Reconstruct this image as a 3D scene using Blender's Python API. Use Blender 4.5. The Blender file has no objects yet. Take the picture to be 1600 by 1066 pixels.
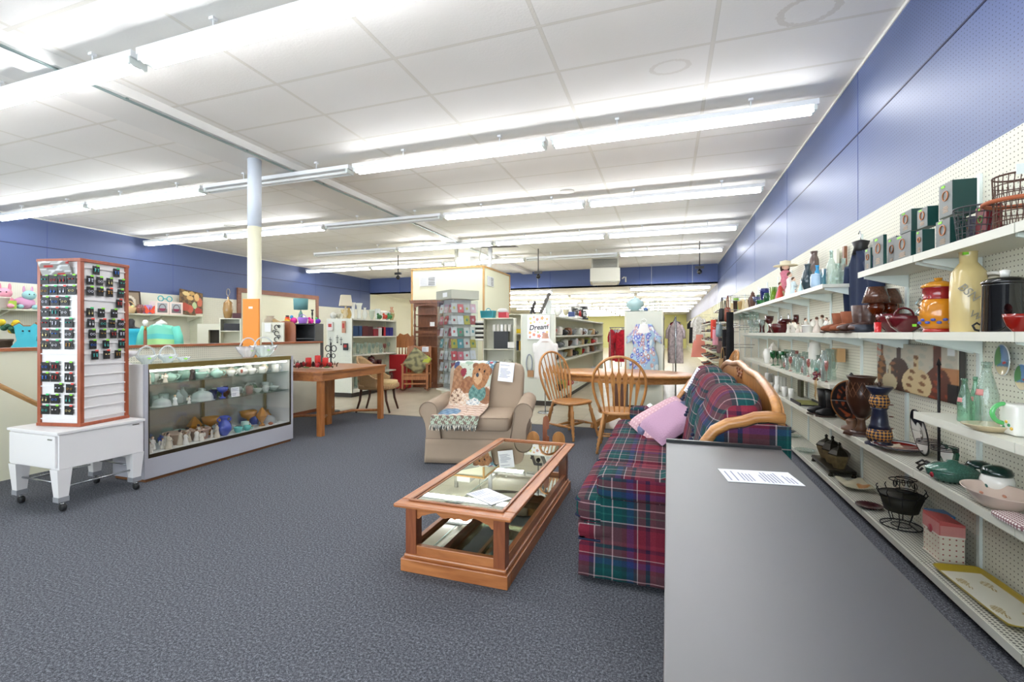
import bpy, math, random
from math import pi, sin, cos, tan, atan2, sqrt, radians as R
from mathutils import Vector, Matrix
random.seed(7)
S = bpy.context.scene
C = S.collection
# ---------------------------------------------------------------- camera, world, exposure
TH = R(18.65); F = 720.0; CH = 1.3          # yaw left of the side wall, focal length in pixels, eye height
cd = bpy.data.cameras.new('camera'); cam = bpy.data.objects.new('camera', cd); C.objects.link(cam)
cd.sensor_width = 36; cd.lens = F/1600*36; cd.shift_y = -12/1600; cd.clip_start = .05; cd.clip_end = 200
cam.location = (0, 0, CH); cam.rotation_euler = (pi/2, 0, TH); S.camera = cam
W = bpy.data.worlds.new('world'); S.world = W; W.use_nodes = True
W.node_tree.nodes['Background'].inputs[0].default_value = (.80, .90, 1, 1)
W.node_tree.nodes['Background'].inputs[1].default_value = 3.2
S.view_settings.view_transform = 'Standard'; S.view_settings.look = 'None'
S.view_settings.exposure = 0.26; S.view_settings.gamma = 1; S.view_settings.use_curve_mapping = False
TUBE = 23.0                                  # brightness of the fluorescent tubes
# daylight through the shop front behind the camera
ld = bpy.data.lights.new('shopfront_daylight', 'AREA'); ld.shape = 'RECTANGLE'; ld.size = 11; ld.size_y = 2.4
ld.energy = 330; ld.color = (.86, .93, 1)
lo = bpy.data.objects.new('shopfront_daylight', ld); C.objects.link(lo); lo.location = (-5, -3.6, 1.6); lo.rotation_euler = (R(102), 0, 0)

# ---------------------------------------------------------------- measuring helpers (photo measurement -> metres)
c_, s_ = cos(TH), sin(TH)
def dep(X, Y): return -X*s_ + Y*c_
def yat(px, X):
    r = (px-800)/F; return X*(s_*r+c_)/(c_*r-s_)
def xat(px, Y):
    r = (px-800)/F; return Y*(c_*r-s_)/(c_+s_*r)
def zat(py, X, Y): return CH+(521-py)*dep(X, Y)/F
def flr(px, py, z=0.0):
    d = F*(CH-z)/(py-521); l = (px-800)/F*d
    return (l*c_-d*s_, l*s_+d*c_)
def cpt(px, d):
    l = (px-800)/F*d; return (l*c_-d*s_, l*s_+d*c_)
# ---------------------------------------------------------------- materials
def lin(h):
    if isinstance(h, str):
        h = h.lstrip('#'); h = [int(h[i:i+2], 16)/255 for i in (0, 2, 4)]
        return tuple(((x+.055)/1.055)**2.4 if x > .04045 else x/12.92 for x in h)
    return tuple(h)
MC = {}
def newmat(name):
    m = bpy.data.materials.new(name); m.use_nodes = True
    return m, m.node_tree, m.node_tree.nodes['Principled BSDF']
def mat(col, rough=.5, metal=0, trans=0, emit=0, coat=0, alpha=1, ior=1.45, noise=0, nscale=30, bump=0):
    k = (col, rough, metal, trans, emit, coat, alpha, ior, noise, nscale, bump)
    if k in MC: return MC[k]
    m, nt, b = newmat('m_%s' % (col if isinstance(col, str) else 'rgb'))
    c = lin(col); b.inputs['Base Color'].default_value = (*c, 1)
    b.inputs['Roughness'].default_value = rough; b.inputs['Metallic'].default_value = metal
    b.inputs['Transmission Weight'].default_value = trans; b.inputs['IOR'].default_value = ior
    b.inputs['Coat Weight'].default_value = coat; b.inputs['Alpha'].default_value = alpha
    if emit:
        b.inputs['Emission Color'].default_value = (*c, 1); b.inputs['Emission Strength'].default_value = emit
    if noise or bump:
        tc = nt.nodes.new('ShaderNodeTexCoord'); n = nt.nodes.new('ShaderNodeTexNoise'); n.inputs['Scale'].default_value = nscale
        n.inputs['Detail'].default_value = 3
        nt.links.new(tc.outputs['Object'], n.inputs['Vector'])
        if noise:
            mx = nt.nodes.new('ShaderNodeMixRGB'); mx.inputs[1].default_value = tuple(x*(1-noise) for x in c)+(1,)
            mx.inputs[2].default_value = tuple(min(1, x*(1+noise)) for x in c)+(1,)
            nt.links.new(n.outputs['Fac'], mx.inputs[0]); nt.links.new(mx.outputs[0], b.inputs['Base Color'])
        if bump:
            bp = nt.nodes.new('ShaderNodeBump'); bp.inputs['Strength'].default_value = bump; bp.inputs['Distance'].default_value = .01
            nt.links.new(n.outputs['Fac'], bp.inputs['Height']); nt.links.new(bp.outputs[0], b.inputs['Normal'])
    MC[k] = m; return m
def glass(col='#eef6f2', rough=.02, a=.26):
    a = a*.55
    # thin glassware: a clear tint with a glossy skin
    k = ('glass', col, rough, a)
    if k in MC: return MC[k]
    m, nt, b = newmat('glass'); nt.nodes.remove(b); out = nt.nodes['Material Output']
    t = nt.nodes.new('ShaderNodeBsdfTransparent'); t.inputs[0].default_value = (*lin(col), 1)
    g = nt.nodes.new('ShaderNodeBsdfGlossy'); g.inputs['Roughness'].default_value = rough
    d = nt.nodes.new('ShaderNodeBsdfDiffuse'); d.inputs[0].default_value = (*lin(col), 1)
    fr = nt.nodes.new('ShaderNodeLayerWeight'); fo = mth(nt, 'ADD', mth(nt, 'MULTIPLY', mth(nt, 'POWER', fr.outputs['Facing'], 2.5), .7), .06)
    x1 = nt.nodes.new('ShaderNodeMixShader'); x1.inputs[0].default_value = a
    nt.links.new(t.outputs[0], x1.inputs[1]); nt.links.new(d.outputs[0], x1.inputs[2])
    x2 = nt.nodes.new('ShaderNodeMixShader'); nt.links.new(fo, x2.inputs[0])
    nt.links.new(x1.outputs[0], x2.inputs[1]); nt.links.new(g.outputs[0], x2.inputs[2])
    nt.links.new(x2.outputs[0], out.inputs[0]); MC[k] = m; return m
def nd(nt, t, **kw):
    n = nt.nodes.new(t)
    for k, v in kw.items(): setattr(n, k, v)
    return n
def mth(nt, op, a, b=None, c=None):
    n = nt.nodes.new('ShaderNodeMath'); n.operation = op
    for i, x in enumerate((a, b, c)):
        if x is None: continue
        if isinstance(x, (int, float)): n.inputs[i].default_value = x
        else: nt.links.new(x, n.inputs[i])
    return n.outputs[0]
def uvsel(nt):
    """two in-surface coordinates chosen by the way the surface faces (metres)"""
    tc = nd(nt, 'ShaderNodeTexCoord'); sp = nd(nt, 'ShaderNodeSeparateXYZ'); nt.links.new(tc.outputs['Object'], sp.inputs[0])
    sn = nd(nt, 'ShaderNodeSeparateXYZ'); nt.links.new(tc.outputs['Normal'], sn.inputs[0])
    ny = mth(nt, 'GREATER_THAN', mth(nt, 'ABSOLUTE', sn.outputs[1]), .7)
    nz = mth(nt, 'GREATER_THAN', mth(nt, 'ABSOLUTE', sn.outputs[2]), .7)
    def sel(f, a, b): return mth(nt, 'ADD', mth(nt, 'MULTIPLY', f, a), mth(nt, 'MULTIPLY', mth(nt, 'SUBTRACT', 1, f), b))
    U = sel(ny, sp.outputs[0], sp.outputs[1]); V = sel(nz, sp.outputs[0], sp.outputs[2])
    return U, V, tc
def pegboard(col, hole, pitch=.0254, rad=.0036, rough=.6, spec=.5, noise=0):
    k = ('peg', col, hole, pitch, rad, rough, noise)
    if k in MC: return MC[k]
    m, nt, b = newmat('pegboard'); U, V, tc = uvsel(nt)
    def cell(a): return mth(nt, 'SUBTRACT', mth(nt, 'FRACT', mth(nt, 'DIVIDE', a, pitch)), .5)
    u, v = cell(U), cell(V)
    d = mth(nt, 'SQRT', mth(nt, 'ADD', mth(nt, 'MULTIPLY', u, u), mth(nt, 'MULTIPLY', v, v)))
    f = mth(nt, 'LESS_THAN', d, rad/pitch)
    mx = nd(nt, 'ShaderNodeMixRGB'); mx.inputs[1].default_value = (*lin(col), 1); mx.inputs[2].default_value = (*lin(hole), 1)
    nt.links.new(f, mx.inputs[0]); nt.links.new(mx.outputs[0], b.inputs['Base Color']); b.inputs['Roughness'].default_value = rough
    MC[k] = m; return m
def wood(c1, c2, scale=6, rough=.35, axis='X', coat=.2):
    k = ('wood', c1, c2, scale, rough, axis)
    if k in MC: return MC[k]
    m, nt, b = newmat('wood'); tc = nd(nt, 'ShaderNodeTexCoord'); mp = nd(nt, 'ShaderNodeMapping')
    st = {'X': (.12, 1, 1), 'Y': (1, .12, 1), 'Z': (1, 1, .12)}[axis]
    mp.inputs['Scale'].default_value = tuple(scale*x*4 for x in st); nt.links.new(tc.outputs['Object'], mp.inputs[0])
    n = nd(nt, 'ShaderNodeTexNoise'); n.inputs['Scale'].default_value = 2.2; n.inputs['Detail'].default_value = 5; n.inputs['Distortion'].default_value = .6
    nt.links.new(mp.outputs[0], n.inputs['Vector'])
    cr = nd(nt, 'ShaderNodeValToRGB'); cr.color_ramp.elements[0].position = .3; cr.color_ramp.elements[1].position = .7
    cr.color_ramp.elements[0].color = (*lin(c1), 1); cr.color_ramp.elements[1].color = (*lin(c2), 1)
    nt.links.new(n.outputs['Fac'], cr.inputs[0]); nt.links.new(cr.outputs[0], b.inputs['Base Color'])
    b.inputs['Roughness'].default_value = rough; b.inputs['Coat Weight'].default_value = coat; b.inputs['Coat Roughness'].default_value = .25
    MC[k] = m; return m
def colattr(rough=.6, coat=0, bump=0, bs=200):
    k = ('ca', rough, coat, bump)
    if k in MC: return MC[k]
    m, nt, b = newmat('printed_pattern'); a = nd(nt, 'ShaderNodeAttribute', attribute_name='Col')
    nt.links.new(a.outputs['Color'], b.inputs['Base Color']); b.inputs['Roughness'].default_value = rough; b.inputs['Coat Weight'].default_value = coat
    if bump:
        tc = nd(nt, 'ShaderNodeTexCoord'); n = nd(nt, 'ShaderNodeTexNoise'); n.inputs['Scale'].default_value = bs
        nt.links.new(tc.outputs['Object'], n.inputs['Vector']); bp = nd(nt, 'ShaderNodeBump'); bp.inputs['Strength'].default_value = bump; bp.inputs['Distance'].default_value = .004
        nt.links.new(n.outputs['Fac'], bp.inputs['Height']); nt.links.new(bp.outputs[0], b.inputs['Normal'])
    MC[k] = m; return m
# ---------------------------------------------------------------- mesh builder
class MB:
    def __init__(s): s.v = []; s.f = []; s.mi = []; s.sm = []; s.T = Matrix.Identity(4)
    def at(s, loc=(0, 0, 0), rz=0, rx=0, ry=0, sc=1):
        s.T = Matrix.Translation(loc) @ Matrix.Rotation(rz, 4, 'Z') @ Matrix.Rotation(ry, 4, 'Y') @ Matrix.Rotation(rx, 4, 'X') @ Matrix.Diagonal((sc, sc, sc, 1)); return s
    def add(s, vs, fs, mi=0, sm=False):
        o = len(s.v); s.v += [tuple(s.T @ Vector(p)) for p in vs]
        for f in fs: s.f.append([i+o for i in f]); s.mi.append(mi); s.sm.append(sm)
        return s
    def box(s, x0, x1, y0, y1, z0, z1, mi=0):
        v = [(x, y, z) for z in (z0, z1) for y in (y0, y1) for x in (x0, x1)]
        return s.add(v, [(0, 2, 3, 1), (4, 5, 7, 6), (0, 1, 5, 4), (2, 6, 7, 3), (0, 4, 6, 2), (1, 3, 7, 5)], mi)
    def bx(s, cx, cy, cz, sx, sy, sz, mi=0): return s.box(cx-sx/2, cx+sx/2, cy-sy/2, cy+sy/2, cz-sz/2, cz+sz/2, mi)
    def lathe(s, prof, seg=20, c=(0, 0, 0), sx=1, sy=1, mi=0, flute=0, nf=12, sm=True):
        v = []; f = []
        for r, z in prof:
            for k in range(seg):
                a = 2*pi*k/seg; q = 1+flute*cos(nf*a)
                v.append((c[0]+r*cos(a)*sx*q, c[1]+r*sin(a)*sy*q, c[2]+z))
        for i in range(len(prof)-1):
            for k in range(seg):
                a, b = i*seg+k, i*seg+(k+1) % seg
                f.append((a, b, b+seg, a+seg))
        if prof[0][0] > 1e-4: f.append(tuple(reversed(range(seg))))
        if prof[-1][0] > 1e-4: f.append(tuple(range((len(prof)-1)*seg, len(prof)*seg)))
        return s.add(v, f, mi, sm)
    def tube(s, pts, r, seg=6, closed=False, mi=0, cap=True, flat=1):
        pts = [Vector(p) for p in pts]; n = len(pts); v = []; f = []
        up = None
        for i, p in enumerate(pts):
            if closed: t = pts[(i+1) % n]-pts[i-1]
            else: t = pts[min(i+1, n-1)]-pts[max(i-1, 0)]
            t = t.normalized() if t.length > 1e-9 else Vector((0, 0, 1))
            if up is None:
                up = Vector((0, 0, 1)) if abs(t.z) < .9 else Vector((1, 0, 0))
            a = up-t*up.dot(t)
            if a.length < 1e-5: a = t.orthogonal()
            a.normalize(); up = a; b = t.cross(a); rr = r[i] if isinstance(r, (list, tuple)) else r
            for k in range(seg):
                q = 2*pi*k/seg; v.append(tuple(p+a*cos(q)*rr*flat+b*sin(q)*rr))
        m = n if closed else n-1
        for i in range(m):
            for k in range(seg):
                A = i*seg; B = ((i+1) % n)*seg; f.append((A+k, A+(k+1) % seg, B+(k+1) % seg, B+k))
        if not closed and cap: f.append(tuple(reversed(range(seg)))); f.append(tuple(range((n-1)*seg, n*seg)))
        return s.add(v, f, mi, seg > 4)
    def ring(s, c, r, t, axis='z', seg=24, ts=6, mi=0, a0=0, a1=2*pi, sx=1, sy=1):
        full = abs(a1-a0-2*pi) < 1e-6; n = seg if full else seg+1; P = []
        for i in range(n):
            a = a0+(a1-a0)*i/seg; x, y = r*cos(a)*sx, r*sin(a)*sy
            P.append({'z': (c[0]+x, c[1]+y, c[2]), 'y': (c[0]+x, c[1], c[2]+y), 'x': (c[0], c[1]+x, c[2]+y)}[axis])
        return s.tube(P, t, ts, full, mi)
    def prism(s, poly, axis, a0, a1, mi=0, sm=False):
        n = len(poly); mk = {'y': lambda p, a: (p[0], a, p[1]), 'x': lambda p, a: (a, p[0], p[1]), 'z': lambda p, a: (p[0], p[1], a)}[axis]
        v = [mk(p, a0) for p in poly]+[mk(p, a1) for p in poly]
        s.add(v, [tuple(range(n)), tuple(range(2*n-1, n-1, -1))], mi)
        return s.add(v, [(i, i+n, (i+1) % n+n, (i+1) % n) for i in range(n)], mi, sm)
    def ball(s, c, r, seg=12, rings=8, mi=0):
        rx, ry, rz = r if isinstance(r, (tuple, list)) else (r, r, r); v = []; f = []
        for i in range(rings+1):
            a = -pi/2+pi*i/rings
            for k in range(seg):
                q = 2*pi*k/seg; v.append((c[0]+rx*cos(a)*cos(q), c[1]+ry*cos(a)*sin(q), c[2]+rz*sin(a)))
        for i in range(rings):
            for k in range(seg):
                A = i*seg; B = A+seg; f.append((A+k, A+(k+1) % seg, B+(k+1) % seg, B+k))
        return s.add(v, f, mi, True)
    def sq(s, c, r, e=.35, e2=None, seg=28, rings=16, mi=0, fn=None):
        """soft rounded box"""
        e2 = e if e2 is None else e2; v = []; f = []
        def p(x, k): return math.copysign(abs(x)**k, x)
        for i in range(rings+1):
            a = -pi/2+pi*i/rings
            for k in range(seg):
                q = 2*pi*k/seg+pi/seg; P = (r[0]*p(cos(a), e)*p(cos(q), e2), r[1]*p(cos(a), e)*p(sin(q), e2), r[2]*p(sin(a), e))
                if fn: P = fn(*P)
                v.append((c[0]+P[0], c[1]+P[1], c[2]+P[2]))
        for i in range(rings):
            for k in range(seg):
                A = i*seg; B = A+seg; f.append((A+k, A+(k+1) % seg, B+(k+1) % seg, B+k))
        return s.add(v, f, mi, True)
    def turned(s, p0, p1, prof, seg=12, mi=0):
        a, b = Vector(p0), Vector(p1); return s.tube([a.lerp(b, t) for t, r in prof], [r for t, r in prof], seg, mi=mi)
    def pillow(s, c, h, n=10, e=.45, puff=1.0, mi=0, top=True):
        """cushion: half sizes h, rounded, thickness falling to the rim"""
        v = []; f = []
        for sd in (1, -1):
            for j in range(n+1):
                for i in range(n+1):
                    u, w = -1+2*i/n, -1+2*j/n
                    t = max(0, (1-u**4))**e*max(0, (1-w**4))**e
                    k = 1-.05*(1-u*u)*0
                    v.append((c[0]+h[0]*u*(1-.06*(1-abs(w))**1*0), c[1]+h[1]*w, c[2]+sd*h[2]*t))
        N = (n+1)**2
        for j in range(n):
            for i in range(n):
                a = j*(n+1)+i; f.append((a, a+1, a+n+2, a+n+1)); f.append((a+N, a+N+n+1, a+N+n+2, a+N+1))
        return s.add(v, f, mi, True)
    def grid(s, fn, nu, nv, mi=0, sm=True, cu=False):
        v = [tuple(fn(i/nu, j/nv)) for j in range(nv+1) for i in range(nu+(0 if cu else 1))]
        w = nu if cu else nu+1; f = []
        for j in range(nv):
            for i in range(nu):
                a = j*w+i; b = j*w+(i+1) % w if cu else a+1
                f.append((a, b, b+w, a+w))
        return s.add(v, f, mi, sm)
    def build(s, name, mats, parent=None, loc=None, rz=0, bevel=0, sub=0, solid=0, seg=2, weld=False):
        me = bpy.data.meshes.new(name); me.from_pydata(s.v, [], s.f)
        for m in (mats if isinstance(mats, (list, tuple)) else [mats]): me.materials.append(m)
        me.polygons.foreach_set('material_index', s.mi); me.polygons.foreach_set('use_smooth', s.sm); me.update()
        o = bpy.data.objects.new(name, me); C.objects.link(o)
        if parent: o.parent = parent
        if loc: o.location = loc
        if rz: o.rotation_euler = (0, 0, rz)
        if weld: w = o.modifiers.new('w', 'WELD'); w.merge_threshold = .0005
        if bevel:
            b = o.modifiers.new('b', 'BEVEL'); b.width = bevel; b.segments = seg; b.limit_method = 'ANGLE'; b.angle_limit = R(40)
        if solid: q = o.modifiers.new('s', 'SOLIDIFY'); q.thickness = solid; q.offset = 0
        if sub: q = o.modifiers.new('u', 'SUBSURF'); q.levels = sub; q.render_levels = sub
        return o
LAB = {}
def tag(o, label, cat, group=None):
    o['label'] = label; o['category'] = cat
    if group: o['group'] = group
    LAB.setdefault(label, []).append(o.name)
    return o
def thing(name, label, cat, loc=(0, 0, 0), rz=0, group=None):
    o = bpy.data.objects.new(name, None); C.objects.link(o); o.location = loc; o.rotation_euler = (0, 0, rz); o.empty_display_size = .05
    return tag(o, label, cat, group)
def solo(name, mb, mats, label, cat, loc=(0, 0, 0), rz=0, group=None, **kw):
    return tag(mb.build(name, mats, None, loc, rz, **kw), label, cat, group)
def struct(name, mb, mats, **kw):
    o = mb.build(name, mats, **kw); o['kind'] = 'structure'; return o
def dup(o, loc, rz, label, group=None, scale=None):
    """copy of a thing with its parts and sub-parts"""
    r = o.copy(); C.objects.link(r); r.location = loc; r.rotation_euler = (0, 0, rz)
    if scale: r.scale = scale if isinstance(scale, tuple) else (scale,)*3
    r['label'] = label; LAB.setdefault(label, []).append(r.name)
    if group: r['group'] = group
    def kids(a, b):
        for ch in list(a.children):
            c = ch.copy(); C.objects.link(c); c.parent = b; kids(ch, c)
    kids(o, r); return r
def painted(name, nu, nv, pos, col, parent=None, rough=.6, solid=.004, coat=0, bump=0, loc=None, rz=0):
    mb = MB(); mb.grid(pos, nu, nv); o = mb.build(name, colattr(rough, coat, bump), parent, loc, rz, solid=solid)
    ca = o.data.color_attributes.new('Col', 'FLOAT_COLOR', 'POINT'); k = 0
    for j in range(nv+1):
        for i in range(nu+1):
            q = col(i/nu, j/nv); q = lin(q) if isinstance(q, str) else q
            ca.data[k].color = (q[0], q[1], q[2], 1); k += 1
    return o
def textmesh(name, txt, size, m, parent=None, loc=(0, 0, 0), rot=(pi/2, 0, 0), ext=.0006, shear=0, align='CENTER', off=0):
    cu = bpy.data.curves.new(name+'_c', 'FONT'); cu.body = txt; cu.size = size; cu.extrude = ext; cu.align_x = align; cu.align_y = 'CENTER'; cu.shear = shear; cu.offset = off; cu.resolution_u = 3
    t = bpy.data.objects.new(name+'_c', cu); C.objects.link(t); bpy.context.view_layer.update()
    me = bpy.data.meshes.new_from_object(t.evaluated_get(bpy.context.evaluated_depsgraph_get()))
    bpy.data.objects.remove(t); bpy.data.curves.remove(cu)
    me.materials.clear(); me.materials.append(m); o = bpy.data.objects.new(name, me); C.objects.link(o)
    o.parent = parent; o.location = loc; o.rotation_euler = rot; return o
NUM = ['first', 'second', 'third', 'fourth', 'fifth', 'sixth', 'seventh', 'eighth', 'ninth', 'tenth', 'eleventh', 'twelfth', 'thirteenth', 'fourteenth', 'fifteenth', 'sixteenth', 'seventeenth', 'eighteenth', 'nineteenth', 'twentieth']
NUM += ['twenty-'+n for n in NUM[:9]]+['thirtieth']
NUM += ['thirty-'+n for n in NUM[:9]]
def order(n): return NUM[n]
# ================================================================ THE ROOM
XR, XL, YF, YB, ZC, ZB, YH, ZH = 1.53, -11.6, -3.2, 42.0, 3.54, 2.255, 16.1, 2.905
CREAM = '#e4e3c4'; BLUE = '#4e63a6'
peg_c = pegboard('#e6e5d4', '#6e6a58'); peg_b = pegboard('#56658f', '#2a3358', rough=.45)
cream = mat('#e9e7cf', .6)
# carpet and vinyl floor
def carpet():
    m, nt, b = newmat('carpet'); tc = nd(nt, 'ShaderNodeTexCoord')
    n = nd(nt, 'ShaderNodeTexNoise'); n.inputs['Scale'].default_value = 260; n.inputs['Detail'].default_value = 2
    n2 = nd(nt, 'ShaderNodeTexNoise'); n2.inputs['Scale'].default_value = 95; n2.inputs['Detail'].default_value = 4
    for x in (n, n2): nt.links.new(tc.outputs['Object'], x.inputs['Vector'])
    f = mth(nt, 'ADD', mth(nt, 'MULTIPLY', n.outputs['Fac'], .5), mth(nt, 'MULTIPLY', n2.outputs['Fac'], .5))
    cr = nd(nt, 'ShaderNodeValToRGB'); e = cr.color_ramp.elements; e[0].position = .36; e[1].position = .66
    e[0].color = (*lin('#36363a'), 1); e[1].color = (*lin('#8d9098'), 1); q = e.new(.5); q.color = (*lin('#57595f'), 1)
    nt.links.new(f, cr.inputs[0]); nt.links.new(cr.outputs[0], b.inputs['Base Color']); b.inputs['Roughness'].default_value = .95
    b.inputs['Specular IOR Level'].default_value = .1
    bp = nd(nt, 'ShaderNodeBump'); bp.inputs['Strength'].default_value = .5; bp.inputs['Distance'].default_value = .006
    nt.links.new(f, bp.inputs['Height']); nt.links.new(bp.outputs[0], b.inputs['Normal']); return m
struct('floor', MB().box(XL, XR, YF, 6.35, -.05, 0), carpet())
def vinyl():
    m, nt, b = newmat('vinyl'); tc = nd(nt, 'ShaderNodeTexCoord'); br = nd(nt, 'ShaderNodeTexBrick')
    br.offset = 0; br.inputs['Scale'].default_value = 1; br.inputs['Brick Width'].default_value = .305; br.inputs['Row Height'].default_value = .305
    br.inputs['Mortar Size'].default_value = .003; br.inputs['Color1'].default_value = (*lin('#c9bfa9'), 1); br.inputs['Color2'].default_value = (*lin('#bfb49c'), 1); br.inputs['Mortar'].default_value = (*lin('#a3997f'), 1)
    nt.links.new(tc.outputs['Object'], br.inputs[0]); n = nd(nt, 'ShaderNodeTexNoise'); n.inputs['Scale'].default_value = 4; nt.links.new(tc.outputs['Object'], n.inputs[0])
    mx = nd(nt, 'ShaderNodeMixRGB', blend_type='MULTIPLY'); mx.inputs[0].default_value = .25; nt.links.new(br.outputs[0], mx.inputs[1]); nt.links.new(n.outputs['Fac'], mx.inputs[2])
    nt.links.new(mx.outputs[0], b.inputs['Base Color']); b.inputs['Roughness'].default_value = .32; return m
struct('floor', MB().box(XL, XR, 6.35, YB, -.05, -.002), vinyl())
struct('trim_1', MB().box(XL, XR, 6.335, 6.365, 0, .004), mat('#7f7a6c', .5))
# ceiling with suspended tiles
def ceilmat(base='#f5f4f1', stains=True):
    m, nt, b = newmat('ceiling_tiles'); tc = nd(nt, 'ShaderNodeTexCoord'); sp = nd(nt, 'ShaderNodeSeparateXYZ'); nt.links.new(tc.outputs['Object'], sp.inputs[0])
    X, Y = sp.outputs[0], sp.outputs[1]
    def line(a, off, p, w):
        t = mth(nt, 'ABSOLUTE', mth(nt, 'SUBTRACT', mth(nt, 'FRACT', mth(nt, 'ADD', mth(nt, 'DIVIDE', mth(nt, 'SUBTRACT', a, off), p), .5)), .5))
        return mth(nt, 'LESS_THAN', t, w/p/2), t
    l1, t1 = line(X, -.889, 1.22, .026); l2, t2 = line(Y, 3.25, .61, .022)
    e1, _ = line(X, -.889, 1.22, .034); e2, _ = line(Y, 3.25, .61, .03)
    L = mth(nt, 'MAXIMUM', l1, l2); E_ = mth(nt, 'MAXIMUM', e1, e2)
    n = nd(nt, 'ShaderNodeTexNoise'); n.inputs['Scale'].default_value = 60; n.inputs['Detail'].default_value = 4; nt.links.new(tc.outputs['Object'], n.inputs[0])
    n2 = nd(nt, 'ShaderNodeTexNoise'); n2.inputs['Scale'].default_value = 1.2; nt.links.new(tc.outputs['Object'], n2.inputs[0])
    m1 = nd(nt, 'ShaderNodeMixRGB'); m1.inputs[1].default_value = (*lin(base), 1); m1.inputs[2].default_value = (*lin('#ebe8df'), 1)
    nt.links.new(mth(nt, 'MULTIPLY', n2.outputs['Fac'], .6), m1.inputs[0])
    cur = m1.outputs[0]
    def mix(f, col, cur):
        q = nd(nt, 'ShaderNodeMixRGB'); nt.links.new(f, q.inputs[0]); nt.links.new(cur, q.inputs[1]); q.inputs[2].default_value = (*lin(col), 1); return q.outputs[0]
    # water stains: rings with a darker rim
    if stains:
        for (sx, sy, rx, ry, amt) in ((.93, 3.69, .20, .165, .28), (.02, 4.1, .17, .11, .2), (-.38, 13.2, .3, .2, .2)):
            n3 = n2.outputs['Fac']
            a = mth(nt, 'DIVIDE', mth(nt, 'SUBTRACT', X, sx), rx); c2 = mth(nt, 'DIVIDE', mth(nt, 'SUBTRACT', Y, sy), ry)
            d = mth(nt, 'SQRT', mth(nt, 'ADD', mth(nt, 'MULTIPLY', a, a), mth(nt, 'MULTIPLY', c2, c2)))
            d = mth(nt, 'ADD', d, mth(nt, 'MULTIPLY', mth(nt, 'SUBTRACT', n.outputs['Fac'], .5), .25))
            f = mth(nt, 'MULTIPLY', mth(nt, 'LESS_THAN', mth(nt, 'ABSOLUTE', mth(nt, 'SUBTRACT', d, .88)), .12), amt)
            cur = mix(f, '#b4a894', cur)
    cur = mix(mth(nt, 'MULTIPLY', E_, .45), '#c4c0b4', cur); cur = mix(L, '#e6e3da', cur)
    nt.links.new(cur, b.inputs['Base Color']); b.inputs['Roughness'].default_value = .85
    h = mth(nt, 'ADD', mth(nt, 'MULTIPLY', n.outputs['Fac'], .25), L)
    bp = nd(nt, 'ShaderNodeBump'); bp.inputs['Strength'].default_value = .6; bp.inputs['Distance'].default_value = .01
    nt.links.new(h, bp.inputs['Height']); nt.links.new(bp.outputs[0], b.inputs['Normal']); return m
CM = ceilmat()
struct('ceiling', MB().box(XL, XR, YF, YH, ZC, ZC+.05), CM)
struct('ceiling', MB().box(XL, XR, YH, YB, ZH, ZH+.05), ceilmat('#e6e3d4', False))
struct('wall_header', MB().box(XL, XR, YH, YH+.1, ZH, ZC), mat('#50608f', .55, noise=.06, nscale=2))
for k, x in enumerate((-10.2, -8.6, -7, -5.6, -4.0, -2.35, -.9, .6)): struct('trim_%d' % (10+k), MB().box(x, x+.02, YH-.012, YH, ZH, ZC), mat('#3a4c86', .5))
# side walls: cream pegboard below, blue pegboard above
def twotone(name, x0, x1, y0, y1, z1):
    m = MB(); m.box(x0, x1, y0, y1, 0, ZB, 0); m.box(x0, x1, y0, y1, ZB, z1, 1); return struct(name, m, [peg_c, peg_b])
twotone('wall_right', XR, XR+.1, YF, YH, ZC); twotone('wall_left', XL-.1, XL, YF, YH, ZC)
bm2 = mat('#a6a7b8', .6)
for nm, x in (('wall_right', XR), ('wall_left', XL-.1)):
    m = MB(); m.box(x, x+.1, YH, YB, 0, ZB, 0); m.box(x, x+.1, YH, YB, ZB, ZH, 1); struct(nm, m, [cream, bm2 if x > 0 else cream])
struct('wall_back', MB().box(XL, XR, YB, YB+.1, 0, ZH), mat('#e6e29a', .6))
m = MB(); m.box(XL, XR, YF-.1, YF, 0, .5); m.box(XL, XR, YF-.1, YF, 2.9, ZC)
for x in (XL, -8.4, -5.1, -1.8, XR-.1): m.box(x, x+.1, YF-.1, YF, .5, 2.9)
struct('wall_front', m, cream)
for k in range(4):
    xs = (XL, -8.4, -5.1, -1.8, XR-.1); struct('window_%d' % (k+1), MB().box(xs[k]+.1, xs[k+1], YF-.06, YF-.05, .5, 2.9), glass('#ffffff', .01, .0))
seam = mat('#1d2340', .5)
struct('trim_2', MB().box(XR-.004, XR, YF, YH, 2.985, 2.997), seam); struct('trim_3', MB().box(XL, XL+.004, YF, YH, 2.985, 2.997), seam)
for k in range(7):
    struct('trim_%d' % (20+k), MB().box(XR-.002, XR, 2.2+2.44*k, 2.206+2.44*k, ZB, ZC), mat('#3f5190', .5))
    struct('trim_%d' % (30+k), MB().box(XL, XL+.002, .8+2.44*k, .806+2.44*k, ZB, ZC), mat('#3f5190', .5))
struct('trim_4', MB().box(XR-.01, XR, YF, YH, ZC-.025, ZC), mat('#e8e6de', .6)); struct('trim_5', MB().box(XL, XL+.01, YF, YH, ZC-.025, ZC), mat('#e8e6de', .6))
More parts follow.
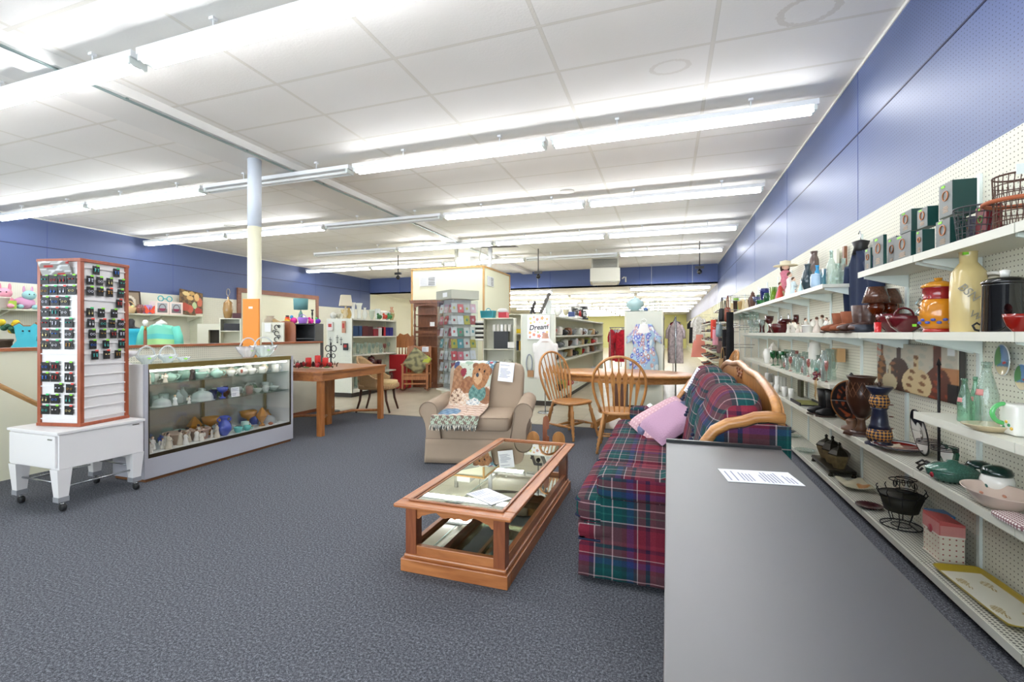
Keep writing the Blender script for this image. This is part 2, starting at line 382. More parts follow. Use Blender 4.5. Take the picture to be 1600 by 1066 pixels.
# back door and passage
dm = MB(); dm.box(.15, .95, YB-.06, YB, 0, 2.1); d = struct('door_1', dm, mat('#b9ad72', .5)); MB().ball((.87, YB-.1, 1), .03).build('door_handle', mat('#8a8a80', .3, 1), d)
m = MB(); m.box(.06, .15, YB-.08, YB, 0, 2.18); m.box(.95, 1.04, YB-.08, YB, 0, 2.18); m.box(.06, 1.04, YB-.08, YB, 2.1, 2.18); struct('trim_6', m, mat('#ece6b0', .6))
# a boxed beam under the ceiling, its conduit, the round column
wht = mat('#e9e8e4', .5)
m = MB(); m.box(-5.0, -4.65, YF, YH, ZC-.085, ZC); m.box(-5.42, -5.0, YF, YH, ZC-.02, ZC); struct('trim_7', m, wht)
cn = MB(); cn.tube([(-4.70, -3, ZC-.098), (-4.70, 12, ZC-.098)], .012, 8)
for k in range(9): cn.bx(-4.70, 1.6+k*1.27, ZC-.092, .045, .02, .02)
solo('conduit', cn, mat('#9fb0ad', .35, .7), 'thin grey metal conduit running along the ceiling beam', 'conduit')
t = thing('column', 'round painted support column rising behind the glass display case', 'column', (-4.86, 4.40, 0))
MB().lathe([(.078, 0), (.078, 2.62)], 28).build('lower_shaft', mat('#ece9cc', .5), t)['label'] = 'cream lower shaft'
MB().lathe([(.078, 2.62), (.078, ZC-.085)], 28).build('upper_shaft', mat('#d9e0ea', .5), t)['label'] = 'pale blue upper shaft'
p = MB().box(-.02, .19, -.012, .012, .2, 1.72).build('backing_panel', mat('#e08a2e', .5), t, (-.03, -.112, 0), 0, bevel=.002); p['label'] = 'orange board'
p.rotation_euler = (0, 0, R(12)); MB().box(.06, .11, -.015, -.012, 1.60, 1.625).build('sticker', mat('#f4f4f0', .5), p)
# ---------------------------------------------------------------- fluorescent strip lights
hs = mat('#eef0f2', .35); capm = mat('#dfe6e2', .4)
tube_on = mat('#fbfcff', .3, emit=TUBE); tube_off = mat('#eef0ee', .3)
def strip(L, on, rods, detail=True):
    t = bpy.data.objects.new('strip_light', None); C.objects.link(t); t['category'] = 'ceiling light'
    m = MB(); m.box(0, L, -.065, .065, -.02, .03); m.build('housing', hs, t, bevel=.002)
    for y in (-.036, .036): MB().tube([(.04, y, -.058), (L-.04, y, -.058)], .019, 10).build('lamp_tube', tube_on if on else tube_off, t)
    for x in (.03, L-.03): m = MB(); m.bx(x, 0, -.046, .03, .13, .05); m.build('lamp_holder', capm, t, bevel=.004)
    if rods:
        for x in (.28*L, .78*L):
            m = MB(); m.tube([(x, 0, .03), (x, 0, rods)], .006, 6); m.bx(x, 0, rods-.01, .04, .04, .02); m.build('hanger_rod', hs, t)
    return t
EX = [1.33, -1.225, -3.78, -6.335, -8.89, -11.445]
ROWS = [2.42, 4.90, 7.38, 9.92, 12.4, 14.3]
ZL = 3.40
pon = strip(2.5, True, ZC-ZL); poff = strip(2.5, False, ZC-ZL); pfar = strip(2.5, True, 0)
plow = strip(2.5, True, ZC-2.80)
OFF = {(1, 2), (2, 2), (3, 3), (4, 1), (0, 5)}; rown = ['nearest', 'second', 'third', 'fourth', 'fifth', 'sixth']
used = {}
def putlight(proto, loc, label):
    if proto.name not in used:
        used[proto.name] = 1; proto.location = loc; tag(proto, label, 'ceiling light', 'fluorescent strip lights'); return proto
    return dup(proto, loc, 0, label, 'fluorescent strip lights')
for r_, y in enumerate(ROWS[:5]):
    for k in range(5):
        if r_ >= 3 and k == 4 and r_ == 3: continue
        on = (r_, k) not in OFF
        putlight(pon if on else poff, (EX[k+1]+.027, y, ZL), '%s white strip light, %s fixture from the right wall in the %s row' % ('lit' if on else 'unlit', order(k), rown[r_]))
for k in range(4):
    if k != 1: putlight(plow, (EX[k+1]+.027, 15.75, 2.80), 'lit strip light on long rods before the blue header, %s from the right wall' % order(k))
for r_ in range(8):
    y = 18.2+2.9*r_
    for k in range(4):
        if r_ > 5 and k == 0: continue
        putlight(pfar, (EX[k+1]+.1, y, ZH-.08), 'lit strip light under the low rear ceiling, row %s back, %s from right' % (order(r_), order(k)))
# ceiling fittings
def speaker_disc(x, y, n):
    solo('ceiling_vent', MB().lathe([(.12, 0), (.115, -.012), (.03, -.016), (0.0, -.016)], 24), mat('#cfcdc6', .5), 'round grey ceiling grille %s' % n, 'vent', (x, y, ZC))
x, y = flr(1, 522); 
for (px, py, n) in ((886, 299, 'between the second and third light rows on the right'), (360, 353, 'to the left of the white column')):
    d = F*(ZC-CH)/(521-py); x, y = cpt(px, d); speaker_disc(x, y, n)
for (px, top, bot, d, n) in ((841, 378, 437, 12.2, 'above the aisle beyond the floral sign'), (1093, 363, 430, 11.2, 'near the right wall'), (622, 397, 438, 13.2, 'left of the cream utility room')):
    x, y = cpt(px, d); z0 = zat(top, x, y); z1 = zat(bot, x, y)
    t = thing('security_camera', 'small black camera on a thin ceiling rod %s' % n, 'camera', (x, y, ZC))
    MB().tube([(0, 0, 0), (0, 0, z1+.2-ZC)], .012, 8).build('rod', mat('#1c1c20', .5), t)
    MB().bx(0, 0, z1+.19-ZC, .2, .06, .06).build('bracket', mat('#26262a', .5), t); MB().ball((0, 0, z1+.08-ZC), .06).tube([(0, 0, z1+.15-ZC), (0, 0, z1+.1-ZC)], .02).build('lens_ball', mat('#17171b', .2), t)
# hanging heater
x0, y0 = cpt(945, 13.6)
t = thing('unit_heater', 'boxy cream unit heater hanging below the ceiling before the blue header', 'heater', (x0, y0, 0), R(8))
hm = mat('#b9b6a8', .45)
MB().box(-.42, .42, -.5, .5, 2.78, 3.16).build('casing', mat('#d2cfc0', .45), t, bevel=.01)
m = MB(); m.box(-.38, .38, -.46, .46, 3.16, ZC)
m.build('upper_casing', hm, t); g = MB()
for k in range(7): g.box(-.34, .34, -.475, -.46, 3.19+.035*k, 3.205+.035*k)
g.build('grille', mat('#2f2f2c', .5), t)
MB().box(-.36, .36, -.44, .44, 2.76, 2.78).build('underside_louver', mat('#efeee8', .4), t)
MB().tube([(.5, 0, 2.9), (.56, 0, 2.95), (.6, 0, 2.95), (.6, 0, 2.8)], .02, 8).build('pipe', mat('#d8d6ca', .4), t)
# ================================================================ FURNITURE
oak = wood('#a8703a', '#c98f52', 5, .35, 'Z'); oakx = wood('#a56d3a', '#cb9256', 5, .3, 'X'); pine = wood('#9a5a30', '#bd7a48', 4, .35, 'Y'); pinex = wood('#9a5a30', '#bd7a48', 4, .35, 'X'); pined = wood('#7c4228', '#9a5a36', 4, .35, 'Z')
walnut = wood('#6e4128', '#8f5a3a', 5, .4, 'Z'); redwood = wood('#8a4a2c', '#a35a36', 4, .4, 'Z')
blackm = mat('#17181b', .32, noise=.3, nscale=3)
paperm = {}
def paper(label, loc, rz=0, w=.216, h=.28, rot=None, lines=16, curl=.0, name='paper_sheet', ink='#8f92a6', seed=1, group=None):
    rnd = random.Random(seed); L = [(rnd.random() < .78, .08+.05*rnd.random(), .5+.4*rnd.random()) for _ in range(lines)]
    def col(u, v):
        k = int(v*lines); fr = v*lines-k
        if 0 <= k < lines and k > 0 and k < lines-1 and L[k][0] and .3 < fr < .7 and L[k][1] < u < L[k][2]: return ink
        return '#f3f4f8'
    o = painted(name, 24, lines*5, lambda u, v: ((u-.5)*w, (v-.5)*h, curl*((2*u-1)**2)*.5+curl*(v**3)), col, None, .7, .0008)
    o.location = loc; o.rotation_euler = rot or (0, 0, rz); return tag(o, label, 'paper', group)
# ---- black dresser in the foreground
t = thing('dresser', 'long low black dresser with a smooth satin top in the foreground', 'dresser', (0, 0, 0))
MB().box(-.006, .464, .42, 2.24, .775, .80).build('top', mat('#101113', .42, ior=2.1, noise=.12, nscale=6), t, bevel=.003)
MB().box(0, .458, .44, 2.225, .04, .773).build('carcass', blackm, t, bevel=.003)
MB().box(-.006, .464, 2.24, 2.262, .77, .812).build('back_lip', blackm, t, bevel=.002)
MB().box(.01, .44, .46, 2.2, 0, .04).build('plinth', blackm, t)
for k in range(3):
    for j in range(3):
        d = MB().box(-.004, 0, .47+.585*k, .47+.585*k+.57, .07+.235*j, .07+.235*j+.225).build('drawer', blackm, t, bevel=.003)
x, y = flr(1186, 746, .80)
paper('white printed price sheet lying on the black dresser top', (x, y, .8015), R(97), .15, .235, lines=22, seed=3, ink='#7d80a0')
# ---- plaid sofa
def plaid(sc=1.0, dark=1.0):
    m, nt, b = newmat('plaid'); U, V, tc = uvsel(nt)
    def ramp(a, per, off, stops):
        fr = mth(nt, 'FRACT', mth(nt, 'ADD', mth(nt, 'DIVIDE', a, per), off)); r = nd(nt, 'ShaderNodeValToRGB'); r.color_ramp.interpolation = 'CONSTANT'
        e = r.color_ramp.elements
        e[0].position = 0; e[0].color = (*lin(stops[0][1]), 1); e[1].position = stops[1][0]; e[1].color = (*lin(stops[1][1]), 1)
        for p, c in stops[2:]: q = e.new(p); q.color = (*lin(c), 1)
        nt.links.new(fr, r.inputs[0]); return r.outputs[0]
    mar, te, nv, cr = '#7a2536', '#14494a', '#2c3768', '#c4aeae'
    st = [(0, mar), (.20, '#4a2030'), (.26, cr), (.274, te), (.37, '#2a6a60'), (.39, te), (.48, cr), (.494, te), (.60, '#1d3a3c'), (.66, nv), (.74, '#462238'), (.78, cr), (.792, mar), (.88, '#35203a'), (.93, '#8c2f40')]
    a = ramp(U, .42*sc, .13, st); c = ramp(V, .36*sc, .37, st)
    mx = nd(nt, 'ShaderNodeMixRGB'); mx.inputs[0].default_value = .5; nt.links.new(a, mx.inputs[1]); nt.links.new(c, mx.inputs[2])
    n = nd(nt, 'ShaderNodeTexNoise'); n.inputs['Scale'].default_value = 160; nt.links.new(tc.outputs['Object'], n.inputs[0])
    m2 = nd(nt, 'ShaderNodeMixRGB', blend_type='MULTIPLY'); m2.inputs[0].default_value = .35; nt.links.new(mx.outputs[0], m2.inputs[1]); nt.links.new(n.outputs['Fac'], m2.inputs[2])
    nt.links.new(m2.outputs[0], b.inputs['Base Color']); b.inputs['Roughness'].default_value = .92; b.inputs['Specular IOR Level'].default_value = .2
    bp = nd(nt, 'ShaderNodeBump'); bp.inputs['Strength'].default_value = .4; bp.inputs['Distance'].default_value = .003; nt.links.new(n.outputs['Fac'], bp.inputs['Height']); nt.links.new(bp.outputs[0], b.inputs['Normal'])
    return m
PL = plaid(); piping = mat('#1b2440', .8)
t = thing('sofa', 'plaid three-seat sofa in maroon, green and navy with carved wooden crown', 'sofa', (0, 3.63, 0))
MB().box(-.42, .46, -1.195, 1.195, .14, .31).build('base', PL, t, bevel=.02)
def skirt(mb, pts, z0, z1, flare=.02, amp=.003, per=.11):
    P = []; 
    for a, b in zip(pts, pts[1:]):
        n = max(2, int((Vector(b)-Vector(a)).length/.02)); P += [Vector(a).lerp(Vector(b), k/n) for k in range(n)]
    P.append(Vector(pts[-1])); cx = sum(p.x for p in P)/len(P); cy = sum(p.y for p in P)/len(P)
    L = len(P)-1
    def f(u, v):
        p = P[round(u*L)]; dr = Vector((p.x-cx, p.y-cy)).normalized(); w = amp*sin(u*L*.02/per*2*pi)*(1-v)+flare*(1-v)
        return (p.x+dr.x*w, p.y+dr.y*w, z0+(z1-z0)*v)
    mb.grid(f, L, 4); return mb
skirt(MB(), [(.46, -1.2, 0), (-.44, -1.2, 0), (-.44, 1.2, 0), (.46, 1.2, 0)], .03, .215).build('skirt', PL, t, solid=.008)
MB().tube([(.46, -1.205, .215), (-.445, -1.205, .215), (-.445, 1.205, .215), (.46, 1.205, .215)], .006, 6).build('skirt_piping', piping, t)
MB().sq((-.36, 0, .262), (.10, 1.215, .047), .25, .12).build('seat_rail', PL, t)
for k in range(3):
    y = -.80+.80*k
    w = .40
    c = MB().sq((-.13, y, .365), (.345, w, .066), .22, .16, 40, 12, fn=lambda X, Y, Z: (X, Y, Z+(.018*max(0, (1-(X/.34)**2))*max(0, (1-(Y/.4)**2)) if Z > 0 else 0))).build('seat_cushion', PL, t)
    for z in (.325, .408):
        MB().tube([(-.44, y-.385, z), (-.468, y-.37, z), (-.472, y, z), (-.468, y+.37, z), (-.44, y+.385, z), (.1, y+.393, z)], .005, 5).build('cushion_piping', piping, c)
    def lean(X, Y, Z): return (X+.22*Z+(.02 if Z > .15 else 0), Y, Z)
    MB().sq((.27, y, .70), (.125, .40, .31), .5, .5, 36, 20, fn=lean).build('back_cushion', PL, t)
    for q in (-.13, 0, .13): MB().ball((.135+q*.1, y+q, .72), .012).build('button', piping, t)
railp = [(1102, 690), (1106, 685), (1117, 670.5), (1138, 660), (1163, 656), (1181, 650), (1202, 649), (1227, 653)]
RP = [(xat(p, 2.42), zat(q, xat(p, 2.42), 2.42)-.01) for p, q in railp]
for sd in (-1, 1):
    y0, y1 = (sd*1.21, sd*1.06)
    prof = [(-.33, .21), (-.33, .47), (-.30, .52), (-.1, .545), (.05, .60)]+[(a, b-.03) for a, b in RP]+[(.54, .87), (.54, .21)]
    a = MB().prism(prof, 'y', min(y0, y1), max(y0, y1)).build('arm', PL, t, bevel=.015)
    MB().sq((-.12, sd*1.125, .505), (.235, .112, .066), .35, .3).build('arm_pad', PL, a)
    MB().box(-.343, -.325, sd*1.10-.04, sd*1.10+.04, .30, .47).build('arm_post', oak, a, bevel=.004)
    m = MB(); m.tube([(a_, sd*1.19, b_) for a_, b_ in [(.02, .56), (.09, .64)]+RP[1:]], [.022]+[.034]*8, 12, flat=.8); m.tube([(a_, sd*1.13, b_+.004) for a_, b_ in [(.02, .56), (.09, .64)]+RP[1:]], .022, 10, flat=.6)
    m.build('wood_rail', oakx, a)
top = [(-1.21, .90), (-1.17, .95), (-1.10, .985), (-.94, 1.02), (-.69, 1.055), (-.38, 1.06), (-.2, 1.075), (0, 1.09)]
top = top+[(-a, b) for a, b in reversed(top[:-1])]; top = [(a*.985, b) for a, b in top]
cr = MB().prism([(-1.19, .25)]+top+[(1.19, .25)], 'x', .49, .52).build('back_frame', oak, t, bevel=.004)
MB().tube([(.49, a, b) for a, b in top], .022, 10).build('crown_molding', oakx, t)
m = MB()
for q in range(9): m.ball((.485, -.12+.03*q, 1.02+.025*cos(q*1.6)), (.006, .018, .012), 8, 5)
m.build('carved_flourish', pined, cr)
for k in range(4): MB().lathe([(.02, 0), (.026, .05), (.03, .14)], 12, (-.36 if k < 2 else .4, (-1.1, 1.1)[k % 2], 0)).build('foot', walnut, t)
# tag hanging on the sofa back, pillows
sp = painted('paper_tag', 10, 40, lambda u, v: ((u-.5)*.07, -.03*v, -.24*v), lambda u, v: '#f4f4f6' if not (int(v*20) % 2 and .2 < u < .8) else '#9a9cab', None, .6, .001)
sp.location = (.27, 4.30, .99); sp.rotation_euler = (R(0), R(28), R(-35)); tag(sp, 'long white paper tag pinned to the far end of the plaid sofa back', 'tag')
def cushion(label, loc, rot, h, m, extra=None):
    o = MB().pillow((0, 0, 0), h, 14, .42).build('throw_pillow', m, None, loc); o.rotation_euler = rot; tag(o, label, 'pillow', None); return o
def dotted(c1, c2, pitch, r):
    return pegboard(c1, c2, pitch, r, .9)
pk = cushion('dusty pink throw pillow with pale dots and a grey band, rearmost on the plaid sofa', (-.02, 4.22, .545), (R(22), R(-26), R(28)), (.26, .20, .07), dotted('#c9a0a8', '#e0c0c4', .035, .008))
MB().sq((0, .0, .0), (.262, .05, .078), .5, .3).build('grey_band', mat('#6c7190', .9, bump=.4, nscale=200), pk)['label'] = 'slate grey band'
MB().box(-.02, .02, .2, .24, .03, .035).build('care_tag', mat('#e9f2ec', .6), pk)
pk2 = cushion('mauve ribbed throw pillow in front on the plaid sofa', (.02, 3.84, .60), (R(24), R(-28), R(30)), (.20, .15, .065), mat('#b893aa', .9, bump=.6, nscale=90))
m = MB().box(.17, .21, -.1, -.06, .03, .04); m.build('price_tag', mat('#d8433c', .5), pk2)
# ---- coffee table
X0, X1, Y0, Y1 = -1.386, -.765, 2.195, 3.80
t = thing('coffee_table', 'long pine coffee table with glass top and mirrored glass lower shelf', 'coffee table', ((X0+X1)/2, (Y0+Y1)/2, 0))
hx, hy = (X1-X0)/2, (Y1-Y0)/2
def frame(mb, ax, ay, w, z0, z1):
    mb.box(-ax, ax, -ay, -ay+w, z0, z1); mb.box(-ax, ax, ay-w, ay, z0, z1); mb.box(-ax, -ax+w, -ay+w, ay-w, z0, z1); mb.box(ax-w, ax, -ay+w, ay-w, z0, z1); return mb
ax, ay = hx+.028, hy+.03
def railset(name, ax, ay, w, z0, z1, mlong, mshort, bev=.006):
    MB().box(-ax, ax, -ay, -ay+w, z0, z1).build(name, mshort, t, bevel=bev); MB().box(-ax, ax, ay-w, ay, z0, z1).build(name, mshort, t, bevel=bev)
    MB().box(-ax, -ax+w, -ay+w, ay-w, z0, z1).build(name, mlong, t, bevel=bev); MB().box(ax-w, ax, -ay+w, ay-w, z0, z1).build(name, mlong, t, bevel=bev)
railset('top_frame', ax, ay, .085, .355, .377, pine, pinex, .008)
railset('top_molding', ax-.06, ay-.06, .018, .377, .387, wood('#8a5230', '#a5683f', 4, .35, 'Y'), wood('#8a5230', '#a5683f', 4, .35, 'X'), .004)
tg = glass('#a9b3a6', .01, .12)
def coated(name, fac, tint):
    m, nt, b = newmat(name); nt.nodes.remove(b); out = nt.nodes['Material Output']; g = nd(nt, 'ShaderNodeBsdfGlossy'); g.inputs['Roughness'].default_value = .004; g.inputs[0].default_value = (.9, .92, .85, 1)
    tr = nd(nt, 'ShaderNodeBsdfTransparent'); tr.inputs[0].default_value = (*lin(tint), 1); x = nd(nt, 'ShaderNodeMixShader'); lw = nd(nt, 'ShaderNodeLayerWeight')
    nt.links.new(mth(nt, 'ADD', mth(nt, 'MULTIPLY', mth(nt, 'POWER', lw.outputs['Facing'], 2.5), 1-fac), fac), x.inputs[0]); nt.links.new(tr.outputs[0], x.inputs[1]); nt.links.new(g.outputs[0], x.inputs[2]); nt.links.new(x.outputs[0], out.inputs[0]); return m
MB().box(-ax+.07, ax-.07, -ay+.07, ay-.07, .366, .374).build('glass_top', coated('bronze_glass', .42, '#8d9484'), t)
for sx in (-1, 1):
    for sy in (-1, 1): MB().box(*sorted((sx*(hx-.02), sx*(hx-.085))), *sorted((sy*(hy-.02), sy*(hy-.085))), .09, .355).build('leg', pined, t, bevel=.003)
def scallop(L, n=26):
    P = []
    for i in range(n+1):
        u = i/n; s1 = abs(2*u-1); z = .305 + .025*sin(min(1, s1*1.25)*pi)*1 - (.022 if .12 < s1 < .45 else 0)*sin((s1-.12)/.33*pi) - .02*(s1 > .88)
        P.append((-L/2+L*u, z))
    return P+[(L/2, .357), (-L/2, .357)]
for sg in (-1, 1):
    MB().prism(scallop(2*hx-.16), 'y', sg*(hy-.04)-.01, sg*(hy-.04)+.01).build('apron', pinex, t)
    MB().prism(scallop(2*hy-.16), 'x', sg*(hx-.04)-.01, sg*(hx-.04)+.01).build('apron', pine, t)
railset('lower_rail', hx-.025, hy-.025, .03, .09, .14, pine, pinex, .003)
MB().box(-hx+.05, hx-.05, -hy+.05, hy-.05, .112, .118).build('lower_glass', coated('smoked_glass', .45, '#20231f'), t)
railset('plinth', hx, hy, .06, .0, .07, pine, pinex, .004); railset('plinth_molding', hx-.012, hy-.012, .05, .07, .092, pine, pinex, .008)
for yy in (-.25, -.8): pass
x, y = flr(762, 777, .377); paper('white printed sheet lying on the near end of the glass coffee table', (x, y+.02, .3765), R(60), .15, .23, lines=20, seed=5)
# ---- tan armchair
suede = mat('#a3907c', .95, noise=.10, nscale=4, bump=.15); suedep = mat('#8d7b69', .95)
t = thing('armchair', 'tan suede rolled-arm armchair with a full skirt behind the coffee table', 'armchair', (-1.80, 4.20, 0), R(13.1))
skirt(MB(), [(.50, .92, 0), (.50, .0, 0), (-.50, .0, 0), (-.50, .92, 0)], .012, .25, .015, .002, .4).build('skirt', suede, t, solid=.01)
MB().box(-.485, .485, .02, .90, .08, .36).build('base', suede, t, bevel=.02)
MB().tube([(.505, .92, .25), (.505, -.002, .25), (-.505, -.002, .25), (-.505, .92, .25)], .005, 6).build('skirt_piping', suedep, t)
def armp(sd):
    P = []
    for k in range(15):
        a = R(-50+k*245/14); P.append((.475+.09*cos(a), .525+.09*sin(a)))
    P += [(.385, .50), (.345, .25), (.345, .12), (.50, .12), (.50, .33), (.51, .40)]
    return [(sd*a, b) for a, b in P]
for sd in (1, -1):
    a = MB().prism(armp(sd), 'y', .0, .86, sm=True).build('arm', suede, t, bevel=.006)
    P = armp(sd); MB().tube([(p[0], -.004, p[1]) for p in P[:17]], .005, 5).build('arm_piping', suedep, a)
MB().sq((0, .36, .40), (.345, .38, .075), .25, .18, 40, 12).build('seat_cushion', suede, t)
MB().tube([(-.33, .0, .465), (-.3, -.018, .465), (.3, -.018, .465), (.33, 0, .465)], .005, 5).build('cushion_piping', suedep, t)
def leanb(X, Y, Z): return (X*(1+.10*Z), Y+.20*(Z+.3), Z)
MB().sq((0, .72, .64), (.42, .13, .32), .3, .22, 40, 18, fn=leanb).build('back', suede, t)
# sheet on the chair
pp = paper('white sheet of paper draped over the top right corner of the tan armchair', (0, 0, 0), 0, .17, .22, seed=9, curl=.0)
pp.parent = None
M = Matrix.Translation((-1.80, 4.20, 0)) @ Matrix.Rotation(R(13.1), 4, 'Z')
pp.location = M @ Vector((.235, .655, .865)); pp.rotation_euler = (R(74), R(6), R(13.1+4))
# woven throw with a bear picture
def throwpos(u, v):
    # v: 0 = lower fringe end, 1 = behind the back
    path = [(-.10, .40), (-.022, .478), (.12, .487), (.33, .492), (.47, .505), (.545, .54), (.583, .64), (.625, .76), (.66, .86), (.70, .935), (.77, .968), (.88, .962), (.965, .90), (1.0, .78)]
    t_ = v*(len(path)-1); i = min(int(t_), len(path)-2); fr = t_-i
    y = path[i][0]*(1-fr)+path[i+1][0]*fr; z = path[i][1]*(1-fr)+path[i+1][1]*fr
    x = -.175+(u-.5)*(.46+.03*sin(v*9))+.10*max(0, v-.1)*1.05-.02
    w = .008*sin(u*17+v*8)*(1-abs(2*u-1)**4)
    return (x, y-.012-abs(w)*.7, z+.008+abs(w))
def inell(u, v, cu, cv, ru, rv): return ((u-cu)/ru)**2+((v-cv)/rv)**2 < 1
def throwcol(u, v):
    # the picture covers v .05 .. .80
    q = (v-.04)/.74; n = (sin(u*90+q*37)*sin(q*110-u*50)+sin(u*41+3)*sin(q*57))*.5
    c = '#b9c1b0' if q > .62 else '#c8b6a0'
    if q < .62: c = '#d9cdbd' if n > 0 else '#c4a890'
    if q > .93: c = '#e4e4e0' if n > -.2 else '#bfc8c4'
    if inell(u, q, .36, .92, .1, .045): c = '#8fa692'
    if inell(u, q, .93, .90, .16, .13): c = '#5f8392' if n > -.3 else '#d3d8d6'
    if inell(u, q, .9, .93, .04, .03): c = '#a8434c'
    if inell(u, q, .06, .88, .07, .09): c = '#3b4a70'
    if inell(u, q, .12, .66, .16, .20): c = '#8d6448' if n > -.1 else '#a37a5a'
    if inell(u, q, .16, .50, .15, .10): c = '#6e4c3c' if n > .2 else '#c9b39c'
    if inell(u, q, .42, .63, .2, .085): c = '#996c4c' if n > 0 else '#855a40'
    if inell(u, q, .26, .77, .075, .055): c = '#8a3440'
    if inell(u, q, .90, .50, .14, .11): c = '#8a6046'
    if inell(u, q, .68, .55, .22, .10): c = '#4c7570' if n > 0 else '#6b9088'
    if inell(u, q, .55, .86, .075, .055) or inell(u, q, .93, .78, .07, .05): c = '#7d543c'
    if inell(u, q, .72, .75, .23, .16): c = '#a4744e' if n > -.3 else '#8a5e40'
    if inell(u, q, .66, .70, .11, .065): c = '#c09a74'
    if inell(u, q, .63, .735, .04, .025): c = '#39434f'
    if inell(u, q, .66, .80, .022, .018) or inell(u, q, .80, .78, .022, .018): c = '#1e1a1c'
    if inell(u, q, .62, .42, .17, .075): c = '#d9d6d0' if n > -.2 else '#8c9ba3'
    if q < .34: c = '#d8c2b2' if (int(q*34)+int(u*3)) % 2 else '#b99c88'
    if inell(u, q, .28, .15, .26, .09): c = '#5c7a96' if n > 0 else '#7d97ab'
    if q < .05: c = '#9fae9a' if n > 0 else '#6e5b52'
    if n > .72: c = '#5e564e'
    return c
th = thing('throw_blanket', 'woven picture throw of a brown teddy bear with green bow over the armchair', 'blanket', (-1.80, 4.20, 0), R(13.1))
painted('woven_panel', 96, 190, throwpos, throwcol, th, .95, .006, bump=.5)
m = MB(); rnd = random.Random(4)
for k in range(70):
    u = k/69; p = Vector(throwpos(u, 0.0)); p2 = p+Vector(((rnd.random()-.5)*.03, -.012-rnd.random()*.015, -.035-rnd.random()*.02))
    m.tube([p, p.lerp(p2, .5)+Vector((0, -.008, 0)), p2], [.0035, .004, .003], 4, mi=k % 2)
o = m.build('fringe', [mat('#e1dbcb', .9), mat('#3c4a4c', .9)], th); o['kind'] = 'stuff'
# ---- oak windsor chairs
LEGP = [(0, .013), (.04, .016), (.10, .012), (.14, .020), (.18, .013), (.22, .021), (.30, .017), (.34, .024), (.40, .016), (.46, .026), (.70, .021), (.80, .026), (.84, .017), (1, .019)]
def windsor(label, loc, rz):
    t = thing('dining_chair', label, 'chair', loc, rz, None)
    def st(x, y, z):
        return (x*(1+.10*(y/.2)), y, z-(.014 if z > 0 else 0)*max(0, 1-(x/.22)**2)*max(0, 1-(y/.2)**2))
    MB().sq((0, 0, .435), (.245, .225, .021), .35, .75, 36, 10, fn=st).build('seat', oakx, t)
    for sx in (-1, 1):
        for sy in (-1, 1): MB().turned((sx*.235, sy*.245, 0), (sx*.165, sy*.155, .425), LEGP).build('leg', oak, t)
    SP = [(0, .009), (.2, .011), (.4, .017), (.5, .019), (.6, .017), (.8, .011), (1, .009)]
    for sx in (-1, 1): MB().turned((sx*.21, -.21, .155), (sx*.21, .21, .155), SP).build('stretcher', oak, t)
    for y in (-.06, .06): MB().turned((-.21, y, .157), (.21, y, .157), SP).build('stretcher', oak, t)
    # hoop
    P = []
    def bp(x, z): return (x, -.185-.17*((z-.45)/.6)**1.0, z)
    for k in range(33):
        a = -pi*.0+pi*k/32; x = .275*cos(a); z = .775+.28*sin(a); P.append(bp(x, z))
    lo = [bp(.195+.08*sin(q/6*pi/2), .45+.325*q/6) for q in range(6)]
    P = lo+P+[(-a, b, c) for a, b, c in reversed(lo)]
    MB().tube(P, .0165, 10, flat=.9).build('back_hoop', oak, t)
    for k in range(7):
        q = k-3; xb = q*.052; xt = q*.072; zt = .775+.28*sqrt(max(0, 1-(xt/.275)**2))
        b0 = Vector(bp(xb, .45)); b1 = Vector(bp(xt, zt-.01)); m = MB()
        W_ = [(0, .007), (.12, .009), (.35, .012), (.55, .020), (.66, .025), (.70, .024), (.74, .010), (.80, .007), (1, .006)]
        L = [b0.lerp(b1, tt) for tt, w in W_]; v = []; f = []
        for (tt, w), p in zip(W_, L):
            v += [(p.x-w, p.y-.005, p.z), (p.x+w, p.y-.005, p.z), (p.x+w, p.y+.005, p.z), (p.x-w, p.y+.005, p.z)]
        for i in range(len(W_)-1):
            for j in range(4): f.append((i*4+j, i*4+(j+1) % 4, i*4+4+(j+1) % 4, i*4+4+j))
        m.add(v, f+[(3, 2, 1, 0), tuple(range(len(v)-4, len(v)))]); m.build('spindle', oak, t, bevel=.002)
    return t
wc = windsor('oak arrow-back dining chair with its back to us before the oval table', (-.50, 5.25, 0), R(3))
dup(wc, (-1.16, 5.78, 0), R(-120), 'oak arrow-back dining chair at the left end of the oval table, seen side on')
dup(wc, (.58, 7.22, 0), R(95), 'oak arrow-back dining chair at the right of the oval table, behind the sofa')
t = thing('dining_table', 'oval oak pedestal dining table standing behind the sofa and armchair', 'dining table', (-.62, 6.55, .015), R(-8))
MB().lathe([(.0, .715), (1.0, .715), (1.02, .722), (1.02, .74), (1.0, .75), (0, .75)], 72, sy=.56).build('top', oakx, t)
MB().lathe([(.90, .635), (.925, .64), (.925, .715), (.90, .715), (.90, .635)], 72, sy=.55).build('apron', oakx, t)
MB().box(-.09, .09, -.09, .09, .16, .64).build('pedestal_column', walnut, t, bevel=.01)
MB().box(-.42, .42, -.05, .05, .59, .635).build('top_support', oak, t)
for k in range(4):
    a = pi/4+k*pi/2; P = [(.03, .12), (.03, .26), (.12, .25), (.22, .15), (.36, .09), (.44, .065), (.45, 0), (.38, 0), (.34, .035), (.2, .07)]
    m = MB().at((0, 0, 0), a); m.prism(P, 'y', -.035, .035); m.build('foot', oak, t, bevel=.006)
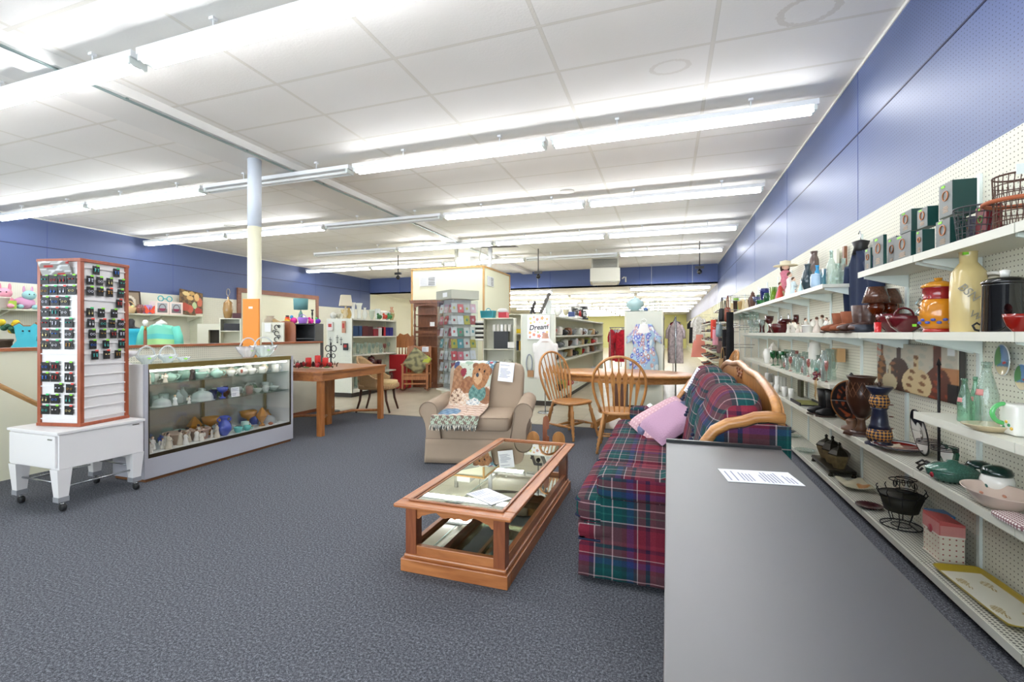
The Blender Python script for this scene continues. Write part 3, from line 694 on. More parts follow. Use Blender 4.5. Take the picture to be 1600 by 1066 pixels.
# ---- small wooden rack with round ends beside the coffee table
t = thing('wooden_rack', 'small low wooden rack with round disc ends and an upright handle board', 'rack', (*cpt(853, 4.62), 0), R(14))
for x in (-.125, .125): MB().prism([(x+.062*cos(a*pi/10), .26+.075*sin(a*pi/10)) for a in range(11)]+[(x-.062, 0), (x+.062, 0)], 'y', -.10, -.08).build('disc_end', oak, t, bevel=.004)
MB().prism([(-.032, 0), (-.032, .40), (-.025, .46), (0, .48), (.02, .47), (.032, .42), (.032, .35), (.012, .34), (.012, .28), (.032, .27), (.032, 0)], 'y', -.03, -.01).build('handle_board', pined, t, bevel=.003)
MB().box(-.12, .12, -.08, .14, .03, .05).build('tray', oak, t)
MB().box(-.16, .16, -.03, -.01, .10, .13).build('cross_bar', pined, t, bevel=.004)
# ---- square mission table with dried centrepiece
t = thing('square_table', 'square brown oak table with straight legs beside the display case', 'table', (-4.62, 5.40, 0))
bro = wood('#8a5128', '#ad6d38', 4, .35, 'Y'); brz = wood('#8f5426', '#b0713b', 4, .35, 'Z')
MB().prism([(-.50, -.78), (.46, -.78), (.55, -.70), (.55, .66), (.46, .74), (-.50, .74)], 'z', .795, .82).build('top', bro, t, bevel=.005)
MB().prism([(-.48, -.76), (.45, -.76), (.53, -.69), (.53, .65), (.45, .72), (-.48, .72)], 'z', .70, .795).build('apron', bro, t, bevel=.003)
for x, y in ((.47, -.66), (.47, .62), (-.44, .62), (-.44, -.66)): MB().box(x-.035, x+.035, y-.035, y+.035, 0, .70).build('leg', brz, t, bevel=.004)
MB().box(-.05, .05, -.05, .05, .0, .70).build('center_leg', brz, t, bevel=.004)
for sg in (-1, 1): MB().tube([(-.44, sg*.64, .13), (-.2, sg*.3, .16), (0, 0, .13)], .02, 8).tube([(.44, sg*.62, .13), (.2, sg*.3, .16), (0, 0, .13)], .02, 8).build('stretcher', brz, t)
# wreath centrepiece
wx, wy = -4.55, 5.02
t = thing('candle_centrepiece', 'dried red berry and pine cone centrepiece lying on the square table', 'centrepiece', (wx, wy, .82), R(18))
rnd = random.Random(11); m = MB()
for k in range(60):
    a = rnd.random()*2*pi; r = .10+.13*rnd.random(); q = Vector((r*cos(a)*1.5, r*sin(a)*.7, .02+.05*rnd.random())); d = Vector((rnd.random()-.5, rnd.random()-.5, rnd.random()*.7)).normalized()*.06
    m.tube([q, q+d], [.008, .003], 5)
m.build('twigs', mat('#4a2620', .8), t)['kind'] = 'stuff'
for k in range(6):
    a = k*1.05; o = MB().ball((.26*cos(a), .10*sin(a)-.03, .06), .032, 12, 8).build('berry', mat('#a8242e', .35), t)
for k in range(5):
    a = k*1.26+.4; mm = MB()
    for j in range(5): mm.lathe([(.035-.005*j, 0), (.028-.005*j, .012)], 9, (.20*cos(a), .10*sin(a), .03+j*.013))
    mm.build('pine_cone', mat('#3f2420', .8), t)
for k in range(6):
    a = k*1.05+.5; c = Vector((.28*cos(a), .12*sin(a)-.02, .03)); MB().ball(c, (.045, .02, .01), 8, 5).build('leaf', mat('#4d6a3a', .6), t)
for k, (px, top, dx) in enumerate(((482, 543, 0), (496.5, 540, 0), (508.5, 543.5, 0))):
    x, y = wx+.06*(k == 1), wy; x, y = cpt(px, dep(wx, wy)+.02*(k == 1))
    t = thing('red_candle', 'short red pillar candle, %s in the centrepiece' % ('leftmost', 'middle and tallest', 'rightmost')[k], 'candle', (x, y, .845), 0, 'red pillar candles')
    MB().lathe([(.0, 0), (.038, 0), (.038, (.125, .155, .125)[k]), (.034, (.127, .157, .127)[k]), (0, (.122, .152, .122)[k])], 20).build('wax', mat('#c02a24', .45), t)
    MB().tube([(0, 0, .12), (0, 0, (.135, .168, .135)[k])], .0015, 5).build('wick', mat('#2a1a16', .8), t)
# ---- wicker chair
def weave(c1, c2, s=.022):
    m, nt, b = newmat('wicker'); U, V, tc = uvsel(nt); ch = nd(nt, 'ShaderNodeTexChecker'); cb = nd(nt, 'ShaderNodeCombineXYZ')
    nt.links.new(mth(nt, 'ADD', U, V), cb.inputs[0]); nt.links.new(mth(nt, 'SUBTRACT', U, V), cb.inputs[1]); cb.inputs[2].default_value = .01
    nt.links.new(cb.outputs[0], ch.inputs[0]); ch.inputs['Scale'].default_value = 1/s; ch.inputs[1].default_value = (*lin(c1), 1); ch.inputs[2].default_value = (*lin(c2), 1)
    nt.links.new(ch.outputs[0], b.inputs['Base Color']); b.inputs['Roughness'].default_value = .7; return m
wk = weave('#c9a878', '#7d5a38'); 
t = thing('wicker_chair', 'woven wicker tub chair with dark wooden legs behind the square table', 'chair', (-4.62, 6.62, 0), R(-75))
def tub(u, v):
    a = R(-20)-R(220)*u+0; a = R(200)-R(220)*u+pi; r = .30+.03*v; h = .42+(.14+.36*sin(pi*u)**1.5)*v
    return (r*cos(a), r*sin(a)*1.0, h)
MB().grid(tub, 40, 10).build('backrest', wk, t, solid=.025)
MB().sq((0, .03, .42), (.30, .30, .05), .4, .5).build('seat', wk, t)
MB().sq((0, .06, .475), (.25, .25, .04), .4, .5).build('seat_pad', mat('#c2a878', .8, noise=.2, nscale=25), t)
for sx in (-1, 1):
    for sy in (-1, 1): MB().tube([(sx*.2, sy*.2, .40), (sx*.21, sy*.22, .2), (sx*.22, sy*.25+.03*sy, 0)], [.024, .02, .016], 8).build('leg', mat('#4a2a1c', .4), t)
c = cushion('dark green leaf print pillow on the wicker chair', (-4.78, 6.52, .62), (R(65), 0, R(-75)), (.17, .15, .05), mat('#5a6a4a', .9, noise=.5, nscale=18))
# ---- rocking chair with camouflage pillow
rx, ry = cpt(651, 10.4)
t = thing('rocking_chair', 'light oak rocking chair facing us beside the brown hutch', 'rocking chair', (rx, ry, 0), R(20))
orc = wood('#9a5f34', '#b87a48', 5, .4, 'Z')
for sx in (-.27, .27):
    MB().tube([(sx, .55-1.1*k/12, .03+.10*((k-6)/6)**2) for k in range(13)], .018, 8).build('rocker', walnut, t)
    MB().box(sx-.022, sx+.022, -.24, -.20, .06, .60).build('front_post', orc, t, bevel=.004)
    q = MB(); q.tube([(sx, .22, .05), (sx, .24, .45), (sx*.95, .34, 1.0)], .021, 8); q.build('back_post', orc, t)
    MB().box(sx-.035, sx+.035, -.28, .27, .60, .622).build('armrest', orc, t, bevel=.008)
MB().box(-.27, .27, -.24, .24, .36, .40).build('seat', orc, t, bevel=.01)
MB().box(-.26, .26, -.235, -.21, .27, .35).build('seat_rail', orc, t); MB().box(-.26, .26, -.23, -.21, .17, .20).build('stretcher', orc, t)
MB().prism([(-.28, .78), (.28, .78), (.28, .95), (.2, 1.0), (.1, 1.02), (0, .99), (-.1, 1.02), (-.2, 1.0), (-.28, .95)], 'y', .30, .325).build('crest_rail', orc, t, bevel=.004)
for k in range(6): MB().tube([(-.2+.08*k, .23, .40), (-.2+.08*k, .31, .80)], .010, 6).build('spindle', orc, t)
MM = Matrix.Translation((rx, ry, 0)) @ Matrix.Rotation(R(20), 4, 'Z')
def camo(u, v):
    n = sin(u*17+2*sin(v*13))+sin(v*19+2*sin(u*11+1)); return '#b4bc48' if u > .7 and v > .6 and n > -.6 else '#6a6850' if n > .8 else '#8a8562' if n > -.3 else '#9c9870'
def pilp(u, v):
    a, b = 2*u-1, 2*v-1; return (a*.24, -.07*((1-a**4)*(1-b**4))**.45, b*.24)
o = thing('throw_pillow', 'olive camouflage pillow with a lime corner, tilted on the rocking chair', 'pillow', MM @ Vector((0, .07, .66)), R(20)); o.rotation_euler = (R(-12), R(35), R(20))
painted('front_cover', 30, 30, pilp, camo, o, .9, .004); MB().grid(lambda u, v: (pilp(u, v)[0], -pilp(u, v)[1], pilp(u, v)[2]), 20, 20).build('rear_cover', mat('#6a6a4c', .9), o, solid=.004)
paper('small white price sheet on the rocking chair crest', MM @ Vector((.15, .27, .93)), 0, .15, .12, (R(80), 0, R(20)), seed=12)
# ---- hutch
hx_, hy_ = cpt(662, 11.05)
t = thing('hutch', 'tall dark brown open wooden hutch with turned posts beside the cream room', 'hutch', (hx_+.04, 9.92, 0), 0)
hz = 2.1
MB().box(-.34, .34, -.12, .16, .0, .95).build('lower_cabinet', walnut, t, bevel=.005)
MB().box(-.36, .36, -.15, .18, .95, .98).build('counter', walnut, t, bevel=.005)
MB().box(-.34, .34, .13, .15, .98, 2.02).build('back_panel', walnut, t)
for z in (1.22, 1.45, 1.74): MB().box(-.33, .33, -.06, .13, z, z+.02).build('shelf', walnut, t)
MB().prism([(-.40, 2.02), (.40, 2.02), (.43, 2.10), (-.43, 2.10)], 'y', -.14, .16).build('cornice', walnut, t)
MB().prism([(-.34, 1.92), (-.3, 1.92), (-.2, 1.96), (0, 1.97), (.2, 1.96), (.3, 1.92), (.34, 1.92), (.34, 2.02), (-.34, 2.02)], 'y', -.09, -.07).build('arch', walnut, t)
for sx in (-.31, .31):
    MB().turned((sx, -.08, .98), (sx, -.08, 1.92), [(0, .03), (.05, .03), (.08, .018), (.15, .03), (.2, .018), (.35, .026), (.5, .016), (.52, .03), (.55, .03), (.6, .016), (.75, .026), (.9, .018), (.94, .03), (1, .03)]).build('turned_post', walnut, t)
for k in range(9): pass
MB().box(-.31, .31, -.085, -.07, 1.30, 1.36).build('gallery_rail', walnut, t)
x = hx_+.1
solo('price_card', MB().box(-.06, .06, -.003, .003, 0, .10), mat('#f2f2f2', .6), 'white price card standing on the hutch shelf', 'card', (x+.1, 9.85, 1.47))
# carved headboard leaning behind the rocking chair
hbx, hby = -6.35, 10.0
hx2, hy2 = -6.15, 9.9
t = thing('headboard', 'carved oak headboard with spindles standing behind the rocking chair', 'headboard', (hx2, hy2, 0), R(10))
P = [(a*.56, b) for a, b in ((-.5, .95), (-.5, 1.18), (-.42, 1.26), (-.3, 1.22), (-.18, 1.30), (0, 1.26), (.18, 1.30), (.3, 1.22), (.42, 1.26), (.5, 1.18), (.5, .95))]
MB().prism(P, 'y', -.015, .015).build('carved_crest', orc, t, bevel=.004)
for k in range(6): MB().turned((-.2+.08*k, 0, .45), (-.2+.08*k, 0, .96), [(0, .012), (.3, .02), (.5, .012), (.7, .02), (1, .012)], 8).build('spindle', orc, t)
for sx in (-.27, .27): MB().box(sx-.03, sx+.03, -.025, .025, 0, 1.15).build('post', orc, t, bevel=.005)
MB().box(-.27, .27, -.015, .015, .38, .46).build('lower_rail', orc, t)
x, y = cpt(630, 10.9)
solo('storage_bin', MB().box(-.22, .22, -.14, .14, 0, .80), mat('#b5242a', .45), 'tall bright red bin standing behind the rocking chair', 'bin', (x-.08, y, 0), 0, bevel=.02)
# ================================================================ LEFT SIDE: half wall, stand, jewellery kiosk, display case
m = MB(); m.box(-5.70, -5.55, YF, 3.30, 0, 1.14); struct('wall_stair', m, mat('#e6e4cc', .6))
struct('wall_partition', MB().box(-5.70, -5.55, 3.30, 6.33, 0, 1.14), peg_c)
struct('trim_50', MB().box(-5.73, -5.52, YF, 6.36, 1.14, 1.168), wood('#8d5030', '#a8643c', 4, .4, 'Y')); struct('trim_51', MB().box(-5.55, -5.53, 3.3, 6.33, 0, .05), wood('#8d5030', '#a8643c', 4, .4, 'Y'))
t = thing('handrail', 'sloping round wooden handrail on the cream stair wall at far left', 'handrail', (-5.42, 0, 0))
MB().tube([(0, 1.9, 1.19), (0, 3.3, .10)], .021, 12).build('rail', wood('#9a7040', '#b88a55', 4, .4, 'Y'), t)
for y in (2.1, 3.1): MB().tube([(0, y, 1.19-(y-1.9)*.78), (-.06, y, 1.15-(y-1.9)*.78), (-.13, y, 1.15-(y-1.9)*.78)], .008, 6).build('bracket', mat('#8a8a80', .4, .8), t)
wh = mat('#e6e3e2', .4); gry = mat('#8f9094', .4); chrome = mat('#b9bcc0', .2, 1)
# rolling stand
t = thing('rolling_stand', 'low white rolling drawer stand carrying the jewellery kiosk', 'stand', (-4.455, 2.385, 0))
MB().box(-.305, .305, -.295, .295, .565, .585).build('top', wh, t, bevel=.003)
MB().box(-.295, .295, -.28, .285, .31, .564).build('body', wh, t, bevel=.003)
d = MB().box(-.27, .28, -.296, -.281, .325, .555).build('drawer_front', wh, t, bevel=.002); MB().box(.20, .25, -.30, -.296, .525, .535).build('lock', chrome, d)
MB().box(.295, .299, .20, .25, .545, .553).build('name_clip', chrome, t)
for sx in (-1, 1):
    for sy in (-1, 1):
        x, y = sx*.25, sy*.245; m = MB(); a, b = .045, .03
        m.add([(x-a, y-a, .31), (x+a, y-a, .31), (x+a, y+a, .31), (x-a, y+a, .31), (x-b, y-b, .105), (x+b, y-b, .105), (x+b, y+b, .105), (x-b, y+b, .105)], [(0, 1, 2, 3), (7, 6, 5, 4), (0, 4, 5, 1), (1, 5, 6, 2), (2, 6, 7, 3), (3, 7, 4, 0)])
        lg = m.build('leg', wh, t); MB().bx(x, y, .088, .066, .066, .036).build('foot_cap', gry, lg)
        m = MB(); m.tube([(x+.012, y, .07), (x+.022, y, .03)], .012, 8); m.build('caster_fork', chrome, lg)
        m = MB(); m.at((x+.02, y, .03), 0, pi/2); m.lathe([(.0, -.014), (.024, -.014), (.028, -.008), (.028, .008), (.024, .014), (0, .014)], 16); m.build('caster_wheel', mat('#1e1e20', .5), lg)
for sy in (-1, 1): MB().tube([(-.25, sy*.245, .20), (.25, sy*.245, .20)], .007, 8).build('cross_rod', chrome, t)
for sx in (-1, 1): MB().tube([(sx*.25, -.245, .17), (sx*.25, .245, .17)], .007, 8).build('cross_rod', chrome, t)
# kiosk
KR = R(11); kc = Vector((-4.47, 2.43, .5855)); kw = .1925; KH = 1.29
t = thing('jewelry_kiosk', 'tall four-sided jewellery kiosk with cherry wood corners and white slat panels', 'display stand', kc, KR)
ch = wood('#8c4127', '#a35232', 5, .35, 'Z')
for sx in (-1, 1):
    for sy in (-1, 1): x, y = sx*(kw-.014), sy*(kw-.014); MB().bx(x, y, KH/2, .028, .028, KH-.05).build('corner_post', ch, t)
MB().bx(0, 0, .0125, 2*kw+.01, 2*kw+.01, .025).build('base', ch, t, bevel=.003); MB().bx(0, 0, KH-.0125, 2*kw+.01, 2*kw+.01, .025).build('cap', ch, t, bevel=.003)
NS = 14; sl0 = .055; sp_ = (KH-.12)/NS
for fc in range(4):
    a = fc*pi/2; m = MB().at((0, 0, 0), a); m.box(-kw+.028, kw-.028, -kw+.012, -kw+.016, .025, KH-.025)
    for k in range(NS+1): m.box(-kw+.028, kw-.028, -kw+.002, -kw+.012, sl0+k*sp_-.004, sl0+k*sp_+.004)
    m.build('slat_panel', wh, t)
def mirror_reflection(u, v):
    n = sin(u*7+v*4)+sin(v*9-u*3); return '#a9a9a6' if n > .8 else '#d9dad9' if n > 0 else '#b7423f' if n < -1.45 else '#8d8a86'  # blotches stand in for reflections in the mirrored card, put into its colour
mp = painted('mirror_card', 16, 12, lambda u, v: (-.145+.27*u, -kw-.004-.03*v, 1.165+.10*v), mirror_reflection, t, .1, .003); mp['label'] = 'tilted mirrored acrylic card'
tagc = {'g': mat('#8fe03c', .5), 'r': mat('#f04a3c', .5), 'm': mat('#39c878', .5)}; blk = mat('#141416', .45)
jew = ['#d8c890', '#e8e8f0', '#3f6fc0', '#48a8a0', '#b03838', '#b88a4a', '#cfcfe0']
CP = {}
def card(tg, jc, shp, wide):
    key = (tg, jc, shp, wide)
    if key in CP: return CP[key], False
    o = bpy.data.objects.new('earring_card', None); C.objects.link(o); w = .027*wide
    MB().box(-w, w, -.003, 0, -.068, 0).build('backing_card', blk, o, bevel=.001)
    MB().box(w-.026, w-.002, -.0045, -.0032, -.004, .008).build('price_tag', tagc[tg], o)
    jm = mat(jew[jc], .2, .6 if jc in (0, 1, 5) else .0)
    for sg in (-1, 1):
        x = sg*.011*wide; m = MB()
        if shp == 0: m.ball((x, -.008, -.03), .0055, 8, 6)
        elif shp == 1: m.ring((x, -.007, -.036), .008, .0017, 'y', 12, 5)
        elif shp == 2: m.tube([(x, -.006, -.018), (x, -.006, -.034)], .0012, 5).ball((x, -.007, -.042), (.006, .004, .010), 8, 6)
        else: m.ball((x, -.007, -.026), (.007, .004, .006), 8, 6).ball((x, -.007, -.040), (.005, .004, .007), 8, 6)
        m.build('earring', jm, o)
    CP[key] = o; o['category'] = 'jewelry'; return o, True
rnd = random.Random(21)
KM = Matrix.Translation(kc) @ Matrix.Rotation(KR, 4, 'Z')
def putcard(face, u, row, label, wide=1):
    # face 0 looks toward the near end, face 1 toward the aisle
    a = face*pi/2; zt = KH-.045-row*sp_
    p = KM @ (Matrix.Rotation(a, 4, 'Z') @ Vector((-kw+.04+u*(2*kw-.08), -kw-.0005, zt)))
    o, new = card(rnd.choice('ggrrgm'), rnd.randrange(7), rnd.randrange(4), wide)
    if new: o.location = p; o.rotation_euler = (0, 0, KR+a); tag(o, label, 'jewelry', 'jewelry cards on the kiosk')
    else: dup(o, p, KR+a, label, 'jewelry cards on the kiosk')
RF = [[.25, .78], [.10, .34, .60, .93], [.10, .35, .60, .90], [.86], [.10, .38, .72], [.12, .42, .66, .90], [.15, .42, .70, .93], [.17, .50, .92], [.22, .52, .82]]
for r_, us in enumerate(RF):
    for k, u in enumerate(us): putcard(1, u, r_, '%s black earring card from the left, %s row down, aisle side of kiosk' % (order(k), order(r_)))
LF = {1: 4, 2: 4, 3: 3, 4: 3, 5: 3, 6: 3, 7: 3, 9: 3, 10: 3, 11: 2, 12: 3, 13: 3}
for r_, n in LF.items():
    us = {4: [.09, .35, .62, .89], 3: [.11, .40, .80], 2: [.50, .84]}[n]
    if r_ in (3, 4): us = [.11, .40, .68]
    for k, u in enumerate(us): putcard(0, u, r_, '%s dark jewellery card from the left, %s row down, near side of kiosk' % (order(k), order(r_)), 1.35)
# ---- display case
cx0, cx1, cy0, cy1, ct = -4.70, -4.289, 2.762, 4.432, 1.03
t = thing('display_case', 'long glass-fronted showcase with grey base and gold frame', 'display case', (0, 0, 0))
cg = mat('#b0b0b8', .35); gold = mat('#8c7c48', .35, .75); dkf = mat('#3d3424', .4, .5)
MB().box(cx0, cx1, cy0, cy1, .03, .205).build('base_panel', cg, t, bevel=.002)
MB().box(cx0, cx1-.02, cy0+.02, cy1-.02, 0, .03).build('kick', mat('#7a5030', .6), t)
MB().box(cx0, cx1-.02, cy0, cy0+.018, .205, ct).build('end_panel', wh, t, bevel=.002); MB().box(cx0, cx1-.02, cy1-.018, cy1, .205, ct).build('end_panel', wh, t, bevel=.002)
for y in (cy0, cy1-.03): MB().box(cx1-.02, cx1, y, y+.03, .205, ct).build('corner_strip', cg, t)
MB().box(cx0+.01, cx1-.02, cy0+.018, cy1-.018, .206, .235).build('deck', mat('#f0f1ee', .4), t)
MB().box(cx0, cx0+.01, cy0+.018, cy1-.018, .205, ct-.03).build('mirror_back', mat('#d4dad6', .22, .75), t)
MB().box(cx1-.016, cx1-.002, cy0+.03, cy1-.03, .206, .238).build('lower_frame', dkf, t); MB().box(cx1-.03, cx1-.002, cy0+.03, cy1-.03, .985, ct).build('upper_frame', gold, t)
for y in (cy0+.03, cy1-.042): MB().box(cx1-.014, cx1-.002, y, y+.012, .238, .985).build('side_frame', dkf, t)
clear = glass('#ffffff', .0, .0)
MB().box(cx1-.010, cx1-.006, cy0+.03, cy1-.03, .238, .985).build('front_glass', clear, t)
MB().box(cx0, cx1-.03, cy0+.018, cy1-.018, ct-.012, ct).build('top_glass', glass('#f2faf7', .02, .12), t)
sh = glass('#dff0ea', .02, .16)
MB().tube([(cx1-.045, cy0+.06, .965), (cx1-.045, cy1-.06, .965)], .008, 8).build('case_lamp', mat('#fffdf4', .3, emit=9), t)
SZ = (.624, .845)
for z in SZ: MB().box(cx0+.012, cx1-.05, cy0+.02, cy1-.02, z-.007, z).build('glass_shelf', sh, t)
for k in range(3): MB().box(cx0+.012, cx0+.03, cy0+.02+.8*k, cy0+.04+.8*k, .235, 1.0).build('shelf_standard', gold, t)
# ---- lathe profiles (unit radius, unit height)
PR = {
 'bowl': [(.0, .05), (.35, 0), (.4, .06), (.75, .35), (.95, .8), (1, 1), (.94, .97), (.7, .42), (0, .15)],
 'plate': [(0, 0), (.55, 0), (.6, .25), (1, .9), (1, 1), (.95, 1), (.6, .45), (0, .3)],
 'cup': [(0, 0), (.55, 0), (.6, .05), (.85, .4), (.95, 1), (.88, .98), (.78, .4), (0, .12)],
 'tumbler': [(0, 0), (.82, 0), (.86, .1), (1, 1), (.94, .98), (.8, .1), (0, .08)],
 'goblet': [(0, 0), (.8, 0), (.75, .03), (.14, .08), (.12, .4), (.3, .46), (.85, .6), (1, .8), (.92, 1), (.86, .98), (.9, .8), (.7, .62), (0, .5)],
 'wine': [(0, 0), (.85, 0), (.7, .03), (.1, .06), (.09, .5), (.5, .56), (1, .75), (.88, 1), (.82, .99), (.9, .76), (0, .56)],
 'vase': [(0, 0), (.5, 0), (.55, .06), (.95, .3), (1, .45), (.7, .72), (.42, .84), (.5, .95), (.62, 1), (.52, .98), (.35, .85), (.3, .8)],
 'vase2': [(0, 0), (.6, 0), (.7, .1), (1, .6), (.95, .8), (.6, .9), (.75, 1), (.65, .99), (.5, .9)],
 'tallvase': [(0, 0), (.6, 0), (.62, .05), (.5, .35), (.7, .8), (1, 1), (.92, 1), (.6, .8), (.4, .35)],
 'bottle': [(0, 0), (.9, 0), (1, .04), (1, .5), (.8, .62), (.36, .78), (.3, .95), (.4, .96), (.4, 1), (.28, 1), (.25, .8)],
 'jar': [(0, 0), (.8, 0), (.95, .05), (1, .2), (1, .75), (.85, .84), (.88, .86), (.9, .9), (.5, .95), (.15, .96), (.15, 1), (0, 1)],
 'ginger': [(0, 0), (.55, 0), (.6, .04), (.95, .3), (1, .5), (.85, .7), (.55, .78), (.62, .8), (.6, .86), (.3, .93), (.1, .95), (.12, 1), (0, 1)],
 'compote': [(0, 0), (.6, 0), (.5, .06), (.14, .15), (.12, .45), (.3, .52), (.8, .66), (1, 1), (.95, .98), (.7, .7), (0, .58)],
 'urn': [(0, 0), (.6, 0), (.6, .08), (.25, .14), (.2, .2), (.7, .38), (1, .7), (.9, .86), (.75, .9), (1.0, .97), (1, 1), (.8, 1), (.7, .9)],
 'teapot': [(0, 0), (.5, 0), (.55, .04), (.9, .25), (1, .45), (.85, .7), (.5, .8), (.5, .84), (.3, .9), (.1, .92), (.14, 1), (0, 1)],
 'basket': [(0, 0), (.7, 0), (.75, .05), (.9, .5), (1, 1), (.93, 1), (.82, .5), (.65, .08), (0, .06)],
 'candlestick': [(0, 0), (1, 0), (.9, .05), (.35, .1), (.25, .2), (.4, .3), (.2, .4), (.3, .6), (.2, .75), (.5, .85), (.6, .9), (.5, 1), (0, 1)],
 'crock': [(0, 0), (.72, 0), (.75, .02), (.9, .85), (1, .87), (1, 1), (.9, 1), (.86, .9), (.7, .1), (0, .08)],
 'dome': [(0, 0), (1.15, 0), (1.15, .06), (1, .08), (1, .3), (.85, .6), (.5, .78), (.12, .84), (.18, .92), (.1, 1), (0, 1)],
 'bell': [(0, 0), (1, 0), (.85, .12), (.55, .4), (.3, .62), (.12, .7), (.16, .85), (.08, 1), (0, 1)],
 'mug': [(0, 0), (.9, 0), (1, .04), (1, 1), (.92, 1), (.9, .1), (0, .08)],
}
def prof(kind, r, h): return [(a*r, b*h) for a, b in PR[kind]]
DONE = {}
def pot(name, kind, r, h, mt, label, cat, loc, rz=0, group=None, handle=None, lid=None, flute=0, sy=1, spout=False, seg=20, sx=1, loop=None):
    """a lathe-turned vessel with optional handle, spout, overhead loop or lid knob as parts"""
    plain = not (handle or spout or loop)
    body = MB().lathe(prof(kind, r, h), seg, sx=sx, sy=sy, flute=flute)
    if plain: return solo(name, body, mt, label, cat, loc, rz, group)
    t = thing(name, label, cat, loc, rz, group); body.build('body', mt, t)
    hm = handle if handle and not isinstance(handle, bool) else mt
    if handle: MB().ring((r*.92*sx, 0, h*.5), h*.26, max(.003, r*.1), 'y', 14, 6, a0=-pi*.55, a1=pi*.55, sx=.9).build('handle', hm, t)
    if spout: MB().tube([(-r*.8, 0, h*.3), (-r*1.3, 0, h*.5), (-r*1.5, 0, h*.78)], [r*.18, r*.13, r*.09], 8).build('spout', mt, t)
    if loop: MB().ring((0, 0, h*.9), r*.85, max(.003, r*.06), 'y', 20, 6, a0=0, a1=pi, sy=loop).build('handle', mt, t)
    return t
def figurine(label, loc, h, robe, rz=0, hair='#5a3a28', group=None, wings=False, cat='figurine'):
    t = thing('figurine', label, cat, loc, rz, group)
    MB().lathe([(0, 0), (.24*h, 0), (.22*h, .1*h), (.13*h, .5*h), (.15*h, .68*h), (.06*h, .78*h), (0, .78*h)], 14, sy=.8).build('robe', mat(robe, .35), t)
    MB().ball((0, 0, .87*h), (.085*h, .085*h, .11*h), 10, 8).build('head', mat('#e6c6ae', .5), t)
    MB().ball((0, .02*h, .90*h), (.095*h, .09*h, .10*h), 10, 6).build('hair', mat(hair, .6), t)
    m = MB(); m.tube([(-.14*h, 0, .66*h), (-.12*h, -.12*h, .5*h), (0, -.16*h, .55*h), (.12*h, -.12*h, .5*h), (.14*h, 0, .66*h)], .04*h, 6); m.build('arms', mat(robe, .35), t)
    if wings:
        for sg in (-1, 1): MB().ball((sg*.2*h, .1*h, .6*h), (.13*h, .02*h, .22*h), 8, 6).build('wing', mat('#efe9dc', .4), t)
    return t
white = mat('#ecebe4', .18, coat=.3); cream_c = mat('#e2d6c0', .25, coat=.3); mint = mat('#a9cfc0', .25, coat=.3); aqua = mat('#66c4bc', .15, coat=.5); cobalt = mat('#3a50b8', .15, coat=.6); cobaltg = glass('#2238a0', .02, .45)
amber = glass('#c08020', .03, .5); cgl = glass('#e9f3ef', .02, .22); cgl2 = glass('#dfe8e6', .05, .30); pinkg = glass('#e0a8a0', .03, .4); greeng = glass('#1c8a4c', .03, .5); redg = glass('#6c1018', .03, .6); pinkc = mat('#d8ab94', .4); darkred = mat('#4d1016', .12, coat=.5)
cgl_r, cgl2_r, amb_r = cgl, cgl2, amber; cgl = glass('#f2f8f6', .05, .75); cgl2 = glass('#eef4f2', .05, .95); amber = mat('#b87a20', .08, coat=.6)
# contents, by shelf: positions run along the case from its near end
rnd = random.Random(5)
def cs(y, x, z): return (cx1-.06-x*.30, cy0+.06+y*(cy1-cy0-.12), z+.0005)
T3 = SZ[1]; T2 = SZ[0]; T1 = .235
top_items = [(.03, .2, 'figurine', .11, '#d8cbb8'), (.08, .6, 'jar', .05, mint), (.12, .15, 'figurine', .09, '#e8dccb'), (.19, .45, 'teapot', .055, mint), (.25, .7, 'bowl', .06, mint), (.30, .25, 'grad', .13, None), (.36, .3, 'bowl', .065, mint), (.43, .6, 'jar', .05, white), (.46, .2, 'teapot', .06, mint), (.52, .65, 'vase', .045, white), (.58, .3, 'cup', .045, white), (.63, .6, 'teapot', .055, cream_c), (.66, .25, 'rosebowl', .06, None), (.73, .2, 'cup', .05, white), (.77, .6, 'vase', .05, white), (.81, .15, 'mug', .035, white), (.87, .4, 'ginger', .05, cream_c), (.92, .65, 'vase', .05, mint), (.96, .3, 'mug', .042, white)]
nm = {'jar': 'lidded jar', 'teapot': 'teapot', 'bowl': 'bowl', 'vase': 'vase', 'cup': 'teacup', 'mug': 'mug', 'ginger': 'ginger jar'}
cm = {id(mint): 'pale mint', id(white): 'white', id(cream_c): 'cream', id(aqua): 'aqua', id(cobalt): 'cobalt blue', id(amber): 'amber glass', id(cgl): 'clear glass', id(cgl2): 'pressed glass', id(pinkg): 'pale pink glass', id(greeng): 'green glass', id(redg): 'ruby glass', id(cobaltg): 'blue glass', id(pinkc): 'dusty pink'}
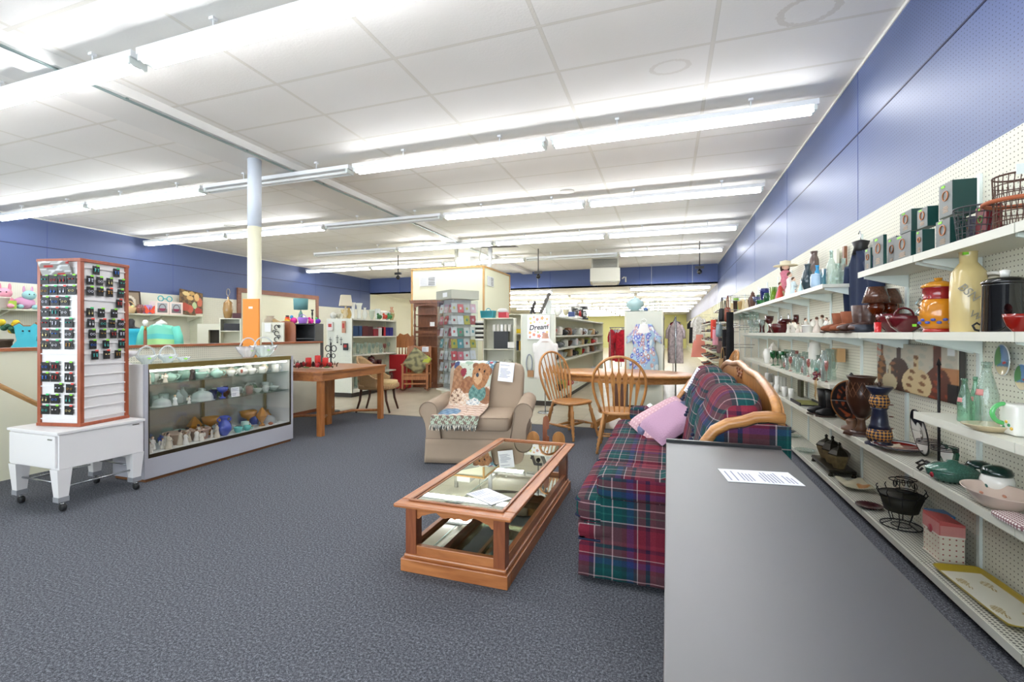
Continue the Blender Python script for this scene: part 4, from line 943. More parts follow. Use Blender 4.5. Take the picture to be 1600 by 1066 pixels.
def case_item(i, it, z, lev):
    y, x, k, r, mt = it; L = cs(y, x, z); pos = '%s from left on the showcase %s' % (order(i), lev)
    if k == 'figurine': return figurine('porcelain figurine, '+pos, L, r, mt, R(60)+rnd.random(), rnd.choice(['#6a4530', '#c8a060', '#3a2a22']), wings=i % 2 == 0)
    if k == 'grad': return figurine('figurine in a black graduation gown, '+pos, L, r, '#26262a', R(70))
    if k == 'rosebowl':
        t = thing('rose_bowl', 'white dish with painted rose, '+pos, 'dish', L); MB().lathe(prof('ginger', r, r*1.4), 20).build('body', white, t); MB().ball((r*.62, -r*.62, r*.7), (r*.25, r*.25, r*.35), 8, 6).build('painted_rose', mat('#a85c48', .4), t); return t
    h = {'jar': 1.9, 'teapot': 1.5, 'bowl': .95, 'vase': 2.4, 'cup': 1.3, 'mug': 2.1, 'ginger': 2.1, 'goblet': 2.6, 'wine': 3, 'tumbler': 2.2, 'dome': 1.25, 'compote': 2.0, 'basket': 1.1, 'crock': 1.0, 'plate': .25, 'bell': 1.8, 'bottle': 3.2, 'candlestick': 2.6, 'vase2': 1.8, 'tallvase': 2.6}[k]*r
    n = {'goblet': 'goblet', 'wine': 'wine glass', 'tumbler': 'tumbler', 'dome': 'domed butter dish', 'compote': 'footed compote', 'basket': 'basket dish', 'crock': 'planter pot', 'plate': 'plate', 'bell': 'bell', 'bottle': 'decanter', 'candlestick': 'candle holder', 'vase2': 'vase', 'tallvase': 'vase'}.get(k) or nm[k]
    return pot(n.replace(' ', '_'), k, r, h, mt, '%s %s, %s' % (cm.get(id(mt), 'ceramic'), n, pos), n.split()[-1], L, R(40), handle=k in ('teapot', 'cup', 'mug'), spout=k == 'teapot', flute=.06 if mt in (cgl2, amber) and k not in ('bottle',) else 0, loop=1.4 if k == 'basket' else None)
for i, it in enumerate(top_items): case_item(i, it, T3, 'top glass shelf')
top_items += [(.05+.095*k, .88, ['bowl', 'cup', 'teapot', 'jar', 'vase'][k % 5], .045+.006*(k % 2), [mint, white, cream_c, mint][k % 4]) for k in range(10)]
for i, it in enumerate(top_items[19:]): case_item(i+19, it, T3, 'top glass shelf')
mid = [(.03, .3, 'figurine', .10, '#cfc2ae'), (.07, .7, 'figurine', .09, '#ddd2c0'), (.11, .25, 'dome', .075, cgl2), (.17, .1, 'figurine', .10, '#f0efec'), (.19, .75, 'tumbler', .045, cgl), (.24, .45, 'bottle', .04, cgl), (.25, .05, 'figurine', .075, '#e9e4dc'), (.30, .7, 'bottle', .045, cgl), (.37, .3, 'dome', .095, cgl2), (.43, .75, 'vase', .045, cgl2), (.47, .45, 'tumbler', .04, cobaltg), (.50, .2, 'compote', .055, cobalt), (.53, .7, 'bowl', .05, greeng), (.57, .5, 'vase', .045, redg), (.60, .75, 'goblet', .04, cgl), (.65, .35, 'goblet', .035, cgl), (.69, .65, 'cup', .045, cgl2), (.72, .25, 'tumbler', .04, pinkg), (.76, .5, 'basket', .05, cgl2), (.80, .3, 'bowl', .05, cgl), (.83, .7, 'ginger', .045, greeng), (.86, .25, 'vase2', .04, cgl2), (.90, .5, 'goblet', .04, cgl), (.94, .25, 'bowl', .055, cgl2), (.97, .65, 'tumbler', .04, cgl)]
for i, it in enumerate(mid): case_item(i, it, T2, 'middle glass shelf')
paper('small white folded price card on the middle glass shelf of the showcase', (cx1-.07, cs(.57, 0, 0)[1], T2+.052), 0, .085, .10, (R(82), 0, R(75)), lines=12, seed=31)
mid2 = [(.06+.1*k, .9, ['goblet', 'tumbler', 'vase2', 'cup'][k % 4], .038, [cgl, cgl2][k % 2]) for k in range(9)]
for i, it in enumerate(mid2): case_item(i+25, it, T2, 'middle glass shelf')
low = [(.08, .85, 'figurine', .16, '#cdbfa8'), (.19, .75, 'vase2', .05, cobalt), (.23, .5, 'crock', .11, mat('#c2a690', .5)), (.30, .85, 'mug', .05, mint), (.37, .45, 'crock', .105, mat('#cba993', .5)), (.46, .8, 'jar', .045, amber), (.50, .75, 'compote', .09, amber), (.64, .7, 'bowl', .06, cgl2), (.70, .35, 'mug', .04, mat('#b9d8d0', .3)), (.77, .6, 'compote', .09, amber), (.60, .08, 'cup', .045, aqua), (.67, .06, 'cup', .042, aqua), (.86, .85, 'tumbler', .05, cobalt), (.92, .5, 'dome', .09, cgl2), (.97, .75, 'bottle', .045, amber)]
for i, it in enumerate(low): case_item(i, it, T1, 'white deck')
# standing blue urn with two handles
t = thing('blue_vase', 'bright cobalt blue two-handled vase on the white deck of the showcase', 'vase', cs(.50, .12, T1), R(65))
MB().lathe([(0, 0), (.03, 0), (.038, .01), (.068, .05), (.07, .09), (.055, .13), (.030, .155), (.030, .17), (.048, .20), (.042, .20), (.024, .165)], 24, flute=.03, nf=16).build('body', cobalt, t)
for sg in (-1, 1): MB().ring((sg*.040, 0, .165), .022, .006, 'y', 12, 6).build('handle', cobalt, t)
for k, (yy, xx) in enumerate(((.83, .25), (.40, .85))):
    t = thing('amber_candleholder', 'amber glass diamond shaped candle holder, %s on the showcase deck' % ('in front near the right end' if k == 0 else 'at the back by the middle'), 'candle holder', cs(yy, xx, T1))
    MB().lathe([(0, 0), (.035, 0), (.03, .01), (.012, .03), (.07, .12), (.008, .21), (0, .21)], 6, sm=False).build('body', amber, t)
pot('aqua_egg', 'ginger', .028, .035, mat('#b06a48', .3), 'small round copper coloured box on the showcase deck, at right front', 'box', cs(.88, .1, T1))
for k in range(17):
    yy = .02+.042*k*.62+.012*(k % 2); xx = .05+.14*((k*7) % 4)
    if yy > .47: break
    figurine('small willow-style carved figurine, %s from the left in the front row of the showcase deck' % order(k), cs(yy, xx, T1), .10+.05*((k*5) % 3)/2, ['#e9e2d6', '#d9cdb8', '#efeae2'][k % 3], R(50)+k*.3, ['#5a3a28', '#3a2a22', '#8a6a48'][k % 3], wings=k % 3 == 0)
_c1, _c2 = cgl, cgl2; cgl, cgl2 = cgl_r, cgl2_r
# on top of the case
def ctop(px, x=-4.47): return (x, yat(px, x), ct+.0005)
def glass_basket(label, px, r, h, loop, x=-4.47, mt=None, flute=.1):
    L = ctop(px, x); t = thing('glass_basket', label, 'basket', L, R(80)); mt = mt or glass('#f4f8f8', .03, .75)
    MB().lathe([(0, 0), (.45*r, 0), (.5*r, .1*h), (.85*r, .55*h), (1.05*r, h), (1.0*r, .96*h), (.4*r, .12*h)], 36, sx=1.15, sy=.8, flute=flute, nf=12).build('bowl', mt, t)
    if loop: MB().ring((0, 0, h*.85), r*.95, .009, 'y', 22, 6, a0=0, a1=pi, sy=loop).build('handle', mt, t)
    MB().bx(0, -r*.75, h*.6, .025, .003, .012).build('price_tag', tagc['g'], t); return t
L = ctop(197, -4.42); pot('cake_stand', 'compote', .082, .115, mat('#e9e6e8', .2, coat=.4), 'white milk glass openwork pedestal dish at the near end of the showcase top', 'cake stand', L, flute=.03)
glass_basket('clear glass basket with tall round handle, nearest on the showcase top', 229, .07, .07, 1.35, -4.50)
glass_basket('pressed glass basket with twisted arch handle, second on the showcase top', 262, .07, .07, 1.35, -4.50)
glass_basket('low cut glass ashtray shaped bowl without handle on the showcase top', 287, .05, .04, None, -4.46)
glass_basket('frosted petal glass basket with thin upright handle before the orange board', 388, .10, .12, 1.2, -4.52, glass('#f4eeee', .15, .95), .18)
glass_basket('large swirled clear glass basket at the far end of the showcase top', 412, .12, .13, 1.0, -4.45, glass('#f1f6f5', .03, .8), .12)
# ---- far left wall displays (seen above the half wall)
sg_ = mat('#dcdbc8', .45)
LXF = -11.15
def wallbay(y0, y1, z, label):
    t = thing('wall_shelf', label, 'shelf', (LXF, y0, z)); MB().box(XL-LXF+.002, 0, 0, y1-y0, -.03, 0).build('board', sg_, t, bevel=.002)
    for y in (.05, y1-y0-.06): MB().prism([(XL-LXF+.002, -.16), (XL-LXF+.002, -.03), (-.08, -.03), (-.08, -.05)], 'y', y, y+.012).build('bracket', sg_, t)
    return t
LZ = 1.745
for k in range(5):
    wallbay(4.0+.908*k, 4.0+.908*(k+1), LZ, 'pale wall shelf board, %s bay from the near end of the left wall' % order(k))
solo('shelf_end_panel', MB().box(XL+.002, LXF, 8.545, 8.57, .05, LZ+.05), pegboard('#dcdcc4', '#77735f'), 'upright pegboard end panel closing the left wall shelving', 'panel')
lw = lambda px, py, X=-11.3: (X, yat(px, X), zat(py, X, yat(px, X)))
def onL(px, X=-11.35): return (X, yat(px, X), LZ+.0005)
# toys and frames on the long shelf
def plush(label, px, h, col, col2, X=-11.3, rz=0):
    t = thing('plush_toy', label, 'toy', onL(px, X), R(60)+rz); f1, f2 = mat(col, .95, bump=.3, nscale=60), mat(col2, .95)
    MB().ball((0, 0, h*.32), (h*.42, h*.35, h*.32), 14, 10).build('body', f1, t); MB().ball((h*.1, -h*.2, h*.72), (h*.27, h*.25, h*.25), 14, 10).build('head', f2, t)
    for sg in (-1, 1): MB().ball((h*.1+sg*h*.16, -h*.1, h*1.0), (h*.06, h*.05, h*.2), 8, 6).build('ear', f1, t); MB().ball((sg*h*.3, -h*.3, h*.12), (h*.14, h*.22, h*.12), 8, 6).build('leg', f2, t)
    for sg in (-1, 1): MB().ball((h*.1+sg*h*.09, -h*.43, h*.76), h*.03, 6, 5).build('eye', mat('#1a1a1a', .2), t)
plush('pink plush unicorn lying on the left wall shelf, cut by the frame edge', 3, .38, '#e58fa6', '#eba3b4')
plush('pink and aqua plush animal beside the kiosk on the left wall shelf', 38, .36, '#d9a3c4', '#9fd0d0', rz=.5)
pot('fabric_basket', 'crock', .13, .2, mat('#dcd0c4', .8), 'pale round fabric basket on the left wall shelf beside the pink unicorn', 'basket', onL(0, -11.2))
solo('green_box', MB().bx(0, 0, .07, .2, .2, .14), mat('#a7c84e', .5), 'small lime green box on the left wall shelf between the plush toys', 'box', onL(9, -11.22))
def frame_thing(label, px, w, h, fc, pic, X=-11.42, lean=8, z=LZ, rz=R(90), name='framed_picture', bw=.03):
    t = thing(name, label, 'picture', (X, yat(px, X), z+.002), rz); t.rotation_euler = (R(-lean), 0, rz)
    for (a, b, c, d) in ((-w/2, w/2, 0, bw), (-w/2, w/2, h-bw, h)): MB().box(a, b, -.012, .012, c, d).build('frame_rail', mat(fc, .4), t)
    for a in (-w/2, w/2-bw): MB().box(a, a+bw, -.012, .012, bw, h-bw).build('frame_stile', mat(fc, .4), t)
    painted('picture', 30, 30, lambda u, v: (-w/2+bw+(w-2*bw)*u, -.004, bw+(h-2*bw)*v), pic, t, .4, .004); return t
frame_thing('dark framed picture with a pale mat leaning on the left wall shelf', 203, .50, .52, '#3a2b22', lambda u, v: '#4a4036' if inell(u, v, .5, .5, .2, .2) else '#cfc6b4' if inell(u, v, .5, .5, .33, .33) else '#8a7a66')
frame_thing('hot pink photo frame on the left wall shelf beside the kiosk', 186, .2, .24, '#f05a9a', lambda u, v: '#f2d8e4', X=-11.2)
def flowerbasket(label, px, c1, X=-11.22, r=.12):
    t = thing('flower_basket', label, 'basket', onL(px, X)); MB().lathe(prof('basket', r, r*1.0), 18).build('basket_body', mat('#d9b98a', .8, noise=.2, nscale=80), t)
    MB().ring((0, 0, r*.8), r*.9, .010, 'x', 18, 6, a0=0, a1=pi, sy=1.5).build('handle', mat('#d9b98a', .8), t); rd = random.Random(px)
    for k in range(10):
        a = rd.random()*6.28; q = r*.8*rd.random(); MB().ball((q*cos(a), q*sin(a), r*1.05+.03*rd.random()), r*.24, 8, 6).build('flower', mat(rd.choice(c1), .7), t)
flowerbasket('white handled basket of green leaves and white flowers behind the pink frame', 192, ['#4d8a4a', '#e9efe4', '#5c9a54'], -11.38, .15)
flowerbasket('wicker basket of pink and yellow silk flowers on the left wall shelf', 202, ['#e6a0b0', '#e9d68a', '#d8e6b0'], -11.18, .12)
pot('glass_pitcher', 'vase2', .08, .2, pinkg, 'pale pink glass pitcher on the left wall shelf beside the flower basket', 'pitcher', onL(219, -11.2), handle=True)
solo('lavender_box', MB().bx(0, 0, .10, .12, .13, .2), mat('#b9a6e0', .5), 'lavender box behind the coral butterfly on the left wall shelf', 'box', onL(230, -11.3))
t = thing('butterfly_ornament', 'coral red butterfly ornament standing on the left wall shelf', 'ornament', onL(234, -11.17), R(90))
for sg in (-1, 1):
    MB().prism([(0, .06), (sg*.10, .19), (sg*.13, .16), (sg*.10, .10), (sg*.11, .03), (sg*.06, .0), (0, .05)], 'y', -.006, .006).build('wing', mat('#ef5a3c', .5), t)
MB().ball((0, 0, .09), (.01, .01, .07), 8, 6).build('body', mat('#c8442c', .5), t)
for k, px in enumerate((249, 271)):
    t = thing('boxed_basket', 'pale pink box printed with a maroon basket, %s of the pair on the left shelf' % ('left' if k == 0 else 'right'), 'box', onL(px, -11.25), R(90), 'printed basket boxes')
    MB().bx(0, 0, .15, .31, .2, .30).build('carton', mat('#eeddd4', .5), t, bevel=.003)
    def bpic(u, v):
        r2 = ((u-.5)/.33)**2+((v-.5)/.38)**2
        if v < .45 and inell(u, v, .5, .35, .32, .2): return '#8a2348'
        if .72 < r2 < 1.15 and v > .4: return '#5a3438'
        return '#a9b0b4' if v > .4 else '#6f6a6c'
    painted('printed_window', 26, 26, lambda u, v: (-.11+.22*u, -.102, .04+.22*v), bpic, t, .4, .002)
m = MB(); m.ring((-.1, 0, .07), .06, .012, 'y').ring((.1, 0, .07), .06, .012, 'y'); solo('toy_glasses', m.tube([(-.04, 0, .07), (.04, 0, .07)], .012), mat('#3fa6a8', .4), 'teal fish shaped novelty glasses lying on top of the printed basket boxes', 'toy', (-11.25, yat(258, -11.25), LZ+.302), R(90))
def leafcanvas(u, v):
    n = sin(u*23+v*9)*sin(v*19-u*7)
    for a, b, c, d, cc in ((.25, .85, .16, .09, '#e3c98a'), (.42, .70, .15, .1, '#d9b070'), (.5, .9, .12, .08, '#c9a05a'), (.72, .78, .12, .16, '#e0b878'), (.62, .42, .1, .14, '#b8cf9a'), (.85, .6, .12, .2, '#cf6a48'), (.2, .3, .2, .16, '#b8452e'), (.42, .25, .14, .16, '#c2563c'), (.8, .2, .16, .16, '#b03a2c')):
        if inell(u, v, a, b, c, d): return cc
    return '#7a5a30' if n > 0 else '#4f3a20'
o = painted('leaf_canvas', 44, 40, lambda u, v: ((u-.5)*.66, .0, v*.62), leafcanvas, None, .5, .03); o.location = (-11.38, yat(299, -11.38), LZ+.01); o.rotation_euler = (R(-6), R(6), R(98)); tag(o, 'square canvas of golden and red autumn leaves leaning at the shelf end', 'picture')
# lower display: mannequins, lamp, tops on the floor level behind the half wall
t = thing('mannequin_bust', 'black mannequin bust in a turquoise sleeveless top behind the half wall', 'mannequin', (*cpt(205, 9.4), .20), R(35))
bk = mat('#1a1a1c', .4); tq = mat('#2fa8bd', .8, bump=.2, nscale=30)
MB().tube([(0, 0, -.2), (0, 0, .75)], .02).lathe([(0, -.2), (.16, -.2), (.15, -.18), (0, -.17)], 20).build('stand', bk, t)
def torso(mb, z0, h, w, dp): return mb.lathe([(0, 0), (w*.7, .0), (w*.72, h*.2), (w*.62, h*.4), (w*.85, h*.72), (w*.95, h*.85), (w*.55, h*.95), (w*.24, h*1.0), (w*.22, h*1.1), (w*.25, h*1.22), (w*.1, h*1.3), (0, h*1.3)], 24, (0, 0, z0), sy=dp)
torso(MB(), .72, .52, .26, .55).build('bust', bk, t)
MB().lathe([(.195, 0), (.20, .12), (.17, .21), (.235, .38), (.258, .44), (.2, .475), (.19, .46)], 28, (0, 0, .72), sy=.58).build('top', tq, t)
for sg in (-1, 1): MB().ball((sg*.25, 0, 1.12), (.06, .06, .08), 10, 8).build('shoulder', bk, t)
MB().ring((0, -.09, 1.16), .07, .004, 'y', 20, 5, a0=pi, a1=2*pi, sy=1.6).build('necklace', mat('#c8c8c8', .2, 1), t)
lx, ly = cpt(227, 9.0); t = thing('table_lamp', 'bare white bulb on a wooden lamp stem behind the half wall', 'lamp', (lx, ly, .86))
MB().lathe([(0, 0), (.11, 0), (.11, .04), (.03, .06), (.027, .50), (0, .5)], 18).build('stem', wood('#6f4228', '#8a5636', 6, .5, 'Z'), t); MB().lathe([(.02, .5), (.02, .58), (0, .58)], 12).build('socket', mat('#b08a3c', .3, .9), t)
MB().lathe([(.02, .58), (.045, .64), (.045, .67), (.025, .70), (0, .705)], 16).build('bulb', mat('#f6f4ee', .3), t)
solo('side_table', MB().box(-.2, .2, -.2, .2, .82, .86).box(-.16, .16, -.16, .16, 0, .82), mat('#cdbb9c', .6), 'round cream pedestal below the bare bulb lamp behind the half wall', 'table', (lx, ly, -.001))
t = thing('knit_top_display', 'aqua and lime striped knit top on a white hanger bust behind the half wall', 'clothing', (*cpt(253, 9.3), .26), R(25))
def knit(u, v):
    return '#d9efe8' if v > .93 and .3 < u < .7 else '#7fd3b8' if v > .62 else '#63c6c0' if v > .42 else '#a9d890'
def kp(u, v):
    a = (u-.5)*2; w = .34-.06*v if v < .85 else .34-.06*v-(v-.85)*.5; return (a*w, -.13*(1-a*a)-.02, .72+.52*v-.05*abs(a)*v)
painted('knit_front', 40, 40, kp, knit, t, .9, .006)
MB().lathe([(.1, 0), (.09, .04), (.0, .10)], 14, (0, -.02, 1.22)).build('white_neck', white, t); MB().tube([(0, 0, -.26), (0, 0, 1.2)], .02).build('stand', bk, t)
MB().ring((0, -.10, 1.22), .06, .005, 'y', 20, 5, a0=pi, a1=2*pi, sy=2).build('necklace', mat('#d9c27a', .4), t)
for sg in (-1, 1): MB().tube([(sg*.28, -.04, 1.17), (sg*.34, -.05, .98), (sg*.36, -.06, .78)], [.07, .075, .08], 10).build('sleeve', mat('#6fcdb8', .9), t)
# yellow flowers and blue bear cut-out near the kiosk
x, y = cpt(6, 8.0); t = thing('silk_flowers', 'bunch of yellow silk flowers with dark leaves behind the stair wall', 'flowers', (x, y, .9)); rd = random.Random(2)
MB().lathe(prof('crock', .12, .3), 16).build('pot', mat('#4a3a2c', .6), t)
for k in range(14): MB().ball(((rd.random()-.5)*.4, (rd.random()-.5)*.3, .32+rd.random()*.36), .035+.02*rd.random(), 8, 6).build('flower' if k % 2 else 'leaf', mat('#e0c22c' if k % 2 else '#2f5a44', .7), t)
solo('plinth', MB().box(-.2, .2, -.2, .2, 0, .9), mat('#cfcab0', .6), 'plain cream plinth below the yellow silk flowers behind the stair wall', 'plinth', (x, y, -.0005))
x, y = cpt(42, 8.0); t = thing('wall_cutout', 'turquoise bear shaped wooden cutout behind the stair wall', 'decoration', (x, y, .0), R(25))
P = [(-.2, .95), (-.24, 1.1), (-.15, 1.2), (-.18, 1.34), (-.2, 1.45), (-.12, 1.5), (-.06, 1.45), (.06, 1.45), (.12, 1.5), (.2, 1.45), (.18, 1.34), (.15, 1.2), (.24, 1.1), (.2, .95)]
MB().prism([(a, b-.03) for a, b in P], 'y', -.01, .01).build('blue_face', mat('#3fb0c0', .5), t); MB().prism([(a*1.12, 1.2+(b-1.2)*1.08-.03) for a, b in P], 'y', .011, .02).build('brown_border', mat('#9a6a44', .6), t)
for sg in (-1, 1): MB().ball((sg*.05, -.015, 1.34), .015, 8, 6).build('eye', bk, t)
MB().box(-.03, .03, .025, .05, 0, 1.0).build('post', mat('#8a6a4a', .6), t)

# wooden frame on the left wall and a low shelf unit before it
t = thing('wall_frame', 'wide brown wooden frame fixed round a cream panel on the left wall', 'frame', (XL, 9.9, 0), 0); fw = wood('#7a4c34', '#946048', 4, .5, 'Y')
MB().box(.002, .06, 0, 3.2, 2.47, 2.60).build('top_board', fw, t); MB().box(.002, .05, 0, .12, 1.2, 2.47).build('side_board', fw, t); MB().box(.002, .05, 3.08, 3.2, 1.2, 2.47).build('side_board', fw, t); MB().box(.001, .02, .12, 3.08, 1.2, 2.47).build('cream_panel', mat('#ecebd2', .6), t)
def cab(label, loc, w, d, h, shelves, rz=0, m=sg_, back=None, name='shelf_unit', cat='shelf', tk=.02):
    """open shelf unit, front towards local -y"""
    t = thing(name, label, cat, loc, rz)
    for s1 in (-w/2, w/2-tk): MB().box(s1, s1+tk, -d/2, d/2, 0, h).build('side_panel', m, t)
    MB().box(-w/2+tk, w/2-tk, d/2-.012, d/2, 0, h).build('back_panel', back or m, t)
    for z in shelves: MB().box(-w/2+tk, w/2-tk, -d/2, d/2-.012, z-.02, z).build('shelf', m, t)
    return t
def near_place(px, d, z=0): x, y = cpt(px, d); return (x, y, z)
cab('cream shelf unit holding a dark box and books left of the white column', near_place(362, 10.6), .42, .35, 1.64, (.9, 1.36, 1.64), R(40))
solo('black_box', MB().bx(0, 0, .08, .30, .2, .16), mat('#26262a', .5), 'black box inside the cream shelf unit left of the white column', 'box', near_place(363, 10.55, 1.361), R(40))
t = thing('caged_lamp', 'amber glass ribbed lamp base without shade on the cream shelf unit', 'lamp', near_place(356.5, 10.55, 1.642))
MB().lathe([(0, 0), (.06, 0), (.08, .03), (.10, .2), (.085, .36), (.05, .40), (.02, .42), (.02, .5), (0, .5)], 12, flute=.06, nf=6).build('base', mat('#9a7848', .2, coat=.5), t); MB().ring((0, 0, .6), .05, .004, 'y', 16, 5, sy=1.6).build('harp', mat('#b8a878', .3, .8), t)
solo('maroon_box', MB().bx(0, 0, .06, .16, .12, .12), mat('#4a2028', .5), 'small maroon box beside the amber lamp base on the cream shelf unit', 'box', near_place(370, 10.55, 1.642), R(40))
x, y, _ = near_place(335, 10.9)
t = thing('fireplace_screen', 'pale desk panel with a dark opening behind the half wall', 'cabinet', (x, y, 0), R(40)); MB().box(-.32, .32, -.1, .1, 1.38, 1.52).build('top_panel', sg_, t); MB().box(-.32, -.1, -.1, .1, 0, 1.38).build('side_panel', sg_, t); MB().box(-.1, .32, .05, .1, 0, 1.38).build('dark_back', mat('#3a332a', .6), t)
# row of lamps, toys and organisers between the column and the glass gondola
t = cab('cherry ended shelf with black frame behind the half wall, below the toys', near_place(470, 9.6), .78, .4, 1.50, (.95, 1.2, 1.5), R(18), mat('#3a3a3c', .5))
MB().prism([(-.40, 0), (-.40, 1.46), (-.34, 1.53), (-.2, 1.56), (-.06, 1.53), (0, 1.46), (0, 0)], 'y', -.225, -.203).build('cherry_end', mat('#9a5a38', .4), t)
def put(px, d, z): return near_place(px, d, z)
t = thing('table_lamp', 'lamp with a teal drum shade above the toys', 'lamp', put(470, 9.75, 1.502)); MB().lathe([(.135, .30), (.145, .53)], 24).build('lamp_shade', mat('#5f8f90', .8), t, solid=.004); MB().lathe([(0, 0), (.05, 0), (.03, .03), (.05, .1), (.045, .2), (.01, .28), (0, .45)], 14).build('base', glass('#a8cfd0', .02, .4), t)
pot('beige_vase', 'vase2', .12, .31, mat('#a89a86', .6), 'tapering beige square-shouldered vase beside the white column', 'vase', put(422, 10.4, 1.38))
solo('vase_plinth', MB().box(-.2, .2, -.2, .2, 0, 1.378), sg_, 'cream plinth carrying the beige vase beside the column', 'plinth', put(424, 10.4, 0), R(30))
solo('mesh_organizer', MB().prism([(-.1, 0), (.1, 0), (.1, .13), (-.1, .24)], 'y', -.06, .06), mat('#a58a5a', .6), 'slanted gold mesh letter holder on the cream plinth beside the beige vase', 'organizer', put(435, 10.3, 1.38), R(15))
t = thing('stacking_toy', 'rainbow ring stacking toy behind the half wall', 'toy', put(449, 9.5, 1.502))
for k, c in enumerate(('#59b84a', '#e9d23a', '#ef8a2c', '#e0402c', '#2c2c2c')): MB().lathe([(0, 0), (.062-.008*k, 0), (.068-.008*k, .016), (.062-.008*k, .032), (0, .032)], 16, (0, 0, .034*k)).build('ring', mat(c, .4), t)
def lump(name, label, px, d, z, h, col, col2=None):
    t = thing(name, label, 'toy', put(px, d, z)); MB().ball((0, 0, h*.4), (h*.5, h*.35, h*.4), 12, 8).build('body', mat(col, .7), t); MB().ball((-h*.25, -h*.1, h*.85), (h*.22, h*.2, h*.24), 10, 8).build('head', mat(col2 or col, .7), t)
    for a in (-1, 1): MB().ball((a*h*.3, -h*.15, h*.12), (h*.12, h*.14, h*.13), 8, 6).build('foot', mat(col, .7), t)
lump('plush_toy', 'magenta plush pony with a blue mane among the toys', 459, 9.55, 1.502, .16, '#d8308c', '#3f8fc8'); 
pot('toy_case', 'basket', .10, .12, mat('#a070d0', .4), 'purple and pink toy carry case among the toys', 'toy', put(473, 9.4, 1.502), loop=.8)
lump('plush_toy', 'small purple and green plush toy at the right of the toys', 497, 9.5, 1.502, .12, '#6a30b0', '#48b868'); lump('plush_toy', 'small hot pink plush toy behind the purple toy case', 486, 9.7, 1.502, .13, '#e83a9c')
t = thing('candelabra', 'black twisted candlestick standing behind the toys', 'candlestick', put(488, 9.8, 1.502)); MB().turned((0, 0, 0), (0, 0, .30), [(0, .04), (.05, .04), (.1, .012), (.3, .02), (.5, .01), (.7, .02), (.9, .012), (.95, .03), (1, .03)], 10).build('stem', bk, t)
x, y, _ = near_place(438, 9.0)
for k, (px, py, hh) in enumerate(((418.5, 506, .17),)):
    solo('wall_card', MB().box(-.065, .065, -.003, .003, 0, hh), mat('#f0f0ee', .5), 'small white card with red scribble on the pegboard right of column', 'card', (*cpt(px, 9.2), 1.33), R(15))
t = thing('scroll_ornament', 'black wrought iron scroll ornament on pegboard right of the white column', 'ornament', (*cpt(432, 9.2), 1.12), R(15))
m = MB()
for k in range(3): m.ring((0, 0, .06+.12*k), .045, .008, 'y', 14, 5, a0=0, a1=pi*1.6).ring((.05*(-1)**k, 0, .12+.1*k), .025, .007, 'y', 12, 5)
m.build('scrolls', bk, t)
solo('peg_display', MB().box(-.24, .24, -.02, .02, 0, 1.52), peg_c, 'freestanding pegboard panel right of the white column', 'panel', (*cpt(426, 9.25), 0), R(15))
# ================================================================ RIGHT WALL SHELVING AND GOODS
XS = 1.25; shm = mat('#dcdccf', .4); stm = mat('#dfe9e4', .4); BAY = .76
perf = pegboard('#c9c9bc', '#4c4c46', .018, .0055, .5)
UY = [2.26+BAY*k for k in range(-2, 14)]
for k, y in enumerate(UY):
    m = MB(); m.box(XR-.014, XR-.001, y-.014, y+.014, .08, 2.12); struct('trim_%d' % (60+k), m, stm)
for k in range(60): 
    y = 12.9+.47*k
    if y < YB-1: struct('trim_%d' % (100+k), MB().box(XR-.02, XR-.001, y-.02, y+.02, .3, ZB), mat('#cfcaa2', .6))
BN = {}
def wshelf(y0, y1, z, lev, m=shm, xf=XS, tilt=0):
    """one shelf board with its two brackets"""
    n = BN.get(lev, 0); BN[lev] = n+1
    t = thing('wall_shelf', '%s board of the %s on the right wall, counting from the near end' % (order(n), lev), 'shelf', (0, y0, z))
    MB().box(xf, XR-.016, .003, y1-y0-.003, -.028, 0).build('board', m, t)
    MB().box(xf-.006, xf, .003, y1-y0-.003, -.036, .003).build('front_lip', shm, t)
    for y in (.03, y1-y0-.042): MB().prism([(XR-.016, -.11), (XR-.016, -.029), (xf+.02, -.029), (xf+.02, -.045)], 'y', y, y+.012).build('bracket', stm, t)
    return t
ZT, ZM, ZG, ZP, ZD = 1.716, 1.303, .882, .566, .085
for k in range(4): wshelf(.74+BAY*k, .74+BAY*(k+1), ZT, 'near top shelf')
for k in range(10): wshelf(4.54+BAY*k, 4.54+BAY*(k+1), ZT, 'far top shelf')
for k in range(11): wshelf(.74+BAY*k, .74+BAY*(k+1), ZM, 'eye-level shelf')
for k in range(3): wshelf(.74+BAY*k, .74+BAY*(k+1), ZG, 'near lower shelf')
for k in range(6): wshelf(4.36+BAY*k, 4.36+BAY*(k+1), ZG, 'glassware shelf')
for k in range(9): wshelf(.74+BAY*k, .74+BAY*(k+1), ZP, 'low shelf', perf)
for k in range(9): wshelf(.74+BAY*k, .74+BAY*(k+1), ZD, 'bottom deck', perf, 1.27)
struct('trim_59', MB().box(1.31, XR-.02, .74, 7.6, .0, .045), mat('#2a2622', .6))
def D(px, X): return dep(X, yat(px, X))
def L_(px, X, z): return (X, yat(px, X), z+.0006)
def it(name, kind, px, w, ytop, z, X, m, label, cat=None, **kw):
    d = D(px, X); r = w/2*d/F; h = CH+(521-ytop)*d/F-z
    if kind == 'plate': h = .02
    return pot(name, kind, r, max(h, .01), m, label, cat or name.replace('_', ' '), L_(px, X, z), kw.pop('rz', R(70)), **kw)
